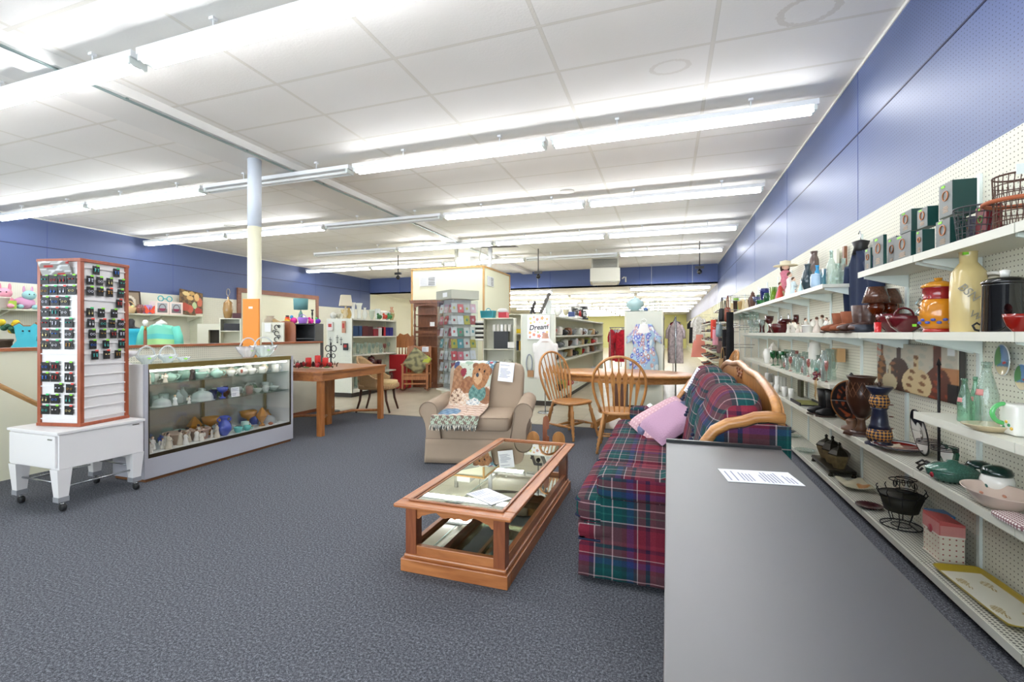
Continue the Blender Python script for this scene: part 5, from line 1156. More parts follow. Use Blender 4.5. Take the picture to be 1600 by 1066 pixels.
# ---- gift boxes on the near top shelf
gfront_sheen = mat('#4c5350', .35); gside = mat('#123c38', .35); gold2 = mat('#b08a5a', .4, .3); rdm = mat('#6a1420', .4)  # aisle faces greyer than the sides: their reflected light is put into the colour
def giftbox(label, pl, pc, pr, yt, yb, z, Xf, front=gfront_sheen, side=gside, seal='#b06a3a', yoff=0):
    y0 = yat(pc, Xf); y1 = yat(pl, Xf); x1 = xat(pr, y0); x1 = min(x1, XR-.02); h = (yb-yt)*dep(Xf, y0)/F
    t = thing('gift_box', label, 'box', (Xf, y0, z+.0006), 0, None); w, l = x1-Xf, max(y1-y0, .03)
    m = MB(); m.box(0, w, 0, l, 0, h); o = m.build('carton', [side, front], t, bevel=.002)
    o.data.polygons[4].material_index = 1
    q = MB(); q.ring((-.0015, l*.5, h*.62), min(l, h)*.20, .0028, 'x', 20, 5); q.build('round_seal', mat(seal, .4), t)
    q = MB()
    for j in range(4): q.box(-.0012, 0, l*(.3+.04*(j % 2)), l*(.7-.05*(j % 2)), h*(.14+.05*j), h*(.155+.05*j))
    q.build('printed_lines', gold2, t); MB().box(-.0016, 0, l*.55, l*.8, h*.88, h*.95).build('price_tag', tagc['g'], t)
    return t, h
bb = [('small dark green gift box at the far end of the near top shelf', 1351, 1360, 1363, 383, 419), ('tall narrow green gift box, second from the far end of the bottom row', 1364, 1380, 1386, 361, 411), ('green gift box, third from the far end of the bottom row', 1386, 1400, 1428, 358, 407), ('low green gift box with gold lettering, fourth in the bottom row', 1397, 1423, 1432, 362, 404), ('green gift box with painted sheen on its front, fifth in the bottom row', 1431, 1441, 1461, 353, 392), ('large green gift box, nearest in the bottom row beside the wire basket', 1462, 1484, 1510, 336, 381)]
for k, (lb, a, b, c, yt, yb) in enumerate(bb): giftbox(lb, a, b, c, yt, yb, ZT, 1.27 if k != 2 else 1.36)
ub = [('green gift box stacked on the third and fourth boxes', 1406, 1424, 1444, 326, 360, 1.31), ('green gift box with copper seal stacked beside the tallest box', 1433, 1449, 1467, 322, 353, 1.29), ('biggest green gift box, topmost on the near top shelf', 1467, 1488, 1527, 281, 335, 1.30)]
for lb, a, b, c, yt, yb, X in ub:
    y0 = yat(b, X); zz = CH+(521-yb)*dep(X, y0)/F; giftbox(lb, a, b, c, yt, yb, max(zz, ZT+.12), X)
giftbox('slate purple gift box behind the wire basket', 1507, 1515, 1530, 310, 360, ZT, 1.40, mat('#4a4856', .4), mat('#4a4660', .4))
giftbox('dark red gift box with a green and gold emblem', 1524, 1541, 1567, 306, 360, ZT, 1.33, rdm, rdm, '#5a8a3a')
def wirebasket(label, px, w, yt, z, X, col, sy=1, rows=5, n=18, taper=.8, name='wire_basket'):
    d = D(px, X); r = w/2*d/F; h = CH+(521-yt)*d/F-z; t = thing(name, label, 'basket', L_(px, X, z)); m = MB(); mt = mat(col, .5, .4)
    for j in range(rows+1): q = j/rows; m.ring((0, 0, .004+q*h), r*(taper+(1-taper)*q), .0022 if 0 < j < rows else .004, 'z', 24, 5, sy=sy)
    for k in range(n):
        a = 2*pi*k/n; m.tube([(r*taper*cos(a), r*taper*sin(a)*sy, .002), (r*cos(a+.25), r*sin(a+.25)*sy, h)], .0018, 4)
    m.build('wire_cage', mt, t); MB().lathe([(0, 0), (r*taper, 0), (r*taper, .003), (0, .003)], 20, sy=sy).build('base', mt, t); return t
wirebasket('dark wire mesh basket in front of the purple and red gift boxes', 1522, 48, 327, ZT, 1.31, '#4a4a4c')
t = wirebasket('tall brown woven wire cage candle lantern at the near end of top shelf', 1590, 56, 277, ZT, 1.35, '#5a4034', n=26, taper=.95, rows=6, name='lantern'); 
MB().ring((0, 0, .12), .10, .009, 'z', 24, 6).build('woven_band', mat('#a85a38', .7), t); MB().box(-.07, -.03, -.12, -.118, .2, .24).build('price_tag', mat('#e9f0ee', .5), t)
# ---- eye level shelf, near bays
kb = lambda c, r=.15: mat(c, r, coat=.6)
t = it('serving_dish', 'plate', 1461, 44, 512, ZM, 1.47, mat('#b9c2c8', .12, 1), 'silver footed serving dish low against the wall behind the orange jar', 'dish')
t = thing('ginger_jar', 'orange glazed lidded jar with a dark red band on the eye-level shelf', 'jar', L_(1466, 1.33, ZM)); d = D(1466, 1.33); r = 25*d/F; h = CH+(521-434)*d/F-ZM
MB().lathe([(0, 0), (.72*r, 0), (.76*r, .03*h), (.74*r, .07*h)], 28).build('red_foot', kb('#a8241c'), t); MB().lathe([(.70*r, .06*h), (.9*r, .15*h), (1.0*r, .32*h), (.95*r, .48*h), (.80*r, .60*h)], 28).build('body', kb('#c9801c'), t)
MB().lathe([(.80*r, .60*h), (.74*r, .63*h), (.78*r, .80*h), (.84*r, .82*h)], 28).build('red_band', kb('#8c1c22'), t); MB().lathe([(.86*r, .82*h), (.84*r, .86*h), (.4*r, .93*h), (.18*r, .94*h), (.22*r, .99*h), (0, h)], 28).build('lid', kb('#cc8a20'), t)
m = MB(); rd = random.Random(8)
for k in range(12): a = -pi+.3*k; m.ball((.93*r*cos(a), .93*r*sin(a), h*(.18+.05*(k % 2))), (.012, .012, .008), 6, 5)
m.build('blue_flowers', mat('#4a5aa8', .3), t)['kind'] = 'stuff'
m = MB()
for k in range(2): m.tube([(-r*.9, 0, h*.3+.05*k), (-r*1.15, 0, h*.36+.05*k), (-r*.9, 0, h*.45+.05*k)], .005, 5)
m.build('wire_clasp', mat('#8a9a9c', .3, .8), t)
t = thing('stoneware_jug', 'tall cream stoneware jug with raised letters on the eye-level shelf', 'jug', L_(1513, 1.36, ZM)); d = D(1513, 1.36); r = 22*d/F; h = CH+(521-393)*d/F-ZM
MB().lathe([(0, 0), (.95*r, 0), (r, .02*h), (1.02*r, .5*h), (.95*r, .74*h), (.6*r, .83*h), (.48*r, .86*h), (.5*r, .98*h), (.54*r, h), (.42*r, h), (.4*r, .9*h)], 28).build('body', kb('#d2bd84', .2), t)
o = textmesh('raised_letters', 'BSN', .050, mat('#8f8976', .4), t, (-r*.42, -r*.92, h*.48), (pi/2, R(50), R(-25)), .004); o['label'] = 'raised grey letters'
textmesh('raised_letters', 'W', .045, mat('#8f8976', .4), t, (-r*.10, -r*1.0, h*.20), (pi/2, R(35), R(-12)), .004)
MB().bx(-r*.35, -r*.40, h*.965, .02, .01, .012).build('price_tag', tagc['g'], t)
# oval platter leaning on the wall
t = thing('oval_platter', 'large white oval platter with a black rim leaning against the right wall', 'platter', (1.47, yat(1572, 1.47), ZM+.002)); t.rotation_euler = (0, R(-9), 0)
def ovp(u, v): a = 2*pi*u; q = v; return (.012*(1-q)**.5*0+.018*(q**3)*-1, .185*q*cos(a), .145+.142*q*sin(a))
painted('dish', 56, 16, ovp, lambda u, v: '#191a1c' if .82 < v < .91 else '#f0f0ee' if v > .9 else '#e6e5dc', t, .15, .006, .5)
t = thing('coffee_pot', 'glossy black enamel coffee pot with a white knob on the eye-level shelf', 'coffee pot', L_(1570, 1.32, ZM)); d = D(1570, 1.32); r = 27*d/F; h = CH+(521-432)*d/F-ZM
gb = mat('#0c0c0e', .06, coat=.8)
MB().lathe([(0, 0), (r, 0), (1.02*r, .02*h), (.95*r, .84*h), (.98*r, .86*h)], 28).build('body', gb, t); MB().lathe([(1.0*r, .86*h), (1.02*r, .9*h), (.8*r, .96*h), (.15*r, h), (0, h)], 28).build('lid', gb, t)
MB().lathe([(.2*r, h), (.24*r, 1.1*h), (0, 1.12*h)], 14).build('knob', white, t); MB().ring((.95*r, -.3*r, .5*h), .3*h, .010, 'y', 16, 6, a0=-1.7, a1=1.7).build('handle', gb, t)
it('lacquer_bowl', 'bowl', 1592, 38, 491, ZM, 1.275, kb('#8a1a14'), 'painted black and red lacquer bowl, nearest on the eye-level shelf', 'bowl')
t = thing('scroll_stand', 'black iron scroll foot standing before the cream jug', 'stand', L_(1528, 1.29, ZM)); MB().tube([(.02, 0, .003), (-.01, 0, .012), (-.018, 0, .03), (-.004, 0, .042), (.012, 0, .03), (.03, -.02, .05), (.05, -.03, .085)], .005, 6).build('scroll', mat('#17171a', .4), t)
# candle goblets with mosaic shades
for k, (px, X, yt) in enumerate(((1369, 1.33, 449), (1389, 1.43, 452))):
    d = D(px, X); s = d/F; h = CH+(521-yt)*s-ZM
    t = thing('candle_lamp', '%s amber goblet candle lamp with a brown mosaic shade' % ('nearer-to-aisle' if k == 0 else 'rear'), 'candle lamp', L_(px, X, ZM))
    MB().lathe(prof('wine', 11*s, h*.70), 20).build('goblet', glass('#8a3410', .03, .6), t); MB().lathe([(18*s, h*.66), (12*s, h)], 20).build('mosaic_shade', mat('#5c3a2c', .2, noise=.7, nscale=90, coat=.6), t, solid=.003)
it('candle_cup', 'tumbler', 1371.5, 10, 504, ZM, 1.28, kb('#d02024'), 'tiny red candle cup between the amber goblets and maroon bowls', 'candle')
for k, (px, w, yt, X) in enumerate(((1396, 46, 491, 1.40), (1415, 50, 494, 1.33))):
    d = D(px, X); r = w/2*d/F; h = CH+(521-yt)*d/F-ZM; t = thing('maroon_bowl', '%s glazed maroon mixing bowl on the eye-level shelf' % ('left, partly hidden' if k == 0 else 'right, front'), 'bowl', L_(px, X, ZM)); MB().lathe(prof('bowl', r, h), 28).build('body', kb('#5c1620'), t)
    if k: MB().ring((-.0, .02, h*1.0), r*.5, .006, 'y', 14, 6, a0=0, a1=pi).build('handle', kb('#5c1620'), t); MB().box(.0, .02, -r*.82-.002, -r*.82, h*.35, h*.5).build('price_tag', tagc['g'], t)
d = D(1350, 1.30); t = thing('metal_planter', 'round punched dark steel planter ring beside the cowboy boots', 'planter', L_(1350, 1.33, ZM)); r = 19*d/F
MB().lathe([(0, 0), (r, 0), (r, .058), (.94*r, .058), (.94*r, .006), (0, .005)], 30).build('body', mat('#3e424c', .4, .5), t)
m = MB()
for k in range(26):
    a = 2*pi*k/26
    for q in range(5): b = q*2*pi/5; m.ball((r*1.005*cos(a+.05*cos(b)), r*1.005*sin(a+.05*cos(b)), .03+.009*sin(b)), .0018, 5, 4)
m.build('punched_pattern', mat('#0c0c10', .6), t)['kind'] = 'stuff'
# boots
def boot(label, px, X, h, m, l=.24, rz=0, group=None, heel=True):
    t = thing('boot', label, 'boot', L_(px, X, ZM), rz, group); k = h
    MB().tube([(0, .03*0, .03), (0, .0, .09), (0, 0.0, h*.6), (0, .0, h)], [.040, .040, .043, .050], 14, flat=1.2).build('shaft', m, t)
    MB().sq((0, -l*.32, .036), (.040, l*.42, .036), .6, .6, fn=lambda X_, Y_, Z_: (X_, Y_, Z_*(1+.5*(Y_/(l*.42)))+.0)).build('foot', m, t)
    MB().sq((0, -l*.30, .006), (.043, l*.46, .008), .3, .6).build('sole', mat('#3a2a22', .6), t); return t
tan_ = mat('#8a4f34', .9, bump=.2, nscale=60); bt = boot('tan suede ankle boot, left of the pair on the eye-level shelf', 1311, 1.36, .165, tan_, .19, R(-75)); dup(bt, L_(1326, 1.33, ZM), R(-70), 'tan suede ankle boot, right of the pair on the eye-level shelf')
cb_ = mat('#4a3028', .4, noise=.5, nscale=60, coat=.3); bt = boot('brown tooled cowboy boot, in front beside the punched planter', 1343, 1.33, .20, cb_, .2, R(-80)); dup(bt, L_(1357, 1.37, ZM), R(-65), 'brown tooled cowboy boot with pull strap, rear one of the pair')
# denim hanging with a black hanger bust
t = thing('denim_jacket', 'dark denim garment on a black hanger bust fixed to the pegboard', 'clothing', (1.46, 4.37, 1.33), R(90)); dn = mat('#1b2844', .9, noise=.25, nscale=14, bump=.2)
def den(u, v):
    a = 2*pi*u; w = .17+.07*v if v < .85 else .23-(v-.85)*.9; return (w*cos(a)*1.0, .042*sin(a)+.008*sin(a*7), v*.62)
MB().grid(den, 48, 16, cu=True).build('garment', dn, t)
for sg in (-1, 1): MB().tube([(sg*.19, 0, .52), (sg*.26, -.01, .35), (sg*.27, -.02, .10)], [.05, .052, .045], 10).build('sleeve', dn, t)
MB().lathe([(.06, .60), (.045, .66), (.06, .70), (0, .72)], 14).build('hanger_neck', mat('#141416', .4), t); MB().tube([(0, 0, .70), (0, 0, .76), (.02, 0, .79), (.045, 0, .77)], .004, 5).build('hook', chrome, t)
for k, py in enumerate((372, 474)):
    yy = 3.86; zc = CH+(521-py)*dep(1.50, yy)/F-.03
    o = painted('wall_sign', 12, 16, lambda u, v: (0, .10*u, .085*v), lambda u, v: '#8a5a38' if u < .15 or u > .85 or v < .15 or v > .85 else ('#2a2420' if (abs(u-.5) < .1 or abs(u-v) < .1) else '#efe9da'), None, .5, .012)
    o.location = (1.505, yy, zc-.04); tag(o, ('upper' if k == 0 else 'lower')+' small wood framed lettered sign on the wall behind the denim', 'sign')
# ---- far part of eye-level shelf
def cluster(spec, z):
    for s_ in spec: it(*s_[:5], z, *s_[5:9], **(s_[9] if len(s_) > 9 else {}))
E_ = 'on the eye-level shelf'
pc_ = ['#e9e4da', '#f0ece4', '#dccfc4', '#e6dcd6']
for k, (px, yt, c) in enumerate(((1259, 497, 0), (1268, 499, 1), (1276, 495, 2), (1284, 492, 3), (1291, 496, 1), (1296, 500, 0))):
    X = 1.33+.05*(k % 2); d = D(px, X); figurine('white angel figurine, %s from the left in the group beside the tan boots' % order(k), L_(px, X, ZM), CH+(521-yt)*d/F-ZM, pc_[c], R(60)+k, wings=True)
for k, (px, yt) in enumerate(((1232, 503), (1239, 500), (1247, 504), (1253, 506))):
    X = 1.32+.06*(k % 2); d = D(px, X); figurine('cream cherub figurine, %s from the left beside the ruby bowls' % order(k), L_(px, X, ZM), CH+(521-yt)*d/F-ZM, pc_[k], R(80)+k, wings=True)
it('trinket_box', 'crock', 1262, 18, 508, ZM, 1.28, white, 'white round trinket box below the angel figurines', 'box')
it('ruby_vase', 'tallvase', 1191, 12, 500, ZM, 1.34, redg, 'ruby glass footed vase at the left end of the ruby group', 'vase')
it('ruby_compote', 'compote', 1202, 13, 494, ZM, 1.40, redg, 'ruby glass flared compote, tallest of the ruby group', 'compote')
it('ruby_bowl', 'bowl', 1226, 20, 499, ZM, 1.40, redg, 'wide ruby glass bowl at the back of the ruby group', 'bowl')
it('ruby_basket', 'basket', 1219, 30, 506, ZM, 1.30, darkred, 'dark ruby pressed oval dish in front of the ruby group', 'dish', flute=.06)
it('ruby_goblet', 'goblet', 1244, 8, 492, ZM, 1.42, redg, 'single ruby goblet behind the cherub figurines', 'goblet')
it('ruby_dish', 'bowl', 1208, 14, 507, ZM, 1.28, redg, 'small ruby glass dish in front at the left', 'dish')
for k in range(7): it('clear_bowl', 'compote', 1172+3.1*k, 8, 500+2*(k % 3), ZM, 1.30+.06*(k % 3), cgl2, 'clear pressed glass piece, %s from the left beside the ruby vase' % order(k), 'glassware', flute=.06)
for k in range(6): it('hanging_glass', 'wine', 1157+5*k, 5, 487+(k % 2), ZM+.06, 1.36, cgl, 'clear stem glass, %s from the left above the far eye-level shelf' % order(k), 'wine glass')
for k, px in enumerate((1221, 1232)):
    t = thing('fish_platter', 'oval silver fish platter hung on the wall, %s of two' % ('left' if k == 0 else 'right'), 'platter', (1.495, yat(px, 1.495), 1.47)); MB().ball((0, 0, 0), (.008, .045, .085), 16, 12).build('dish', mat('#aeb4b8', .12, 1), t); MB().ring((-.002, 0, 0), .045, .004, 'x', 24, 6, sy=1.9).build('rim', mat('#9aa0a4', .2, 1), t)
# ---- far top shelf
for k, (px, w, yt, X) in enumerate(((1299, 14, 392, 1.35), (1309, 20, 412, 1.39), (1318, 17, 404, 1.43), (1325, 14, 415, 1.46))): it('glass_bottle', 'bottle', px, w, yt, ZT, X, cgl, 'clear glass bottle, %s from the left, at the near end of far top shelf' % order(k), 'bottle')
solo('etched_panel', MB().box(-.01, .01, -.11, .11, 0, .36), mat('#dcdccb', .3), 'pale etched square panel leaning behind the clear bottles', 'panel', L_(1303, 1.49, ZT)); solo('wood_plank', MB().box(-.012, .012, -.022, .022, 0, .36), walnut, 'narrow upright brown wooden board behind the clear bottles', 'board', L_(1320, 1.50, ZT))
T_ = 'on the far top shelf'
it('blue_tumbler', 'tumbler', 1287, 11, 421, ZT, 1.33, glass('#6ab8c8', .02, .45), 'pale blue glass tumbler beside the clear bottles', 'tumbler')
it('drip_vase', 'vase2', 1272, 14, 393, ZT, 1.45, mat('#5a4a44', .2, coat=.5), 'tall brown and blue drip-glazed vase, tallest '+T_, 'vase')
it('turquoise_vase', 'vase', 1277, 10, 415, ZT, 1.38, kb('#1f8ac0'), 'bright blue vase in front of the drip-glazed vase', 'vase')
t = it('dark_vase', 'vase', 1262, 18, 413, ZT, 1.34, mat('#2a3c44', .15, coat=.6), 'dark teal handled vase with a flared neck '+T_, 'vase', handle=True)
it('ginger_jar', 'jar', 1275, 16, 427, ZT, 1.28, mat('#a9c4dc', .2, coat=.5), 'white and pale blue lidded jar in front of the dark vase', 'jar')
it('bell', 'bell', 1251, 9, 437, ZT, 1.30, mat('#bcdce0', .3), 'small pale blue bell beside the dark vase', 'bell')
t = thing('doll', 'doll in a cream sun hat and pink dress '+T_, 'doll', L_(1227, 1.38, ZT)); d = D(1227, 1.38); h = (479-416)*d/F*.98
MB().lathe([(0, 0), (.24*h, 0), (.22*h, .1*h), (.09*h, .55*h), (.12*h, .68*h), (.05*h, .76*h)], 18).build('dress', mat('#c8788a', .8, noise=.3, nscale=40), t); MB().ball((0, 0, .82*h), .09*h).build('head', mat('#e6bfa8', .5), t); MB().ball((0, .02, .80*h), (.11*h, .11*h, .13*h)).build('hair', mat('#3a2622', .7), t)
MB().lathe([(.28*h, .85*h), (.26*h, .87*h), (.12*h, .89*h), (.12*h, .97*h), (0, h)], 20).build('hat', mat('#e6dcbc', .8), t)
for k, (px, yt, c) in enumerate(((1219, 441, '#c04038'), (1234, 425, '#e8e4dc'), (1240, 433, '#cfe0e6'), (1229, 447, '#f0e9e0'), (1243, 452, '#d8a890'), (1223, 450, '#d9d0a8'))):
    X = 1.29+.02*(k % 3); d = D(px, X); figurine('small %s figurine grouped around the doll' % ('red headed', 'tall white', 'blue and white', 'cream', 'peach', 'yellow')[k], L_(px, X, ZT), CH+(521-yt)*d/F-ZT, c, R(60))
it('green_vase', 'tumbler', 1208.5, 12, 449, ZT, 1.32, glass('#9ac828', .05, .6), 'chartreuse green glass vase '+T_, 'vase'); it('cobalt_bowl', 'bowl', 1195, 15, 451, ZT+.035, 1.42, cobaltg, 'flared cobalt blue glass bowl raised at the back', 'bowl')
it('bowl_stand', 'crock', 1195, 8, 458, ZT, 1.42, mat('#30343c', .4), 'dark stand under the flared cobalt bowl', 'stand')
it('green_swan', 'vase2', 1198, 10, 458, ZT, 1.31, greeng, 'emerald green glass swan vase', 'vase'); it('green_dish', 'bowl', 1188, 12, 469, ZT, 1.29, glass('#28a850', .03, .6), 'small emerald glass dish', 'dish')
it('blue_rim_bowl', 'compote', 1182, 12, 464, ZT, 1.36, glass('#8a98c8', .02, .5), 'clear footed bowl with a blue rim', 'bowl'); it('green_cup', 'tumbler', 1185, 6, 461, ZT+.02, 1.42, glass('#20a050', .02, .6), 'small green glass tumbler behind the blue rim bowl', 'tumbler')
for k, (px, w, yt, c, kd) in enumerate(((1176, 9, 455, '#5a3a2c', 'ginger'), (1172, 8, 463, '#4a3428', 'ginger'), (1167, 7, 468, '#c8b89a', 'vase'), (1160, 8, 467, '#d9c8a0', 'jar'), (1156, 7, 471, '#a88a5a', 'bowl'), (1150, 8, 466, '#8ab850', 'tumbler'), (1149, 7, 470, '#3a2820', 'crock'), (1144, 7, 474, '#c9b48a', 'vase'))):
    it('ornament', kd, px, w, yt, ZT, 1.32+.05*(k % 2), mat(c, .4), '%s ornament, %s small piece from the near end on the far top shelf' % (('brown bird', 'dark brown', 'stone', 'straw', 'gold', 'lime green', 'dark', 'tan')[k], order(k)), 'ornament')
# ---- glassware shelf
def pitcher(label, px, X, w, yt, z, m): return it('pitcher', 'vase2', px, w, yt, z, X, m, label, 'pitcher', handle=True, rz=R(-60))
pitcher('white ceramic pitcher at the far end of the glassware shelf', 1199, 1.32, 12, 545, ZG, white)
t = it('teapot', 'teapot', 1208, 16, 534, ZG+.0, 1.44, mat('#e6e0d6', .2, coat=.4), 'white teapot with brown lid at the back of the glassware shelf', 'teapot', handle=mat('#4a3026', .4), spout=True)
for k in range(4): it('green_goblet', 'goblet', 1208+7*k, 9, 548+.6*k, ZG, 1.30+.06*(k % 2), greeng, 'emerald green goblet, %s from the left on the glassware shelf' % order(k), 'goblet')
gk = ['goblet', 'tumbler', 'wine', 'goblet', 'mug']
n = 0
for row, X in enumerate((1.29, 1.36, 1.43)):
    for k in range(13):
        px = 1224+5.6*k+2*row; n += 1
        if px > 1296 or (row == 1 and 1262 < px < 1282): continue
        it('drinking_glass', gk[(k+row) % 5], px, 5.6, 556+k*.7-row*5+(3 if (k+row) % 5 == 1 else 0), ZG, X, [cgl, cgl2, pinkg, cgl, cgl][(k+2*row) % 5], 'drinking glass, %s from the left in the %s row of the glassware shelf' % (order(k), ('front', 'middle', 'back')[row]), 'glass')
it('storage_canister', 'jar', 1273, 17, 531, ZG, 1.42, mat('#e9e6dc', .3), 'tall white canister with a painted bottle on the glassware shelf', 'canister')
it('glass_vase', 'vase2', 1288, 10, 548, ZG, 1.30, cgl2, 'clear cut glass vase in front near the shelf end', 'vase', flute=.06); it('glass_vase', 'tallvase', 1301, 16, 546, ZG, 1.42, cgl, 'wide mouthed clear glass vase at the near end of the glassware shelf', 'vase')
pitcher('clear glass pitcher between the cut vase and the wide vase', 1294, 1.36, 11, 545, ZG, cgl)
solo('wood_crate_sign', MB().bx(0, 0, .06, .06, .16, .12), mat('#c9a070', .7), 'small wooden lettered box at the back of the glassware shelf', 'box', L_(1310, 1.47, ZG+.16))
t = thing('grape_decoration', 'bunch of dark red grapes with green leaf and raffia hanging on glassware shelf', 'decoration', L_(1282, 1.255, .86)); t.location.x = 1.235
for k in range(16): rd = random.Random(k); MB().ball(((rd.random()-.5)*.03-.012, (rd.random()-.5)*.06, .07+(rd.random()-.5)*.075), .012, 8, 6).build('grape', kb('#6a1428'), t)
MB().ball((-.01, 0, .125), (.012, .04, .016), 8, 6).build('leaf', mat('#4a8478', .7), t)
m = MB(); rd = random.Random(3)
for k in range(9): m.tube([(-.012, 0, .12), (-.02, (rd.random()-.5)*.10, 0), (-.012, (rd.random()-.5)*.12, -.10-.05*rd.random())], .0016, 4)
m.build('raffia', mat('#c9a874', .8), t)['kind'] = 'stuff'
# ---- low shelf far part: white mugs, tray, books, black boots
for k in range(8): it('white_mug', 'mug', 1199+5.2*(k % 6), 7, 585-(k//6)*8+k*1.0, ZP, 1.30+.07*(k % 3), white, 'plain white mug, %s from the left on the low shelf behind the sofa crown' % order(k), 'mug', handle=True)
for k, px in enumerate((1203, 1214, 1226, 1236)): it('teacup', 'cup', px, 9, 598+3.2*k, ZP, 1.285, white, 'small white teacup, %s from the left at the low shelf edge' % order(k), 'cup', handle=True)
solo('picture_book', MB().box(-.015, .015, -.07, .07, 0, .19), mat('#4a4a34', .5, noise=.6, nscale=18), 'dark multicoloured book standing against the back of the low shelf', 'book', L_(1251, 1.46, ZP))
t = thing('lacquer_tray', 'long dark tray with a yellow leaf pattern on the low shelf', 'tray', L_(1260, 1.37, ZP)); MB().box(-.10, .10, -.19, .19, 0, .012).build('base', mat('#24262c', .4), t, bevel=.003); MB().box(-.09, .09, -.18, .18, .012, .014).build('printed_face', mat('#8a8a4a', .5, noise=.8, nscale=22), t)
for sg in (-1, 1): MB().box(sg*.10-.006, sg*.10+.006, -.19, .19, .0, .03).build('rim', mat('#24262c', .4), t)
ZM_ = ZM; ZM = ZP
blkb = mat('#131315', .5); bt = boot('tall black boot, left of the pair on the low shelf', 1287, 1.34, .23, blkb, .18, R(-80)); dup(bt, L_(1300, 1.37, ZP), R(-72), 'tall black boot, right of the pair on the low shelf'); ZM = ZM_
t = thing('bronze_charger', 'large dark oval charger with bronze scroll flourish on a finial stand', 'charger', (1.345, 4.17, ZP+.0006)); t.rotation_euler = (0, R(-4), R(48))
def och(u, v): a = 2*pi*u; return (-.012*v*v, .145*v*cos(a), .215+.165*v*sin(a))
def ocol(u, v):
    a = 2*pi*u; x, z = v*cos(a), v*sin(a); n = sin(9*x+3*sin(7*z))*cos(8*z+2*sin(6*x)); return '#7a3a20' if (n > .45 and v < .8) else '#8a5a30' if v > .94 else '#15151a'
painted('plate', 64, 26, och, ocol, t, .3, .008, .3); MB().lathe([(0, 0), (.012, .0), (.008, .015), (.02, .03), (.016, .04), (0, .06)], 12, (0, 0, .378)).build('finial', blkb, t)
MB().lathe([(0, 0), (.07, 0), (.07, .02), (.03, .035), (.04, .07), (.025, .085), (0, .085)], 16, (-.02, 0, 0)).build('stand', mat('#6a4a34', .4), t)
def pine(u, v): pass
t = thing('pineapple_urn', 'dark brown cross-hatched pineapple shaped urn on a square foot', 'urn', L_(1346, 1.33, ZP)); d = D(1346, 1.33); h = CH+(521-588)*d/F-ZP; r = 20*d/F; br_ = mat('#3a2218', .3, coat=.3)
MB().lathe([(.3*r, .28*h), (.6*r, .36*h), (.95*r, .55*h), (1.0*r, .72*h), (.8*r, .92*h), (.95*r, .98*h), (1.0*r, h), (.8*r, h), (.7*r, .93*h)], 30).build('bowl', br_, t)
m = MB()
for k in range(14):
    for sg in (-1, 1): m.tube([((.3+.7*sin(min(1, q/8*1.1)*pi*.62))*r*1.0*cos(a), (.3+.7*sin(min(1, q/8*1.1)*pi*.62))*r*1.0*sin(a), h*(.30+.60*q/8)) for q in range(9) for a in [2*pi*k/14+sg*q*.16]], .0025, 4)
m.build('lattice', mat('#6a4630', .35), t)
MB().lathe([(0, .06*h), (.55*r, .06*h), (.3*r, .14*h), (.25*r, .24*h), (.35*r, .29*h), (0, .29*h)], 20).build('stem', mat('#5a4030', .35), t); MB().lathe([(0, 0), (1.25*r, 0), (1.2*r, .035*h), (.8*r, .05*h), (.7*r, .07*h), (0, .07*h)], 8, sm=False).build('foot', br_, t)
t = thing('candle_pillar', 'tall blue and gold diamond patterned candle pillar with iron rings', 'candlestick', L_(1374, 1.32, ZP)); d = D(1374, 1.32); h = CH+(521-604)*d/F-ZP; r = 17*d/F; nb = mat('#1c2238', .35, coat=.3)
MB().lathe([(0, 0), (1.1*r, 0), (1.1*r, .03*h), (.8*r, .06*h), (.9*r, .08*h)], 24).build('base', nb, t)
dia = weave('#b5813c', '#1c2038', .020); MB().lathe([(.9*r, .08*h), (1.0*r, .17*h), (.9*r, .28*h)], 24).build('lower_diamond_band', dia, t); MB().lathe([(.9*r, .28*h), (.7*r, .35*h), (.55*r, .6*h), (.7*r, .64*h)], 24).build('blue_body', nb, t)
MB().lathe([(.62*r, .64*h), (.8*r, .74*h), (.62*r, .86*h)], 24).build('upper_diamond_band', dia, t); MB().lathe([(.62*r, .86*h), (.7*r, .9*h), (1.0*r, .97*h), (1.02*r, h), (.85*r, h)], 24).build('rim', nb, t)
for k in range(3): MB().ring((.75*r, -.4*r, h*(.3+.2*k)), .012, .002, 'z', 14, 5).build('iron_ring', mat('#6a3420', .5, .4), t)
MB().ball((0, 0, h*1.03), (.012, .012, .02), 10, 8).build('finial', mat('#3a2820', .5), t)
t = thing('red_platter', 'round red sectioned platter with cream leaf squares on the low shelf', 'platter', L_(1403, 1.37, ZP)); r = .135
def rp_(u, v): a = 2*pi*u; return (r*v*cos(a), 1.15*r*v*sin(a), .006+.028*v**3)
def rc_(u, v):
    a = 2*pi*u; x, y = v*cos(a), v*sin(a); return '#2a2c34' if v > .95 else '#e4d6bc' if (-.35 < x < .3 and -.7 < y < -.05) or (-.3 < x < .35 and .25 < y < .65) else '#c9ccd2' if v > .88 else '#7c1c18'
painted('dish', 64, 22, rp_, rc_, t, .15, .006, .5)
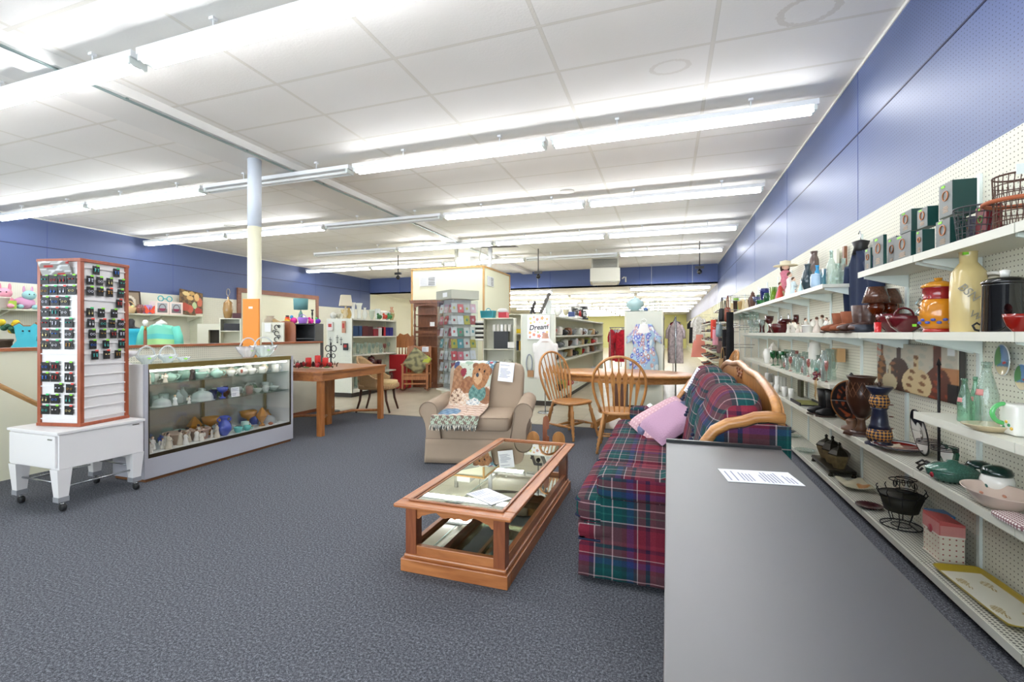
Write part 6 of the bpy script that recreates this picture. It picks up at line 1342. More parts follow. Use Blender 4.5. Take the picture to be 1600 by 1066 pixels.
# ---- iron plate rack with rings and the black/white oval plate
t = thing('plate_rack', 'tall black iron plate rack with wire rings in the open wall bay', 'plate rack', L_(1467, 1.40, ZP)); ik = mat('#1e1c1e', .5, .3); d = D(1467, 1.40); h = CH+(521-566)*d/F-ZP
MB().tube([(0, 0, 0), (0, 0, h*.97)], .007, 8).lathe([(.012, 0), (.004, .03), (0, .04)], 8, (0, 0, h*.97)).build('post', ik, t)
for sg in (-1, 1):
    for zz in (.44*h, .62*h*0+.20*h):
        m = MB()
        for q in range(3): m.ring((-.01, sg*.075, zz+.008*q), .055, .0025, 'z', 20, 5)
        m.build('plate_ring', ik, t)
MB().tube([(0, 0, .003), (-.05, -.05, .02), (-.10, -.06, .05), (-.12, -.05, .03), (-.10, -.04, .02)], .006, 6).build('scroll_foot', ik, t); MB().tube([(0, 0, .003), (-.03, .06, .02), (0, .10, .003)], .006, 6).build('scroll_foot', ik, t)
t = thing('oval_plate', 'oval black and white plate with a leaf sketch propped in the open bay', 'plate', L_(1448, 1.46, ZP)); t.rotation_euler = (0, R(-10), 0)
painted('dish', 48, 18, lambda u, v: (-.01*v, .09*v*cos(2*pi*u), .145+.14*v*sin(2*pi*u)), lambda u, v: '#17181c' if (v > .9 or (sin(2*pi*u) > .55 and v > .4)) else '#3a3f3a' if inell(v*cos(2*pi*u), v*sin(2*pi*u), -.1, -.1, .22, .3) and sin(v*30) > 0 else '#d9d9d2', t, .2, .006, .4)
# ---- picture of vases on the wall
def vasepic(u, v):
    n = sin(u*31+v*17)*sin(v*23-u*11); c = '#b9b4a2' if n > -.3 else '#a9ab9c'
    if v > .45 and (u < .08 or .3 < u < .36 and v > .6) and n > 0: c = '#c86a50'
    if u > .82 and v < .6: c = '#a8744a'
    def vs(cx, w, hb, neck, top, col):
        q = v/hb
        if v < hb: return abs(u-cx) < w*sqrt(max(0, 1-((v-hb*.42)/(hb*.60))**2))
        return v < top and abs(u-cx) < neck
    if vs(.33, .16, .70, .03, .95, 0): c = '#3f2a22' if not (abs(u-.26) < .05 and .2 < v < .6 and n > .1) else '#8a5a38'
    if vs(.80, .14, .58, .04, .98, 0): c = '#5a2c1e' if n < .4 else '#8a3c20'
    if vs(.08, .075, .72, .018, 1.0, 0): c = '#4a3020' if n < 0 else '#8a5c2c'
    if vs(.20, .11, .34, .02, .52, 0): c = '#b3a684'
    if vs(.56, .18, .52, .028, .78, 0): c = '#c2ae84' if n < .45 else '#7a5230'
    if u > .90 and v < .32: c = '#1c1a1c'
    if .9 < u < .97 and v > .82: c = '#dfe6e6'
    return c
t = thing('canvas_print', 'canvas print of earthy brown and cream vases hung in the open bay', 'picture', (1.488, yat(1371, 1.488), 0)); y1_, y0_ = yat(1371, 1.488), yat(1498, 1.488)
zt_, zb_ = CH+(521-538)*dep(1.488, y1_)/F, CH+(521-604)*dep(1.488, y1_)/F; t.location.z = zb_+.01
painted('printed_face', 84, 44, lambda u, v: (0, -(y1_-y0_)*u, (zt_-zb_)*v), vasepic, t, .45, .004)
MB().box(.004, .028, -(y1_-y0_), 0, 0, zt_-zb_).build('stretcher_frame', mat('#4a4642', .6), t)
# ---- near lower shelf (z .88): bottles, dish, jug; wall plates
gg = glass('#bfe3cf', .02, .30)
def sodab(label, px, X, w, yt, m=gg):
    d = D(px, X); r = w/2*d/F; h = CH+(521-yt)*d/F-ZG; t = thing('glass_bottle', label, 'bottle', L_(px, X, ZG))
    MB().lathe([(0, 0), (.9*r, 0), (r, .03*h), (.92*r, .25*h), (1.0*r, .45*h), (.7*r, .66*h), (.42*r, .84*h), (.38*r, .93*h), (.45*r, .94*h), (.45*r, h), (.3*r, h), (.28*r, .9*h)], 24, flute=.02, nf=10).build('glass_body', m, t)
    m2 = MB(); m2.grid(lambda u, v: (-r*.99*cos(.9*u-.1)*(1-.1*v), -r*.99*sin(.9*u-.1)*(1-.1*v), h*(.46+.1*v)), 8, 3); o = m2.build('printed_label', mat('#d8908c', .4), t, solid=.001); return t
sodab('green tinted soda bottle in front, left of three bottles', 1507, 1.33, 18, 592); sodab('green tinted soda bottle, middle of three bottles', 1524, 1.38, 14, 589); sodab('large clear swirled bottle, tallest of three bottles', 1542, 1.40, 28, 566, glass('#e3efe9', .02, .28))
t = thing('serving_bowl', 'shallow cream oval dish with a blue dotted band on the near lower shelf', 'dish', L_(1549, 1.31, ZG)); r = 37*D(1549, 1.31)/F
MB().lathe([(0, .004), (.5*r, 0), (.62*r, .004), (.98*r, .026), (r, .03), (.96*r, .03)], 32, sy=.8).build('body', kb('#cdbb98', .25), t); MB().lathe([(.95*r, .029), (.7*r, .014)], 32, sy=.8).build('blue_band', kb('#25306a'), t, solid=.001)
MB().lathe([(.7*r, .014), (.5*r, .006), (0, .006)], 32, sy=.8).build('centre', kb('#cdbb98', .25), t, solid=.001)
t = thing('pitcher', 'white square pitcher with a green bamboo handle at the right frame edge', 'pitcher', L_(1597, 1.37, ZG)); MB().sq((0, 0, .065), (.05, .05, .065), .25, .3).build('body', white, t)
MB().ring((-.045, .02, .085), .04, .009, 'y', 16, 8, a0=pi*.5, a1=pi*1.5).build('handle', kb('#58b868'), t)
for k in range(5): MB().ball((-.05, -.03+.015*k, .03+.012*(k % 3)), (.004, .009, .007), 6, 5).build('leaf' if k % 2 else 'flower', mat('#2f8a58' if k % 2 else '#d8b048', .4), t)
for k, (px, py, w, h) in enumerate(((1571, 563, .052, .075), (1603, 590, .05, .06))):
    y = yat(px, 1.505); z = CH+(521-py)*dep(1.505, y)/F; t = thing('wall_plate', ('oval plate painted with a blue harbour scene' if k == 0 else 'second painted sea plate at the right frame edge')+' on the pegboard', 'plate', (1.50, y, z)); t.rotation_euler = (0, 0, 0)
    painted('dish', 48, 14, lambda u, v: (-.008*v*v, w*v*cos(2*pi*u)*-1, h*v*sin(2*pi*u)), lambda u, v: '#dfe4e6' if v > .93 else '#b8433c' if inell(v*cos(2*pi*u), v*sin(2*pi*u), .1, -.15, .25, .08) else '#5a8a5c' if v*cos(2*pi*u) < -.3 and sin(2*pi*u) > -.5 else '#c8b890' if v*sin(2*pi*u) < -.4 else '#6a94c0' if v*sin(2*pi*u) > -.1 else '#4a7a9a', t, .15, .004, .5)
# ---- low shelf near part
t = thing('scroll_bracket', 'black iron scroll lying at the edge of the low shelf', 'ornament', L_(1447, 1.28, ZP)); MB().tube([(0, -.10, .02), (0, -.06, .05), (0, 0, .055), (-.005, .05, .03), (-.008, .07, .01), (-.005, .05, .004), (0, .035, .02)], .006, 6).build('scroll', ik, t)
t = thing('casserole', 'green speckled oval casserole with a red heart on the low shelf', 'casserole', L_(1488, 1.335, ZP)); r = 33*D(1488, 1.335)/F; sg1 = mat('#3f6a5c', .15, noise=.8, nscale=160, coat=.6)
MB().lathe([(0, 0), (.6*r, 0), (.95*r, .03), (r, .05), (.97*r, .06)], 28, sy=.8).build('dish', sg1, t); MB().lathe([(1.04*r, .058), (1.03*r, .064), (.7*r, .085), (.25*r, .095), (.2*r, .105), (0, .108)], 28, sy=.8).build('lid', sg1, t)
MB().ball((-r*.92, -.3*r, .035), (.006, .016, .014), 8, 6).build('painted_heart', mat('#8a1c28', .3), t)
t = thing('heart_plate', 'white and green heart shaped dish standing behind the casserole', 'dish', L_(1482, 1.43, ZP)); P = [(0, .0), (-.07, .06), (-.085, .10), (-.06, .13), (-.03, .13), (0, .105), (.03, .13), (.06, .13), (.085, .10), (.07, .06)]
MB().prism(P, 'x', -.008, .008).build('rim', kb('#2f5a48'), t); MB().prism([(a*.75, .02+b*.78) for a, b in P], 'x', -.011, -.0085).build('face', white, t)
for k, (px, X, yt, w) in enumerate(((1529, 1.44, 720, 32), (1558, 1.40, 728, 40))):
    d = D(px, X); r = w/2*d/F; h = CH+(521-yt)*d/F-ZP; t = thing('lidded_canister', 'white round canister with a dark green lid, %s of the pair' % ('left' if k == 0 else 'right'), 'canister', L_(px, X, ZP), 0, 'green lidded canisters')
    MB().lathe([(0, 0), (.7*r, 0), (r, .25*h), (r, .55*h), (.85*r, .72*h)], 26).build('body', white, t); MB().lathe([(.9*r, .70*h), (.95*r, .78*h), (.8*r, .92*h), (.3*r, h), (0, h)], 26).build('lid', kb('#12302a'), t); MB().ball((-r*.9, -r*.4, h*.35), (.005, .012, .012), 8, 6).build('painted_leaf', mat('#25554a', .4), t)
t = thing('floral_bowl', 'large pale pink oval bowl with painted flowers, nearest on the low shelf', 'bowl', L_(1560, 1.325, ZP)); r = 50*D(1560, 1.325)/F
MB().lathe([(0, 0), (.5*r, 0), (.7*r, .02), (.98*r, .065), (1.02*r, .07), (.96*r, .068), (.62*r, .02), (0, .01)], 36, sy=1.1, sx=.8).build('body', kb('#dfc9ba', .25), t)
for k in range(5): MB().ball((.35*r*cos(k*1.2+2), .6*r*sin(k*1.2+2), .035), (.006, .012, .006), 6, 5).build('painted_flower', mat('#c88a70', .4), t)
t = thing('plaid_cloth', 'folded red and white plaid cloth at the right frame edge', 'cloth', L_(1594, 1.28, ZP)); MB().sq((0, 0, .012), (.05, .09, .012), .3, .3).build('folded_cloth', pegboard('#8a6468', '#e4dcd8', .014, .005, .9), t)
# ---- bottom deck
t = thing('canister_set', 'black and gold footed tray holding three antique style canisters', 'canister set', L_(1301, 1.40, ZD)); bg = mat('#2a261c', .35, .3); cgx = mat('#6e6040', .4, noise=.6, nscale=30)
MB().box(-.10, .10, -.26, .26, .03, .055).build('tray', bg, t, bevel=.006)
for sx in (-1, 1):
    for sy in (-1, 1): MB().lathe([(0, 0), (.02, 0), (.012, .03), (0, .03)], 10, (sx*.085, sy*.24, 0)).build('foot', bg, t)
for k, y in enumerate((.17, 0, -.17)):
    o = MB().lathe([(0, .056), (.045, .056), (.05, .07), (.078, .15), (.08, .17)], 6, (0, y, 0), sm=False).build('canister', cgx, t); h2 = .02 if k == 1 else 0
    MB().lathe([(.084, .17), (.084, .18), (.06, .21+h2), (.015, .235+h2), (.01, .25+h2), (.016, .265+h2), (0, .28+h2)], 6, (0, y, 0), sm=False).build('lid', bg, t)
it('glass_dish', 'plate', 1240, 22, 665, ZD, 1.40, cgl, 'clear glass dish on the bottom deck behind the sofa', 'dish'); it('glass_dish', 'plate', 1258, 30, 681, ZD, 1.34, cgl, 'clear glass relish tray on the bottom deck beside the canister set', 'dish'); it('silver_plate', 'plate', 1234, 18, 655, ZD+.05, 1.36, mat('#9aa4b0', .15, .9), 'blue grey metal plate at the far end of the bottom deck', 'plate')
o = painted('leaf_tray', 26, 26, lambda u, v: ((u-.5)*.19, (v-.5)*.24, .014+.012*sin(u*9)*sin(v*8)+.015*abs(2*u-1)**2), lambda u, v: '#a8743c' if inell(u, v, .75, .3, .2, .25) else '#b9b49c', None, .4, .006); o.location = L_(1334, 1.39, ZD+.012); tag(o, 'crumpled cream leaf shaped tray with an orange patch on the bottom deck', 'tray')
it('maroon_dish', 'plate', 1358, 36, 768, ZD, 1.33, kb('#3c141e'), 'dark maroon oval dish on the bottom deck beside the iron basket', 'dish', lid=None)
# iron planter basket
t = thing('iron_planter', 'black wrought iron scroll basket with a liner on a ring base', 'planter', L_(1408, 1.395, ZD)); m = MB()
m.ring((0, 0, .006), .105, .004, 'z', 28, 6).ring((0, 0, .006), .05, .003, 'z', 20, 6)
for k in range(6): a = k*pi/3; m.tube([(.105*cos(a), .105*sin(a), .006), (.05*cos(a), .05*sin(a), .03), (.07*cos(a), .07*sin(a), .10)], .003, 5)
m.build('ring_base', ik, t)
MB().lathe([(0, .10), (.085, .10), (.11, .20)], 24).build('liner', mat('#2a281e', .6), t, solid=.003)
m = MB(); m.ring((0, 0, .20), .115, .004, 'z', 28, 6).ring((0, 0, .29), .06, .003, 'z', 20, 5)
for k in range(10):
    a = k*2*pi/10; m.tube([(.08*cos(a), .08*sin(a), .10), (.115*cos(a), .115*sin(a), .20)], .003, 5); m.tube([(.115*cos(a), .115*sin(a), .20), (.13*cos(a), .13*sin(a), .225), (.12*cos(a), .12*sin(a), .24)], .003, 5)
m.build('basket_frame', ik, t); m = MB()
for k in range(7): a = k*pi/6-.3; m.ring((.04+.05*cos(a), .05+.06*sin(a), .245), .02, .0025, 'x', 12, 5)
m.ring((.045, .05, .285), .055, .003, 'z', 20, 5).ring((.045, .05, .21), .055, .003, 'z', 20, 5); m.build('scroll_back', ik, t)
t = thing('floral_tin', 'blue tin with white and purple flower medallions on the bottom deck', 'tin', L_(1468, 1.46, ZD))
def tin(u, v):
    for a, b in ((.25, .7), (.8, .3), (.75, .85)):
        q = ((u-a)*1.0)**2+((v-b)*1.2)**2
        if q < .004: return '#7a4aa8'
        if q < .03 and int(atan2(v-b, u-a)*5) % 2: return '#f0f0f6'
        if q < .05: return '#a9c8e8'
    return '#3f84c0'
MB().box(-.045, .045, -.055, .055, 0, .20).build('tin_body', kb('#3f84c0', .3), t); painted('printed_front', 26, 36, lambda u, v: (-.0475, .054-.108*u, .003+.195*v), tin, t, .3, .002); painted('printed_end', 26, 36, lambda u, v: (-.044+.088*u, -.0575, .003+.195*v), tin, t, .3, .002)
# pink recipe box
X0_ = 1.368; y0 = 3.04; t = thing('recipe_box', 'pink and cream lidded card box with a ribbon seal on the bottom deck', 'box', (X0_, y0, ZD+.0006)); w, l, h = .105, .165, .222
cr_ = pegboard('#e6decb', '#a85a50', .028, .004, .5)
MB().box(0, w, 0, l, 0, .135).build('lower_box', cr_, t); MB().prism([(-.002, .135), (w+.002, .135), (w+.002, .205), (-.002, .222)], 'y', -.002, l+.002).build('lid', mat('#c8605e', .5), t)
m = MB(); m.box(-.0045, -.002, 0, l, .142, .205).box(0, w, -.0045, -.002, .142, .195); m.build('striped_panel', pegboard('#dc9a94', '#c06a66', .006, .0018, .5), t)
for z in (.004, .139, .158): MB().box(-.0055, w, -.0055, l, z-.003, z+.004).build('lace_trim', mat('#f0e6da', .6), t) if z != .158 else None
MB().lathe([(.022, 0), (.02, .004), (0, .005)], 18).build('ribbon_seal', mat('#b04850', .4), t, (-.005, l*.5, .15)).rotation_euler = (0, R(-90), 0)
# gold tray
t = thing('serving_tray', 'gold rimmed tray printed with gold fish and letters on the bottom deck', 'tray', (1.41, 2.70, ZD+.002)); t.rotation_euler = (0, R(-2), R(3))
def trp(u, v):
    x, y = (2*u-1), (2*v-1); k = max(abs(x), abs(y)); e = max(0, (k-.86)/.14); rx = 1-.06*(abs(x)*abs(y))**6; return (.105*x*rx, .27*y*rx, .004+.022*e)
def trc(u, v):
    x, y = abs(2*u-1), abs(2*v-1)
    if max(x, y) > .86: return '#a8912c'
    a, b = 1-u, 1-v
    for (cx, cy) in ((.72, .72), (.28, .30), (.72, .24), (.3, .74)):
        if inell(u, v, cx, cy, .1, .06): return '#9a8028' if sin((u+v)*140) > -.2 else '#e0dcc4'
        if inell(u, v, cx, cy-.09, .04, .04): return '#9a8028' if sin((u-v)*120) > 0 else '#e0dcc4'
    return '#d9d8c8' if int(u*60) % 2 else '#e2e1d2'
painted('tray_body', 60, 90, trp, trc, t, .3, .004, .3)
# ================================================================ MIDDLE AND REAR OF THE SHOP
def gond(label, x0, x1, y0, y1, zt, left, right, nbay=1, cap='Both'):
    t = thing('gondola_shelving', label, 'shelving', ((x0+x1)/2, y0, 0)); hw = (x1-x0)/2; L = y1-y0
    MB().box(-hw, hw, 0, .02, .09, zt).build('end_panel', pegboard('#dfe2d4', '#6f7468', .0254, .005), t)
    for sx in (-1, 1): MB().box(sx*(hw-.012)-.012, sx*(hw-.012)+.012, -.006, .026, .09, zt+.005).build('end_post', sg_, t)
    MB().box(-.02, .02, .02, L, .09, zt).build('centre_panel', pegboard('#d9d9c2', '#77735f'), t)
    MB().box(-hw+.03, hw-.03, .02, L, 0, .09).build('kick', mat('#38322c', .6), t)
    MB().box(-hw, hw, .02, L, .09, .16).build('base_deck', shm, t)
    MB().box(-hw+.01, hw-.01, L-.02, L, .16, zt).build('end_panel', pegboard('#d9d9c2', '#77735f'), t)
    n = max(1, round(L/1.22))
    for sd, zs in ((-1, left), (1, right)):
        for z in zs:
            for k in range(n): a, b = .02+(L-.04)*k/n, .02+(L-.04)*(k+1)/n; MB().box(*sorted((sd*.022, sd*hw)), a+.002, b-.002, z-.028, z).build('shelf', shm, t)
    return t
# glass gondola
gond('short cream gondola of glassware left of the rocking chair', -6.66, -6.03, 7.78, 9.4, 1.60, (1.2,), (.46, .86, 1.24, 1.60))
GX = -6.03
def gi(kind, px, w, yt, z, m, label, X=-6.14, name='glassware', cat=None, **kw):
    y = yat(px, X); d = dep(X, y); r = w/2*d/F; h = (CH+(521-yt)*d/F)-z
    return pot(name, kind, r, max(h, .02), m, label, cat or name.replace('_', ' '), (X, y, z+.0006), kw.pop('rz', 0), **kw)
tops = [('vase2', 505, 9, 485, '#d9cfae'), ('teapot', 521, 10, 487, '#c8cac0'), ('bowl', 529, 8, 490, '#d8d8c8'), ('compote', 537, 9, 484, '#d0b880'), ('vase', 545, 8, 481, '#c9a860'), ('tallvase', 552, 8, 473, '#e6e6dc'), ('tallvase', 561, 11, 474, '#e9ece2'), ('vase', 570, 8, 481, '#e3e6dd'), ('bowl', 581, 9, 484, '#b9c4b0'), ('tumbler', 590, 8, 483, '#cfd6d0'), ('bowl', 600, 13, 486, '#e6e4d8'), ('vase', 612, 9, 480, '#b88a6a'), ('bowl', 622, 10, 488, '#a9b9b8'), ('bowl', 630, 10, 489, '#a8a070')]
for k, (kd, px, w, yt, c) in enumerate(tops):
    if px < 512: continue
    if px > 615: px = {622: 605, 630: 611.5}[px]
    X = -6.14 if px > 548 else -6.56 if px < 535 else -6.36
    gi(kd, px, w, yt, 1.60, mat(c, .25, coat=.3), 'small pale vase or dish, %s from the left along the top of the glassware gondola' % order(k), X, 'ornament')
x, y = cpt(540, 9.9); 
for k, (px, c) in enumerate(((593, '#3a6a3c'), (602, '#b8412c'), (609, '#3f7a44'))): lump('plush_toy', 'small %s soft figure on the glassware gondola top' % ('green', 'red', 'dark green')[k], px, 9.8, 1.602, .12, c)
t = thing('table_lamp', 'cream square shaded lamp standing on the glassware gondola', 'lamp', (*cpt(540, 9.45), 1.601)); MB().lathe([(.17, .26), (.13, .48)], 4, sm=False).build('lamp_shade', mat('#d6cdb4', .8), t, solid=.004); MB().lathe([(0, 0), (.06, 0), (.02, .03), (.05, .1), (.02, .2), (.01, .46)], 12).build('base', mat('#c9b890', .3), t)
for k, (px, w, c, h) in enumerate(((553, 9, '#22406a', 16), (559, 6, '#2c4c78', 16), (567, 9, '#5a2026', 16), (575, 9, '#4a1c24', 15), (584, 8, '#8a2a34', 11), (592, 9, '#c9c4c0', 13), (596, 7, '#b8303c', 14), (602, 6, '#2a2c70', 13), (608, 6, '#30347a', 13))):
    X = -6.13; y = yat(px, X); d = dep(X, y); solo('boxed_set', MB().bx(0, 0, h*d/F/2, .12, w*d/F*1.5, h*d/F), mat(c, .4), '%s boxed glass set, %s from the left on the second gondola shelf' % ({'#22406a': 'navy', '#2c4c78': 'blue', '#5a2026': 'maroon', '#4a1c24': 'dark maroon', '#8a2a34': 'red', '#c9c4c0': 'grey patterned', '#b8303c': 'red and white', '#2a2c70': 'indigo', '#30347a': 'violet blue'}[c], order(k)), 'box', (X, y, 1.2406))
for k in range(10): gi(['wine', 'tumbler', 'goblet'][k % 3], 553+6*k, 5.5, 535+(k % 3), .86, [cgl, cgl, pinkg][k % 3 if k > 5 else 0], 'clear glass, %s from the left on the third gondola shelf' % order(k), name='drinking_glass', cat='glass')
gi('ginger', 580, 17, 555, .46, redg, 'round ruby glass jar on the fourth gondola shelf', name='ruby_jar', cat='jar'); gi('bowl', 592, 9, 562, .46, redg, 'small ruby glass bowl beside the round ruby jar', name='ruby_bowl', cat='bowl')
for k in range(8): gi(['tumbler', 'vase2'][k % 2], 556+8*k, 6, 584-(k % 2)*2, .16, cgl, 'clear vase, %s from the left on the bottom deck of the glassware gondola' % order(k), name='glass_vase', cat='vase')
# things hung on its end panel
pz = lambda px, py, Y=7.76: (xat(px, Y), Y, zat(py, xat(px, Y), Y))
for k, (px, py, w, h, c) in enumerate(((516, 510, .13, .17, '#d8d0cc'), (537, 511, .08, .24, '#b8846c'), (540, 542, .11, .14, '#2c3034'))):
    solo('packaged_item', MB().bx(0, 0, 0, w, .02, h).bx(0, -.011, h*.1, w*.6, .004, h*.4, 1), [mat(c, .5), mat('#b23a34', .5)], '%s packaged item hung on the end of the glassware gondola' % ('white and red', 'tall pinkish', 'black')[k], 'package', pz(px, py, 7.745))
for k, (px, py) in enumerate(((527, 530), (533, 533), (516, 533))):
    t = thing('hanging_ornament', 'small metal %s hung on the glassware gondola end' % ('cross', 'chime', 'bell')[k], 'ornament', pz(px, py, 7.75)); MB().tube([(0, 0, .08), (0, 0, -.06)], .006, 6).tube([(-.03, 0, .03), (.03, 0, .03)], .006, 6).ball((0, 0, -.07), .015).build('metal_body', mat('#4a4c50', .4, .6), t)
t = thing('iron_scroll_stand', 'black wrought iron scroll stand behind the square table', 'stand', (*cpt(517, 7.6), 0)); m = MB(); m.tube([(0, 0, 0), (0, 0, 1.15)], .012, 6)
for sg in (-1, 1): m.ring((sg*.06, 0, 1.05), .05, .008, 'y', 14, 5).ring((sg*.05, 0, .93), .035, .007, 'y', 14, 5)
m.build('scrolls', bk, t); MB().lathe([(0, 0), (.15, 0), (.14, .02), (0, .02)], 16).build('base', bk, t)
# cream utility room with vents and ducts
cr1 = mat('#ecebcf', .6); tr1 = wood('#b88a4a', '#cfa468', 4, .5, 'Z')
m = MB().box(-6.1, -4.155, 10.2, 12.1, 0, 2.9); struct('wall_room', m, cr1)
for k, (a, b, c, d_, e, f_) in enumerate(((-6.12, -6.08, 10.18, 10.21, 0, 2.9), (-4.175, -4.135, 10.18, 10.22, 0, 2.9), (-4.16, -4.135, 12.07, 12.11, 0, 2.9), (-6.12, -4.135, 10.18, 10.21, 2.88, 2.92), (-4.17, -4.135, 10.2, 12.1, 2.88, 2.92))): struct('trim_%d' % (200+k), MB().box(a, b, c, d_, e, f_), tr1)
vm = mat('#eef0f0', .4); vd = mat('#6a6c6c', .5)
def vent(label, loc, rz, w=.46, h=.24):
    t = thing('wall_vent', label, 'vent', loc, rz); MB().box(-w/2, w/2, -.012, 0, -h/2, h/2).build('frame', vm, t, bevel=.003)
    for sx, z0 in ((1, -1), (1, 1), (-1, -1), (-1, 1)):
        m = MB()
        for q in range(5): zc = z0*h*.22-.04+.02*q; m.box(*sorted((sx*.015, sx*(w/2-.03))), -.016, -.0125, zc-.004, zc+.004)
        m.build('louvre', vd if sx > 0 else mat('#d4d6d6', .4), t)
x = xat(669, 10.2); vent('white wall vent high on the front of the cream room', (x, 10.19, zat(440, x, 10.2)), 0)
y = yat(765.5, -4.155); vent('white wall vent high on the side of the cream room', (-4.145, y, zat(440, -4.155, y)), R(90), .42)
t = thing('duct_work', 'white pipes and duct box on top of the cream room', 'duct', (-5.0, 11.0, 2.902))
MB().box(-.14, .22, -.2, .2, .02, .36).build('duct_box', mat('#e3e4e2', .4), t); MB().tube([(-.5, 0, .06), (-.2, 0, .06)], .05, 12).tube([(-.3, .1, 0), (-.3, .1, .63)], .05, 12).build('flue', mat('#c9c9c4', .3, .3), t)
MB().tube([(.62, .2, .63), (.62, .2, .3), (.6, .2, .16), (.5, .2, .09), (.3, .2, .08)], .055, 12).build('white_pipe', mat('#e6e8ea', .35), t); MB().tube([(.55, -.2, .63), (.5, -.25, .3), (.6, -.3, .0)], .008, 6).build('cable', mat('#8a8a84', .5), t)
struct('trim_210', MB().prism([(-4.6, 10.9), (-3.7, 11.2), (-3.65, 11.35), (-4.1, 11.3), (-4.6, 11.15)], 'z', ZC-.006, ZC-.001), mat('#2a2018', .7))
# greeting card rack
t = thing('card_rack', 'four-sided clear acrylic greeting card spinner with a grey top', 'card rack', (-4.07, 8.57, 0), R(55.1)); hs_ = .30
MB().box(-.24, .24, -.24, .24, 0, .14).build('base', mat('#dcdcc8', .5), t, bevel=.01); MB().box(-hs_-.02, hs_+.02, -hs_-.02, hs_+.02, .14, .17).build('lower_tray', mat('#e2e2d6', .5), t)
MB().box(-.2, .2, -.2, .2, .17, 1.98).build('core', mat('#d6cfc6', .4), t); MB().box(-hs_-.02, hs_+.02, -hs_-.02, hs_+.02, 1.98, 2.16).build('header', mat('#b4b6a8', .5), t, bevel=.004)
acr = glass('#eef4f6', .02, .18)
for z in [.30+.235*k for k in range(7)]: MB().box(-hs_, hs_, -hs_, -.2, z-.004, z).build('pocket_shelf', acr, t); MB().box(-hs_, -.2, -.2, hs_, z-.004, z).build('pocket_shelf', acr, t)
MB().box(-hs_-.002, -hs_, -hs_, hs_, .2, 1.96).build('clear_side', glass('#f4f8fa', .02, .06), t); MB().box(-hs_, hs_, -hs_-.002, -hs_, .2, 1.96).build('clear_side', glass('#f4f8fa', .02, .06), t)
MB().box(-hs_-.026, -hs_-.021, -.16, .02, 2.02, 2.11).build('sign_card', mat('#f2f4f4', .5), t)
RM = Matrix.Translation((-4.07, 8.57, 0)) @ Matrix.Rotation(R(55.1), 4, 'Z'); rd = random.Random(14)
cc = ['#f6f3ee', '#eee8e0', '#f4f2f4', '#d83a48', '#e86a80', '#3a8a6a', '#f2efe4', '#e9b8c4', '#b8283a', '#4a9aa0', '#c9b83a', '#d8d2cc']
cn_ = ['white', 'ivory', 'pale grey', 'red', 'rose', 'green', 'cream', 'pink', 'crimson', 'teal', 'mustard', 'stone']
for face in (0, 1):
    for r_ in range(7):
        for k in range(4 if face == 0 else 3):
            if face == 0 and r_ == 4 and k < 2: pass
            ci = rd.randrange(12) if rd.random() < .6 else rd.choice((0, 1, 2, 6)); zb = .302+.235*(6-r_); h = .15+.03*rd.random(); a = -.22+.145*k if face == 0 else -.20+.19*k
            if face == 0: p, rz_ = Vector((a, -.27, zb)), 0
            else: p, rz_ = Vector((-.27, -a, zb)), R(-90)
            o = MB().box(-.066, .066, -.003, .003, 0, h*1.08).box(-.022, .022, -.0045, -.003, h*.4, h*.7, 1).build('greeting_card', [mat(cc[ci], .5), mat(cc[(ci*5+3) % 12], .5)], None, RM @ p); o.rotation_euler = (R(-10), 0, R(55.1)+rz_)
            tag(o, '%s greeting card, %s from the left, %s row of the spinner\'s %s side' % (cn_[ci], order(k), order(r_), 'right' if face == 0 else 'left'), 'card', 'greeting cards on the spinner')
# service shelf beside the card rack
sx_, sy_ = cpt(781, 9.7); sf = cab('cream pegboard shelf unit of office clutter beside the card spinner', (sx_, sy_, 0), .66, .36, 1.62, (.55, .98, 1.62), R(12))
def at2(px, d, z): return (*cpt(px, d), z+.0008)
t = thing('basket', 'teal plastic handled basket on top of the office clutter shelf', 'basket', at2(763, 9.66, 1.62)); MB().prism([(-.13, 0), (.13, 0), (.15, .15), (-.15, .15)], 'y', -.09, .09).build('body', mat('#2a9aa4', .4), t); MB().ring((0, 0, .15), .05, .008, 'y', 14, 6, a0=0, a1=pi).build('handle', mat('#3aa0b8', .4), t)
m = MB(); [m.box(-.12, .12, -.092, -.09, .03+.03*k, .045+.03*k) for k in range(4)]; m.build('slots', mat('#0f5a64', .5), t)
t = thing('gift_wrap_bin', 'red and clear bin of wrapped items on top of the office clutter shelf', 'bin', at2(787, 9.7, 1.62)); MB().box(-.09, .09, -.08, .08, 0, .12).build('bin_body', mat('#b82434', .4), t); MB().ball((-.02, 0, .15), (.12, .08, .06)).build('wrapped_item', mat('#d8d4d0', .4), t)
t = thing('striped_rolls', 'black and white striped rolls hanging on the office clutter shelf side', 'rolls', at2(749.5, 9.3, 1.15))
for k in range(9): MB().at((-.09, 0, .02+.045*k), 0, 0, pi/2).lathe([(0, 0), (.02, 0), (.02, .17), (0, .17)], 10).build('roll', mat('#161618' if k % 2 else '#e0e0da', .5), t)
MB().box(-.01, .01, .02, .03, 0, .43).build('hanger_strip', sg_, t)
solo('black_cabinet', MB().box(-.15, .15, -.12, .14, 0, .36), mat('#18181a', .4), 'black plastic cabinet on the middle office shelf', 'cabinet', at2(784, 9.66, .98), R(12)) 
solo('paper_stack', MB().bx(0, 0, .06, .14, .1, .12), mat('#e6e4dc', .6), 'stack of white papers beside the black cabinet', 'papers', at2(799, 9.5, 1.0), R(12))
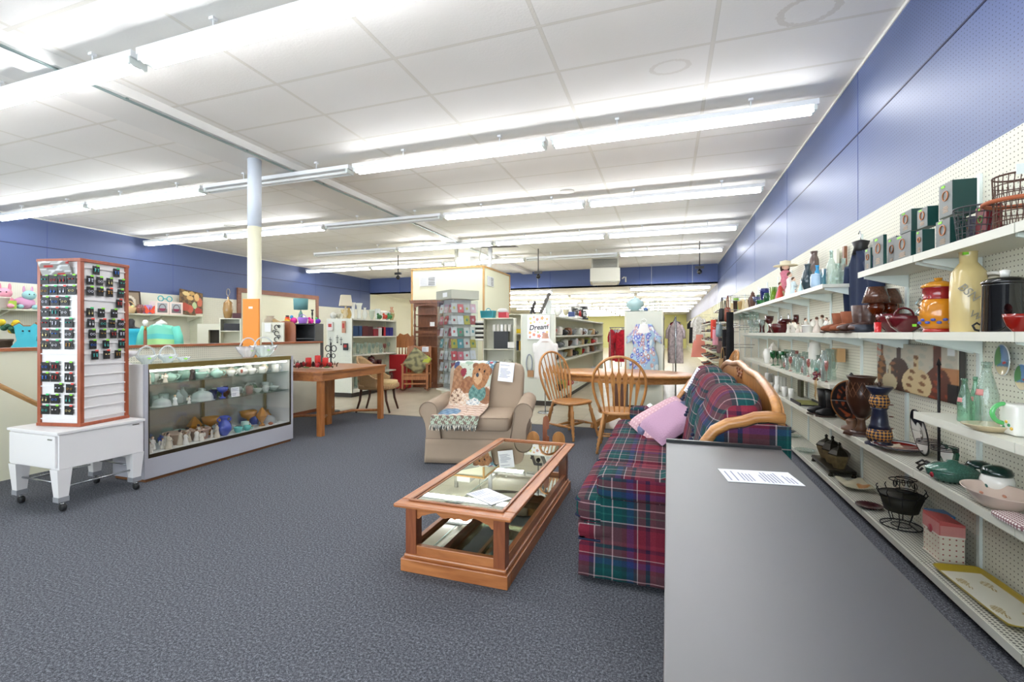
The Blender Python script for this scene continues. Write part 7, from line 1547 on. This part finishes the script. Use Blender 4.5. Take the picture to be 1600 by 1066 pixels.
for k in range(5): solo('envelope_file', MB().bx(0, 0, .07, .05, .012, .14), mat(['#e9e6de', '#dcd6cc', '#f0efec', '#cfc8bc', '#e6e2d8'][k], .6), 'pale envelope, %s from the left in the file on the black cabinet' % order(k), 'envelope', at2(772+6*k, 9.62, 1.342), R(12))
solo('blue_tote', MB().bx(0, 0, .08, .2, .16, .16), mat('#4a6a9a', .5), 'blue grey plastic tote on the lowest office shelf', 'tote', at2(771, 9.68, .55), R(12)); solo('craft_bag', MB().sq((0, 0, .10), (.12, .09, .10), .6, .8), mat('#c8c8b8', .5, noise=.6, nscale=20), 'clear bag of mixed craft items on the lowest office shelf', 'bag', at2(793, 9.7, .55))
# ---- the long gondola with the floral sign
GA = gond('long cream gondola carrying the floral sign on its end panel', -2.53, -1.88, 8.0, 14.4, 1.65, (1.25,), (.79, 1.02, 1.26, 1.62))
GB = gond('cream gondola with the blue floral dress on its end panel', -.69, -.065, 8.0, 12.2, 1.67, (1.3, 1.67), (1.0, 1.67))
def dream(u, v):
    for k, (a, b, r, c) in enumerate(((.14, .86, .07, '#c8d86a'), (.3, .92, .05, '#e88a5a'), (.45, .83, .07, '#b0406a'), (.66, .88, .08, '#ef8a3c'), (.88, .84, .06, '#e8a04a'), (.16, .68, .06, '#e8c84a'), (.32, .72, .05, '#d8d070'), (.8, .68, .05, '#a8c870'), (.93, .6, .05, '#d86a8a'), (.12, .28, .07, '#ef9a3c'), (.3, .2, .07, '#e8605a'), (.52, .14, .09, '#d83a5a'), (.48, .3, .05, '#8ab85a'), (.73, .25, .08, '#7a4a9a'), (.88, .3, .06, '#efb84a'), (.12, .1, .05, '#d85a6a'), (.9, .1, .05, '#e8a0a8'), (.55, .7, .04, '#e8d0a0'), (.35, .34, .04, '#e8a8b0'))):
        q = ((u-a)**2+(v-b)**2)**.5; ang = atan2(v-b, u-a)
        if q < r*.3: return '#f2d070'
        if q < r*(.75+.25*cos(5*ang)): return c
    return '#f4f3f2'
x0, x1 = xat(824, 7.97), xat(859, 7.97); z1, z0 = zat(493, x0, 7.97), zat(530.5, x0, 7.97)
t = thing('floral_sign', 'white canvas sign with flowers and the word Dream on the gondola end', 'sign', ((x0+x1)/2, 7.975, z0)); W2, H2 = x1-x0, z1-z0
MB().box(-W2/2, W2/2, -.004, .018, 0, H2).build('canvas', mat('#efeeec', .6), t); painted('printed_face', 64, 64, lambda u, v: (-W2/2+W2*u, -.0065, H2*v), dream, t, .6, .002)
textmesh('lettering', 'Dream', .125, mat('#1c1c1e', .5), t, (0, -.009, H2*.5), (pi/2, R(-4), 0), .001, .25, off=.002)
# blouse form
bx_, by_ = cpt(852, 7.55); t = thing('dress_form', 'white sleeveless blouse on a flesh coloured form with a metal stand', 'mannequin', (bx_, by_, 0), R(12)); zt = 1.30
def blouse(u, v):
    a = 2*pi*u; w = .19-.03*sin(min(1, v*1.6)*pi)*.8 if v < .8 else .19-(v-.8)*.62
    return (w*cos(a), .10*sin(a)+.006*sin(a*9)*(1-v), .555+.66*v)
MB().grid(blouse, 40, 14, cu=True).build('blouse', mat('#eeece6', .8, bump=.2, nscale=20), t, solid=.004)
for sg in (-1, 1): MB().sq((sg*.16, 0, 1.05), (.05, .06, .09), .6, .8).build('sleeve', mat('#eeece6', .8), t)
MB().lathe([(.11, 1.16), (.06, 1.22), (.045, 1.26), (.045, 1.30), (0, 1.31)], 16).build('neck', mat('#c89a84', .5), t)
MB().ring((0, -.03, 1.19), .08, .007, 'y', 18, 6, a0=pi*1.05, a1=pi*1.95, sy=1.1).build('necklace', mat('#6a5a54', .3), t); MB().tube([(0, 0, .02), (0, 0, .6)], .009, 8).lathe([(0, 0), (.13, 0), (.12, .012), (0, .02)], 24).build('stand', chrome, t)
t = thing('shoulder_bag', 'grey looped shoulder bag leaning by the gondola under the floral sign', 'bag', (xat(827, 7.96), 7.96, .555)); MB().ring((0, 0, .20), .055, .012, 'y', 18, 6, sy=3).build('strap', mat('#8a929a', .5), t); MB().box(-.03, .08, -.02, .02, -.04, .08).build('pouch', mat('#a9805a', .6), t)
# floral dress on the second gondola
def dressp(u, v):
    a = (2*u-1); w = .20+.05*(1-v)**1.2 - (.045*math.exp(-((v-.62)/.12)**2)) if v < .86 else .20-(v-.86)*.55
    return (a*w, -.012-.08*(1-a*a)**.6, v*1.0)
rd = random.Random(77); FL = [(rd.random(), rd.random(), .02+.03*rd.random(), rd.choice(['#5a66b8', '#c8a09a', '#8a9ad0', '#b88a86', '#e6eef0', '#6a70c0', '#d0a8a4'])) for _ in range(170)]
def dresscol(u, v):
    if v > .84 and abs(u-.5) < .24 and v > .84+abs(u-.5)*.1: return '#f0efec'
    for a, b, r, c in FL:
        q = ((u-a)*.7)**2+(v-b)**2
        if q < r*r: return '#e6eef2' if q < r*r*.15 else c
    return '#a9c6d8'
dx0, dx1 = xat(980, 7.93), xat(1031, 7.93); dcx = xat(1006, 7.93); zb = zat(601, dcx, 7.93)
t = thing('floral_dress', 'pale blue floral dress with white collar hung on the pegboard gondola end', 'dress', (dcx, 7.975, zb)); painted('dress_body', 60, 90, dressp, dresscol, t, .85, .005)
for sg in (-1, 1): painted('sleeve', 16, 14, lambda u, v: (sg*(.15+.13*u), -.03-.03*sin(u*pi), .93-.14*u-.17*(1-v)*(1-.3*u)), lambda u, v: dresscol(u*.6+.2, v*.5), t, .85, .005)
MB().ring((0, -.02, 1.05), .035, .010, 'y', 16, 6).build('hanger_loop', white, t); MB().box(-.03, .03, -.05, -.02, .94, 1.02).build('hanger_neck', white, t)
# sandals on the deck
for k, px in enumerate((1011, 1022)):
    t = thing('sandal', 'grey flat sandal, %s of the pair on the gondola deck under the floral dress' % ('left' if k == 0 else 'right'), 'sandal', (xat(px, 7.9), 7.86, .1)); t.location = (xat(px, 7.86), 7.86, .001)
    MB().sq((0, 0, .012), (.045, .12, .012), .3, .7).build('sole', mat('#8a857a', .7), t); MB().ring((0, -.02, .015), .04, .008, 'y', 12, 6, a0=0, a1=pi).build('strap', mat('#6f6a60', .6), t)
# goods on the gondola tops
zg = 1.652
def gt(kind, px, w, yt, Y, z, m, label, name, cat=None, **kw):
    X = xat(px, Y); d = dep(X, Y); r = w/2*d/F; h = CH+(521-yt)*d/F-z; return pot(name, kind, r, max(h, .02), m, label, cat or name.replace('_', ' '), (X, Y, z+.0006), **kw)
gt('plate', 992, 36, 486, 8.22, 1.672, mat('#b9cbc8', .3), 'pale green platter under the big tureen on the dress gondola', 'platter', 'platter')
tz = 1.70; gt('teapot', 992, 27, 464, 8.22, tz, mat('#a9c4c4', .25, coat=.4), 'large pale blue green lidded tureen on top of the dress gondola', 'tureen')
for k, (px, yt) in enumerate(((1015, 471), (1023, 468), (1031, 469))): gt('candlestick', px, 7, yt, 8.2+.05*(k % 2), 1.672, mat('#d6d8c8', .3), 'white angel candle holder, %s of three beside the tureen' % ('left', 'middle', 'right')[k], 'candle_holder')
gt('ginger', 1009, 7, 480, 8.3, 1.672, kb('#4a66a0'), 'small blue ornament beside the tureen', 'ornament')
t = thing('wooden_shutter', 'dark grey wooden frame pieces crossed on top of the floral sign gondola', 'frame', (*cpt(834, 8.6), 1.652), R(10)); bw = mat('#5a5650', .7)
MB().at((-.06, 0, 0), 0, 0, R(20)).box(-.025, .025, -.015, .015, .01, .26).build('dark_slat', mat('#3a3634', .7), t); MB().at((.12, 0, 0), 0, 0, R(24)).box(-.03, .03, -.015, .015, .012, .44).build('grey_slat', bw, t); MB().at((.03, 0, 0), 0, 0, R(-30)).box(-.02, .02, -.015, .015, .012, .16).build('dark_slat', mat('#3a3634', .7), t)
gt('tumbler', 857, 11, 470, 8.5, zg, mat('#d9ded8', .3), 'tall pale glass cylinder on the floral sign gondola', 'vase'); gt('teapot', 872, 14, 478, 8.7, zg, white, 'white lidded tureen on the floral sign gondola', 'tureen')
gt('bowl', 884, 10, 484, 9.1, zg, mat('#d0c8a8', .4), 'cream bowl behind the white tureen', 'bowl'); solo('blue_box', MB().bx(0, 0, .05, .14, .1, .10), mat('#3a4a7a', .4), 'small blue box on the floral sign gondola', 'box', (xat(893, 9.6), 9.6, zg))
def appliance(label, px, Y, z, w, h, c, c2='#2a2a2c', kind='coffee_maker', X=None):
    X = xat(px, Y) if X is None else X; t = thing(kind, label, kind.replace('_', ' '), (X, Y, z+.0006), R(80)); m1, m2 = mat(c, .35), mat(c2, .3)
    MB().box(-w/2, w/2, -w*.5, w*.5, 0, h*.15).build('base', m1, t, bevel=.006); MB().box(-w/2, w/2, w*.15, w*.5, h*.15, h*.8).build('column', m1, t, bevel=.006); MB().box(-w/2, w/2, -w*.45, w*.5, h*.8, h).build('top', m1, t, bevel=.01)
    MB().lathe([(0, h*.16), (w*.34, h*.17), (w*.38, h*.45), (w*.26, h*.7)], 16, (0, -w*.12, 0)).build('carafe', glass('#8a8a88', .03, .5) if c2 == '#2a2a2c' else m2, t); return t
appliance('white coffee maker on the top of the floral sign gondola', 913, 10.6, zg, .22, .32, '#e9e8e2', X=-2.05); appliance('black and steel coffee maker beside the white one on the gondola top', 929, 11.8, zg, .20, .33, '#2c2c30', X=-2.05)
appliance('white kettle shaped appliance at the far top of the floral sign gondola', 923, 11.1, zg, .16, .27, '#d9d9d4', '#a82a2a', 'kettle', X=-2.05)
rd = random.Random(31); COLS = ['#c83230', '#d8d8d0', '#3a3a3c', '#8a5a3c', '#b8c0b8', '#e0dcd0', '#5a3a2c', '#a8b060', '#787c80', '#c8a878', '#28282c', '#d0d4d8']
cnm = ['red', 'pale', 'charcoal', 'brown', 'sage', 'ivory', 'dark brown', 'olive', 'steel grey', 'tan', 'black', 'silvery']
for zi, z in enumerate((1.26, 1.02, .79, .16)):
    for k in range(11):
        Y = 8.35+.52*k+.1*rd.random(); ci = (k*5+zi*3) % 12; X = -2.02-.05*rd.random(); q = (k+zi) % 4; kd = ['bowl', 'crock', 'teapot', 'jar'][q]; hh = min(.17, (.12, .14, .13, .17)[q])
        lab = '%s %s, %s from the near end, %s shelf down on the floral sign gondola' % (cnm[ci], ('bowl', 'pot', 'kettle', 'canister')[q], order(k), ('second', 'third', 'fourth', 'lowest')[zi])
        if q == 1: t = thing('toaster', lab.replace('pot', 'toaster'), 'toaster', (X, Y, z+.0006), R(90)); MB().sq((0, 0, .085), (.13, .08, .083), .3, .3).build('housing', mat(COLS[ci], .3, .3), t); MB().box(-.09, .09, -.012, .012, .165, .17).build('slot', bk, t)
        else: pot(('bowl', 'pot', 'kettle', 'canister')[q], kd, .09, hh, mat(COLS[ci], .3, .2), lab, ('bowl', 'pot', 'kettle', 'canister')[q], (X, Y, z+.0006), handle=q == 2, spout=q == 2)
# ---- clothing: garments on rails
def hookarm(t, rz, dx, z=0):
    v = Matrix.Rotation(-rz, 3, 'Z') @ Vector((dx, 0, 0)); MB().tube([(0, 0, z), tuple(v+Vector((0, 0, z)))], .006, 6).build('wall_hook', chrome, t)
def garment_proto():
    P = []
    for k in range(3):
        def f(u, v, k=k):
            a = 2*pi*u; w = (.22+.03*(1-v) if v < .85 else .22-(v-.85)*1.1); return (.05*sin(a)*(1+.3*sin(a*5+k)), w*cos(a), -1.0+.98*v if k != 1 else -.72+.70*v)
        P.append(f)
    return P
GP = garment_proto()
def garment(label, loc, c, k, rz=0, c2=None, L=1.0):
    t = thing('garment', label, 'clothing', loc, rz, 'garments on rails'); o = MB().grid(GP[k % 3], 28, 12, cu=True).build('cloth_body', mat(c, .9, noise=.8, nscale=16+6*(k % 3)), t)
    for sg in (-1, 1): MB().tube([(0, sg*.17, -.10), (0, sg*.27, -.25), (0, sg*.28, -.42)], [.04, .05, .045], 8).build('sleeve', mat(c, .9, noise=.8, nscale=16+6*(k % 3)), t)
    MB().tube([(0, -.17, -.05), (0, 0, .0), (0, .17, -.05)], .006, 5).tube([(0, 0, 0), (0, 0, .04), (.02, 0, .06)], .003, 5).build('hanger', chrome, t)
    t.scale = (1, 1, L); return t
def rail(label, x0, x1, y, z, ax='x'):
    t = thing('clothes_rail', label, 'clothes rail', (x0, y, 0)); L = x1-x0
    P = (lambda a, z_: (a, 0, z_)) if ax == 'x' else (lambda a, z_: (0, a, z_))
    MB().tube([P(0, z), P(L, z)], .014, 8).build('rail_bar', chrome, t)
    for a in (0.02, L-.02): MB().tube([P(a, 0), P(a, z)], .014, 8).build('post', chrome, t); MB().bx(*P(a, .015), .3 if ax == 'y' else .05, .3 if ax == 'x' else .05, .03).build('foot', chrome, t)
GC = ['#b8283a', '#4a4a50', '#c8b8b0', '#8a3a4a', '#2c3a5a', '#d8d4d0', '#6a2a34', '#a8a8a0', '#d04a5a', '#3a3a3c', '#e0b8b8', '#5a6a7a', '#c83048']
gcn = ['crimson', 'charcoal', 'beige', 'wine', 'navy', 'white', 'maroon', 'grey', 'coral', 'black', 'blush', 'slate', 'red']
rail('chrome clothes rail between the two gondolas', -1.75, -.85, 14.9, 1.48)
for k in range(9): garment('%s garment, %s from the left on the rail between the two gondolas' % (gcn[(k*5) % 13], order(k)), (-1.68+.098*k, 14.9, 1.44), GC[(k*5) % 13], k, R(25))
rail('chrome clothes rail farther back between the gondolas', -1.75, -.3, 18.5, 1.5)
for k in range(12): garment('%s garment, %s from the left on the rear rail' % (gcn[(k*7+2) % 13], order(k)), (-1.68+.11*k, 18.5, 1.46), GC[(k*7+2) % 13], k+1, R(15))
garment('bright red white-flowered dress facing us on the rail between the gondolas', (-1.3, 14.55, 1.42), '#c22434', 0, R(90))
rail('long chrome clothes rail along the aisle side of the dress gondola', .14, 4.24, 8.9, 1.60, 'y')
for k in range(20): garment('%s garment, %s from the near end of the long aisle rail' % (gcn[(k*3+10) % 13], order(k)), (.14, 9.0+.195*k, 1.53), GC[(k*3+10) % 13], k, R(90+8*((k % 3)-1)), None, .78).scale = (1, .55, .78)
# garments hung on the right wall beyond the shelving
for k, (px, d, z, c, kk, lab) in enumerate(((1092, 17.5, 1.95, '#e3d8d0', 0, 'long white top hanging over a pink skirt near the right wall'), (1086, 18.6, 1.9, '#202024', 2, 'black coat hanging behind the white and pink outfit'))):
    x, y = cpt(px, d); g_ = garment(lab, (x, y, z), c, kk, R(110)); hookarm(g_, R(110), 1.525-x, .05)
    if k == 0: MB().grid(lambda u, v: (.07*sin(2*pi*u), .26*cos(2*pi*u)*(1.15-.4*v), -1.55+.85*v), 28, 8, cu=True).build('pink_skirt', mat('#d88a80', .9), g_)
def bag(label, px, py, X, w, h, c, strap=.2, c2=None, long=False):
    y = yat(px, X); z = zat(py, X, y); t = thing('handbag', label, 'bag', (X, y, z), R(70)); MB().sq((0, 0, -h/2), (w/2, .05, h/2), .45, .6, fn=lambda a, b, c_: (a*(1-.25*(c_/(h/2)+1)/2), b, c_)).build('bag_body', mat(c, .5, noise=.4 if c2 else 0, nscale=18), t)
    MB().ring((0, 0, -.01), w*.3, .008, 'y', 14, 6, a0=0, a1=pi, sy=strap/(w*.3)).build('strap', mat(c, .5), t); hookarm(t, R(70), 1.525-X, strap-.01); return t
bags = [('black leather shoulder bag, highest on the right wall beyond the shelves', 1128, 482, .22, .26, '#18181a'), ('chestnut leather bag with dangling straps beside the highest black bag', 1137, 480, .2, .28, '#7a3a24'), ('small black bag behind the chestnut bag', 1133, 486, .18, .22, '#222024'), ('quilted blue, white and red patterned bag hanging on the wall', 1124, 507, .30, .26, '#9ab0b8'), ('cream cloth bag hanging below the patterned bag', 1118, 520, .16, .30, '#d9d2b8'), ('floral tapestry bag hanging low on the wall', 1124, 533, .24, .28, '#8a6a6a'), ('tan straw bag at floor level behind the oak chair', 1129, 560, .30, .30, '#b08a5a'), ('dark brown bag on the floor near the wall', 1136, 556, .28, .34, '#4a3426')]
for k, (lb, px, py, w, h, c) in enumerate(bags): bag(lb, px, py, 1.0+.06*(k % 3), w, h, c, .22, c2=k in (3, 5))
for k, (px, py, L, c, lb) in enumerate(((1140, 488, .95, '#141416', 'long black coat hanging on the wall bracket beyond the shelves'), (1134, 515, .85, '#1c1a1e', 'black shawl hanging in front of the long coat'), (1143, 512, .9, '#18181c', 'black fringed wrap hanging nearest the shelf end'), (1114, 500, .42, '#e05040', 'coral and pink scarf hanging at the left of the bags'), (1117, 515, .34, '#e8a0b0', 'pink ribbed scarf below the coral scarf'))):
    X = 1.08 if k < 3 else .98; y = yat(px, X)+.25*(k < 3)*k*.4; z = zat(py, X, y); t = thing('hanging_clothing', lb, 'clothing', (X, y, z), R(75))
    MB().grid(lambda u, v: ((.13 if k < 3 else .05)*(1.2-.5*v)*cos(2*pi*u), .05*sin(2*pi*u)*(1+.3*sin(6*pi*u)), -L+L*v), 30, 8, cu=True).build('cloth', mat(c, .9, noise=.3, nscale=12), t)
    MB().tube([(0, 0, -.02), (0, 0, .04), (0, .06, .06)], .005, 5).build('hook', chrome, t); hookarm(t, R(75), 1.525-X, .04)
t = thing('display_bracket', 'chrome wall bracket arm carrying bags and coats beyond the shelving', 'bracket', (1.52, 11.6, 1.78)); MB().tube([(0, 0, 0), (-.5, -.0, 0), (-.56, -1.6, -.02)], .012, 8).build('arm', chrome, t)
# shoe shelves far along the right wall
for z_i, z in enumerate((.25, .55, .82, 1.08, 1.34, 1.60)):
    for k in range(3):
        t = thing('shoe_shelf', 'sloping shoe shelf, %s level up, %s section from near, far right wall' % (order(z_i), order(k)), 'shelf', (0, 13.2+1.5*k, z)); MB().box(1.14, XR-.02, .01, 1.49, -.03, 0).build('board', shm, t)
        for j in range(5):
            ci = (z_i*5+k*3+j*2) % 8; o = thing('shoe', '%s shoe, %s along, level %s, section %s of the far shoe shelves' % (['black', 'brown', 'grey', 'tan', 'dark', 'beige', 'red', 'navy'][ci], order(j), order(z_i), order(k)), 'shoe', (1.26, 13.4+1.5*k+.27*j, z+.0008), R(-90), 'shoes on the far wall shelves')
            cm_ = mat(['#1c1c1e', '#5a3826', '#8a8a86', '#a8845c', '#2c2624', '#c8b8a0', '#9a2a2c', '#28304a'][ci], .5); MB().sq((0, -.02, .035), (.045, .13, .035), .6, .6, 14, 8, fn=lambda a, b, c_: (a, b, c_*(1+.4*(b/.13)))).build('upper', cm_, o); MB().lathe([(.035, .05), (.04, .10), (.03, .10), (.03, .05)], 10, (0, .07, 0)).build('collar', cm_, o)
# ---- shop contents at the far rear: low racks left of the long gondola
rail('distant clothes rail left of the long gondola', -4.0, -2.75, 13.2, 1.6)
for k in range(8): garment('%s garment, %s from the left on the distant rail left of the long gondola' % (gcn[(k*4+3) % 13], order(k)), (-3.9+.15*k, 13.2, 1.56), GC[(k*4+3) % 13], k, R(20))
cab('cream shelf unit of books and toys between the office shelf and floral sign', (*cpt(808, 10.9), 0), .55, .4, 1.75, (.4, .9, 1.3, 1.75), R(14))
for k in range(6): solo('book', MB().bx(0, 0, .11, .035, .14, .22), mat(['#b83a34', '#e0d8c8', '#3a5a8a', '#2c2c30', '#d8b040', '#8a9a8a'][k], .5), '%s book on the shelf unit left of the floral sign' % ['red', 'cream', 'blue', 'black', 'yellow', 'sage'][k], 'book', (*cpt(802+2.6*k, 10.88), .9008), R(14))
solo('toy_truck', MB().sq((0, 0, .05), (.12, .05, .05), .4, .4), mat('#e0c020', .4), 'yellow plastic toy on the shelf unit left of the floral sign', 'toy', (*cpt(811, 10.88), 1.3008), R(14))
import collections
_d = collections.defaultdict(int)
for _k, _v in LAB.items():
    if len(_v) > 1: print('DUPLABEL', _k, len(_v))
    if not 4 <= len(_k.split()) <= 16: print('LEN', len(_k.split()), _k)
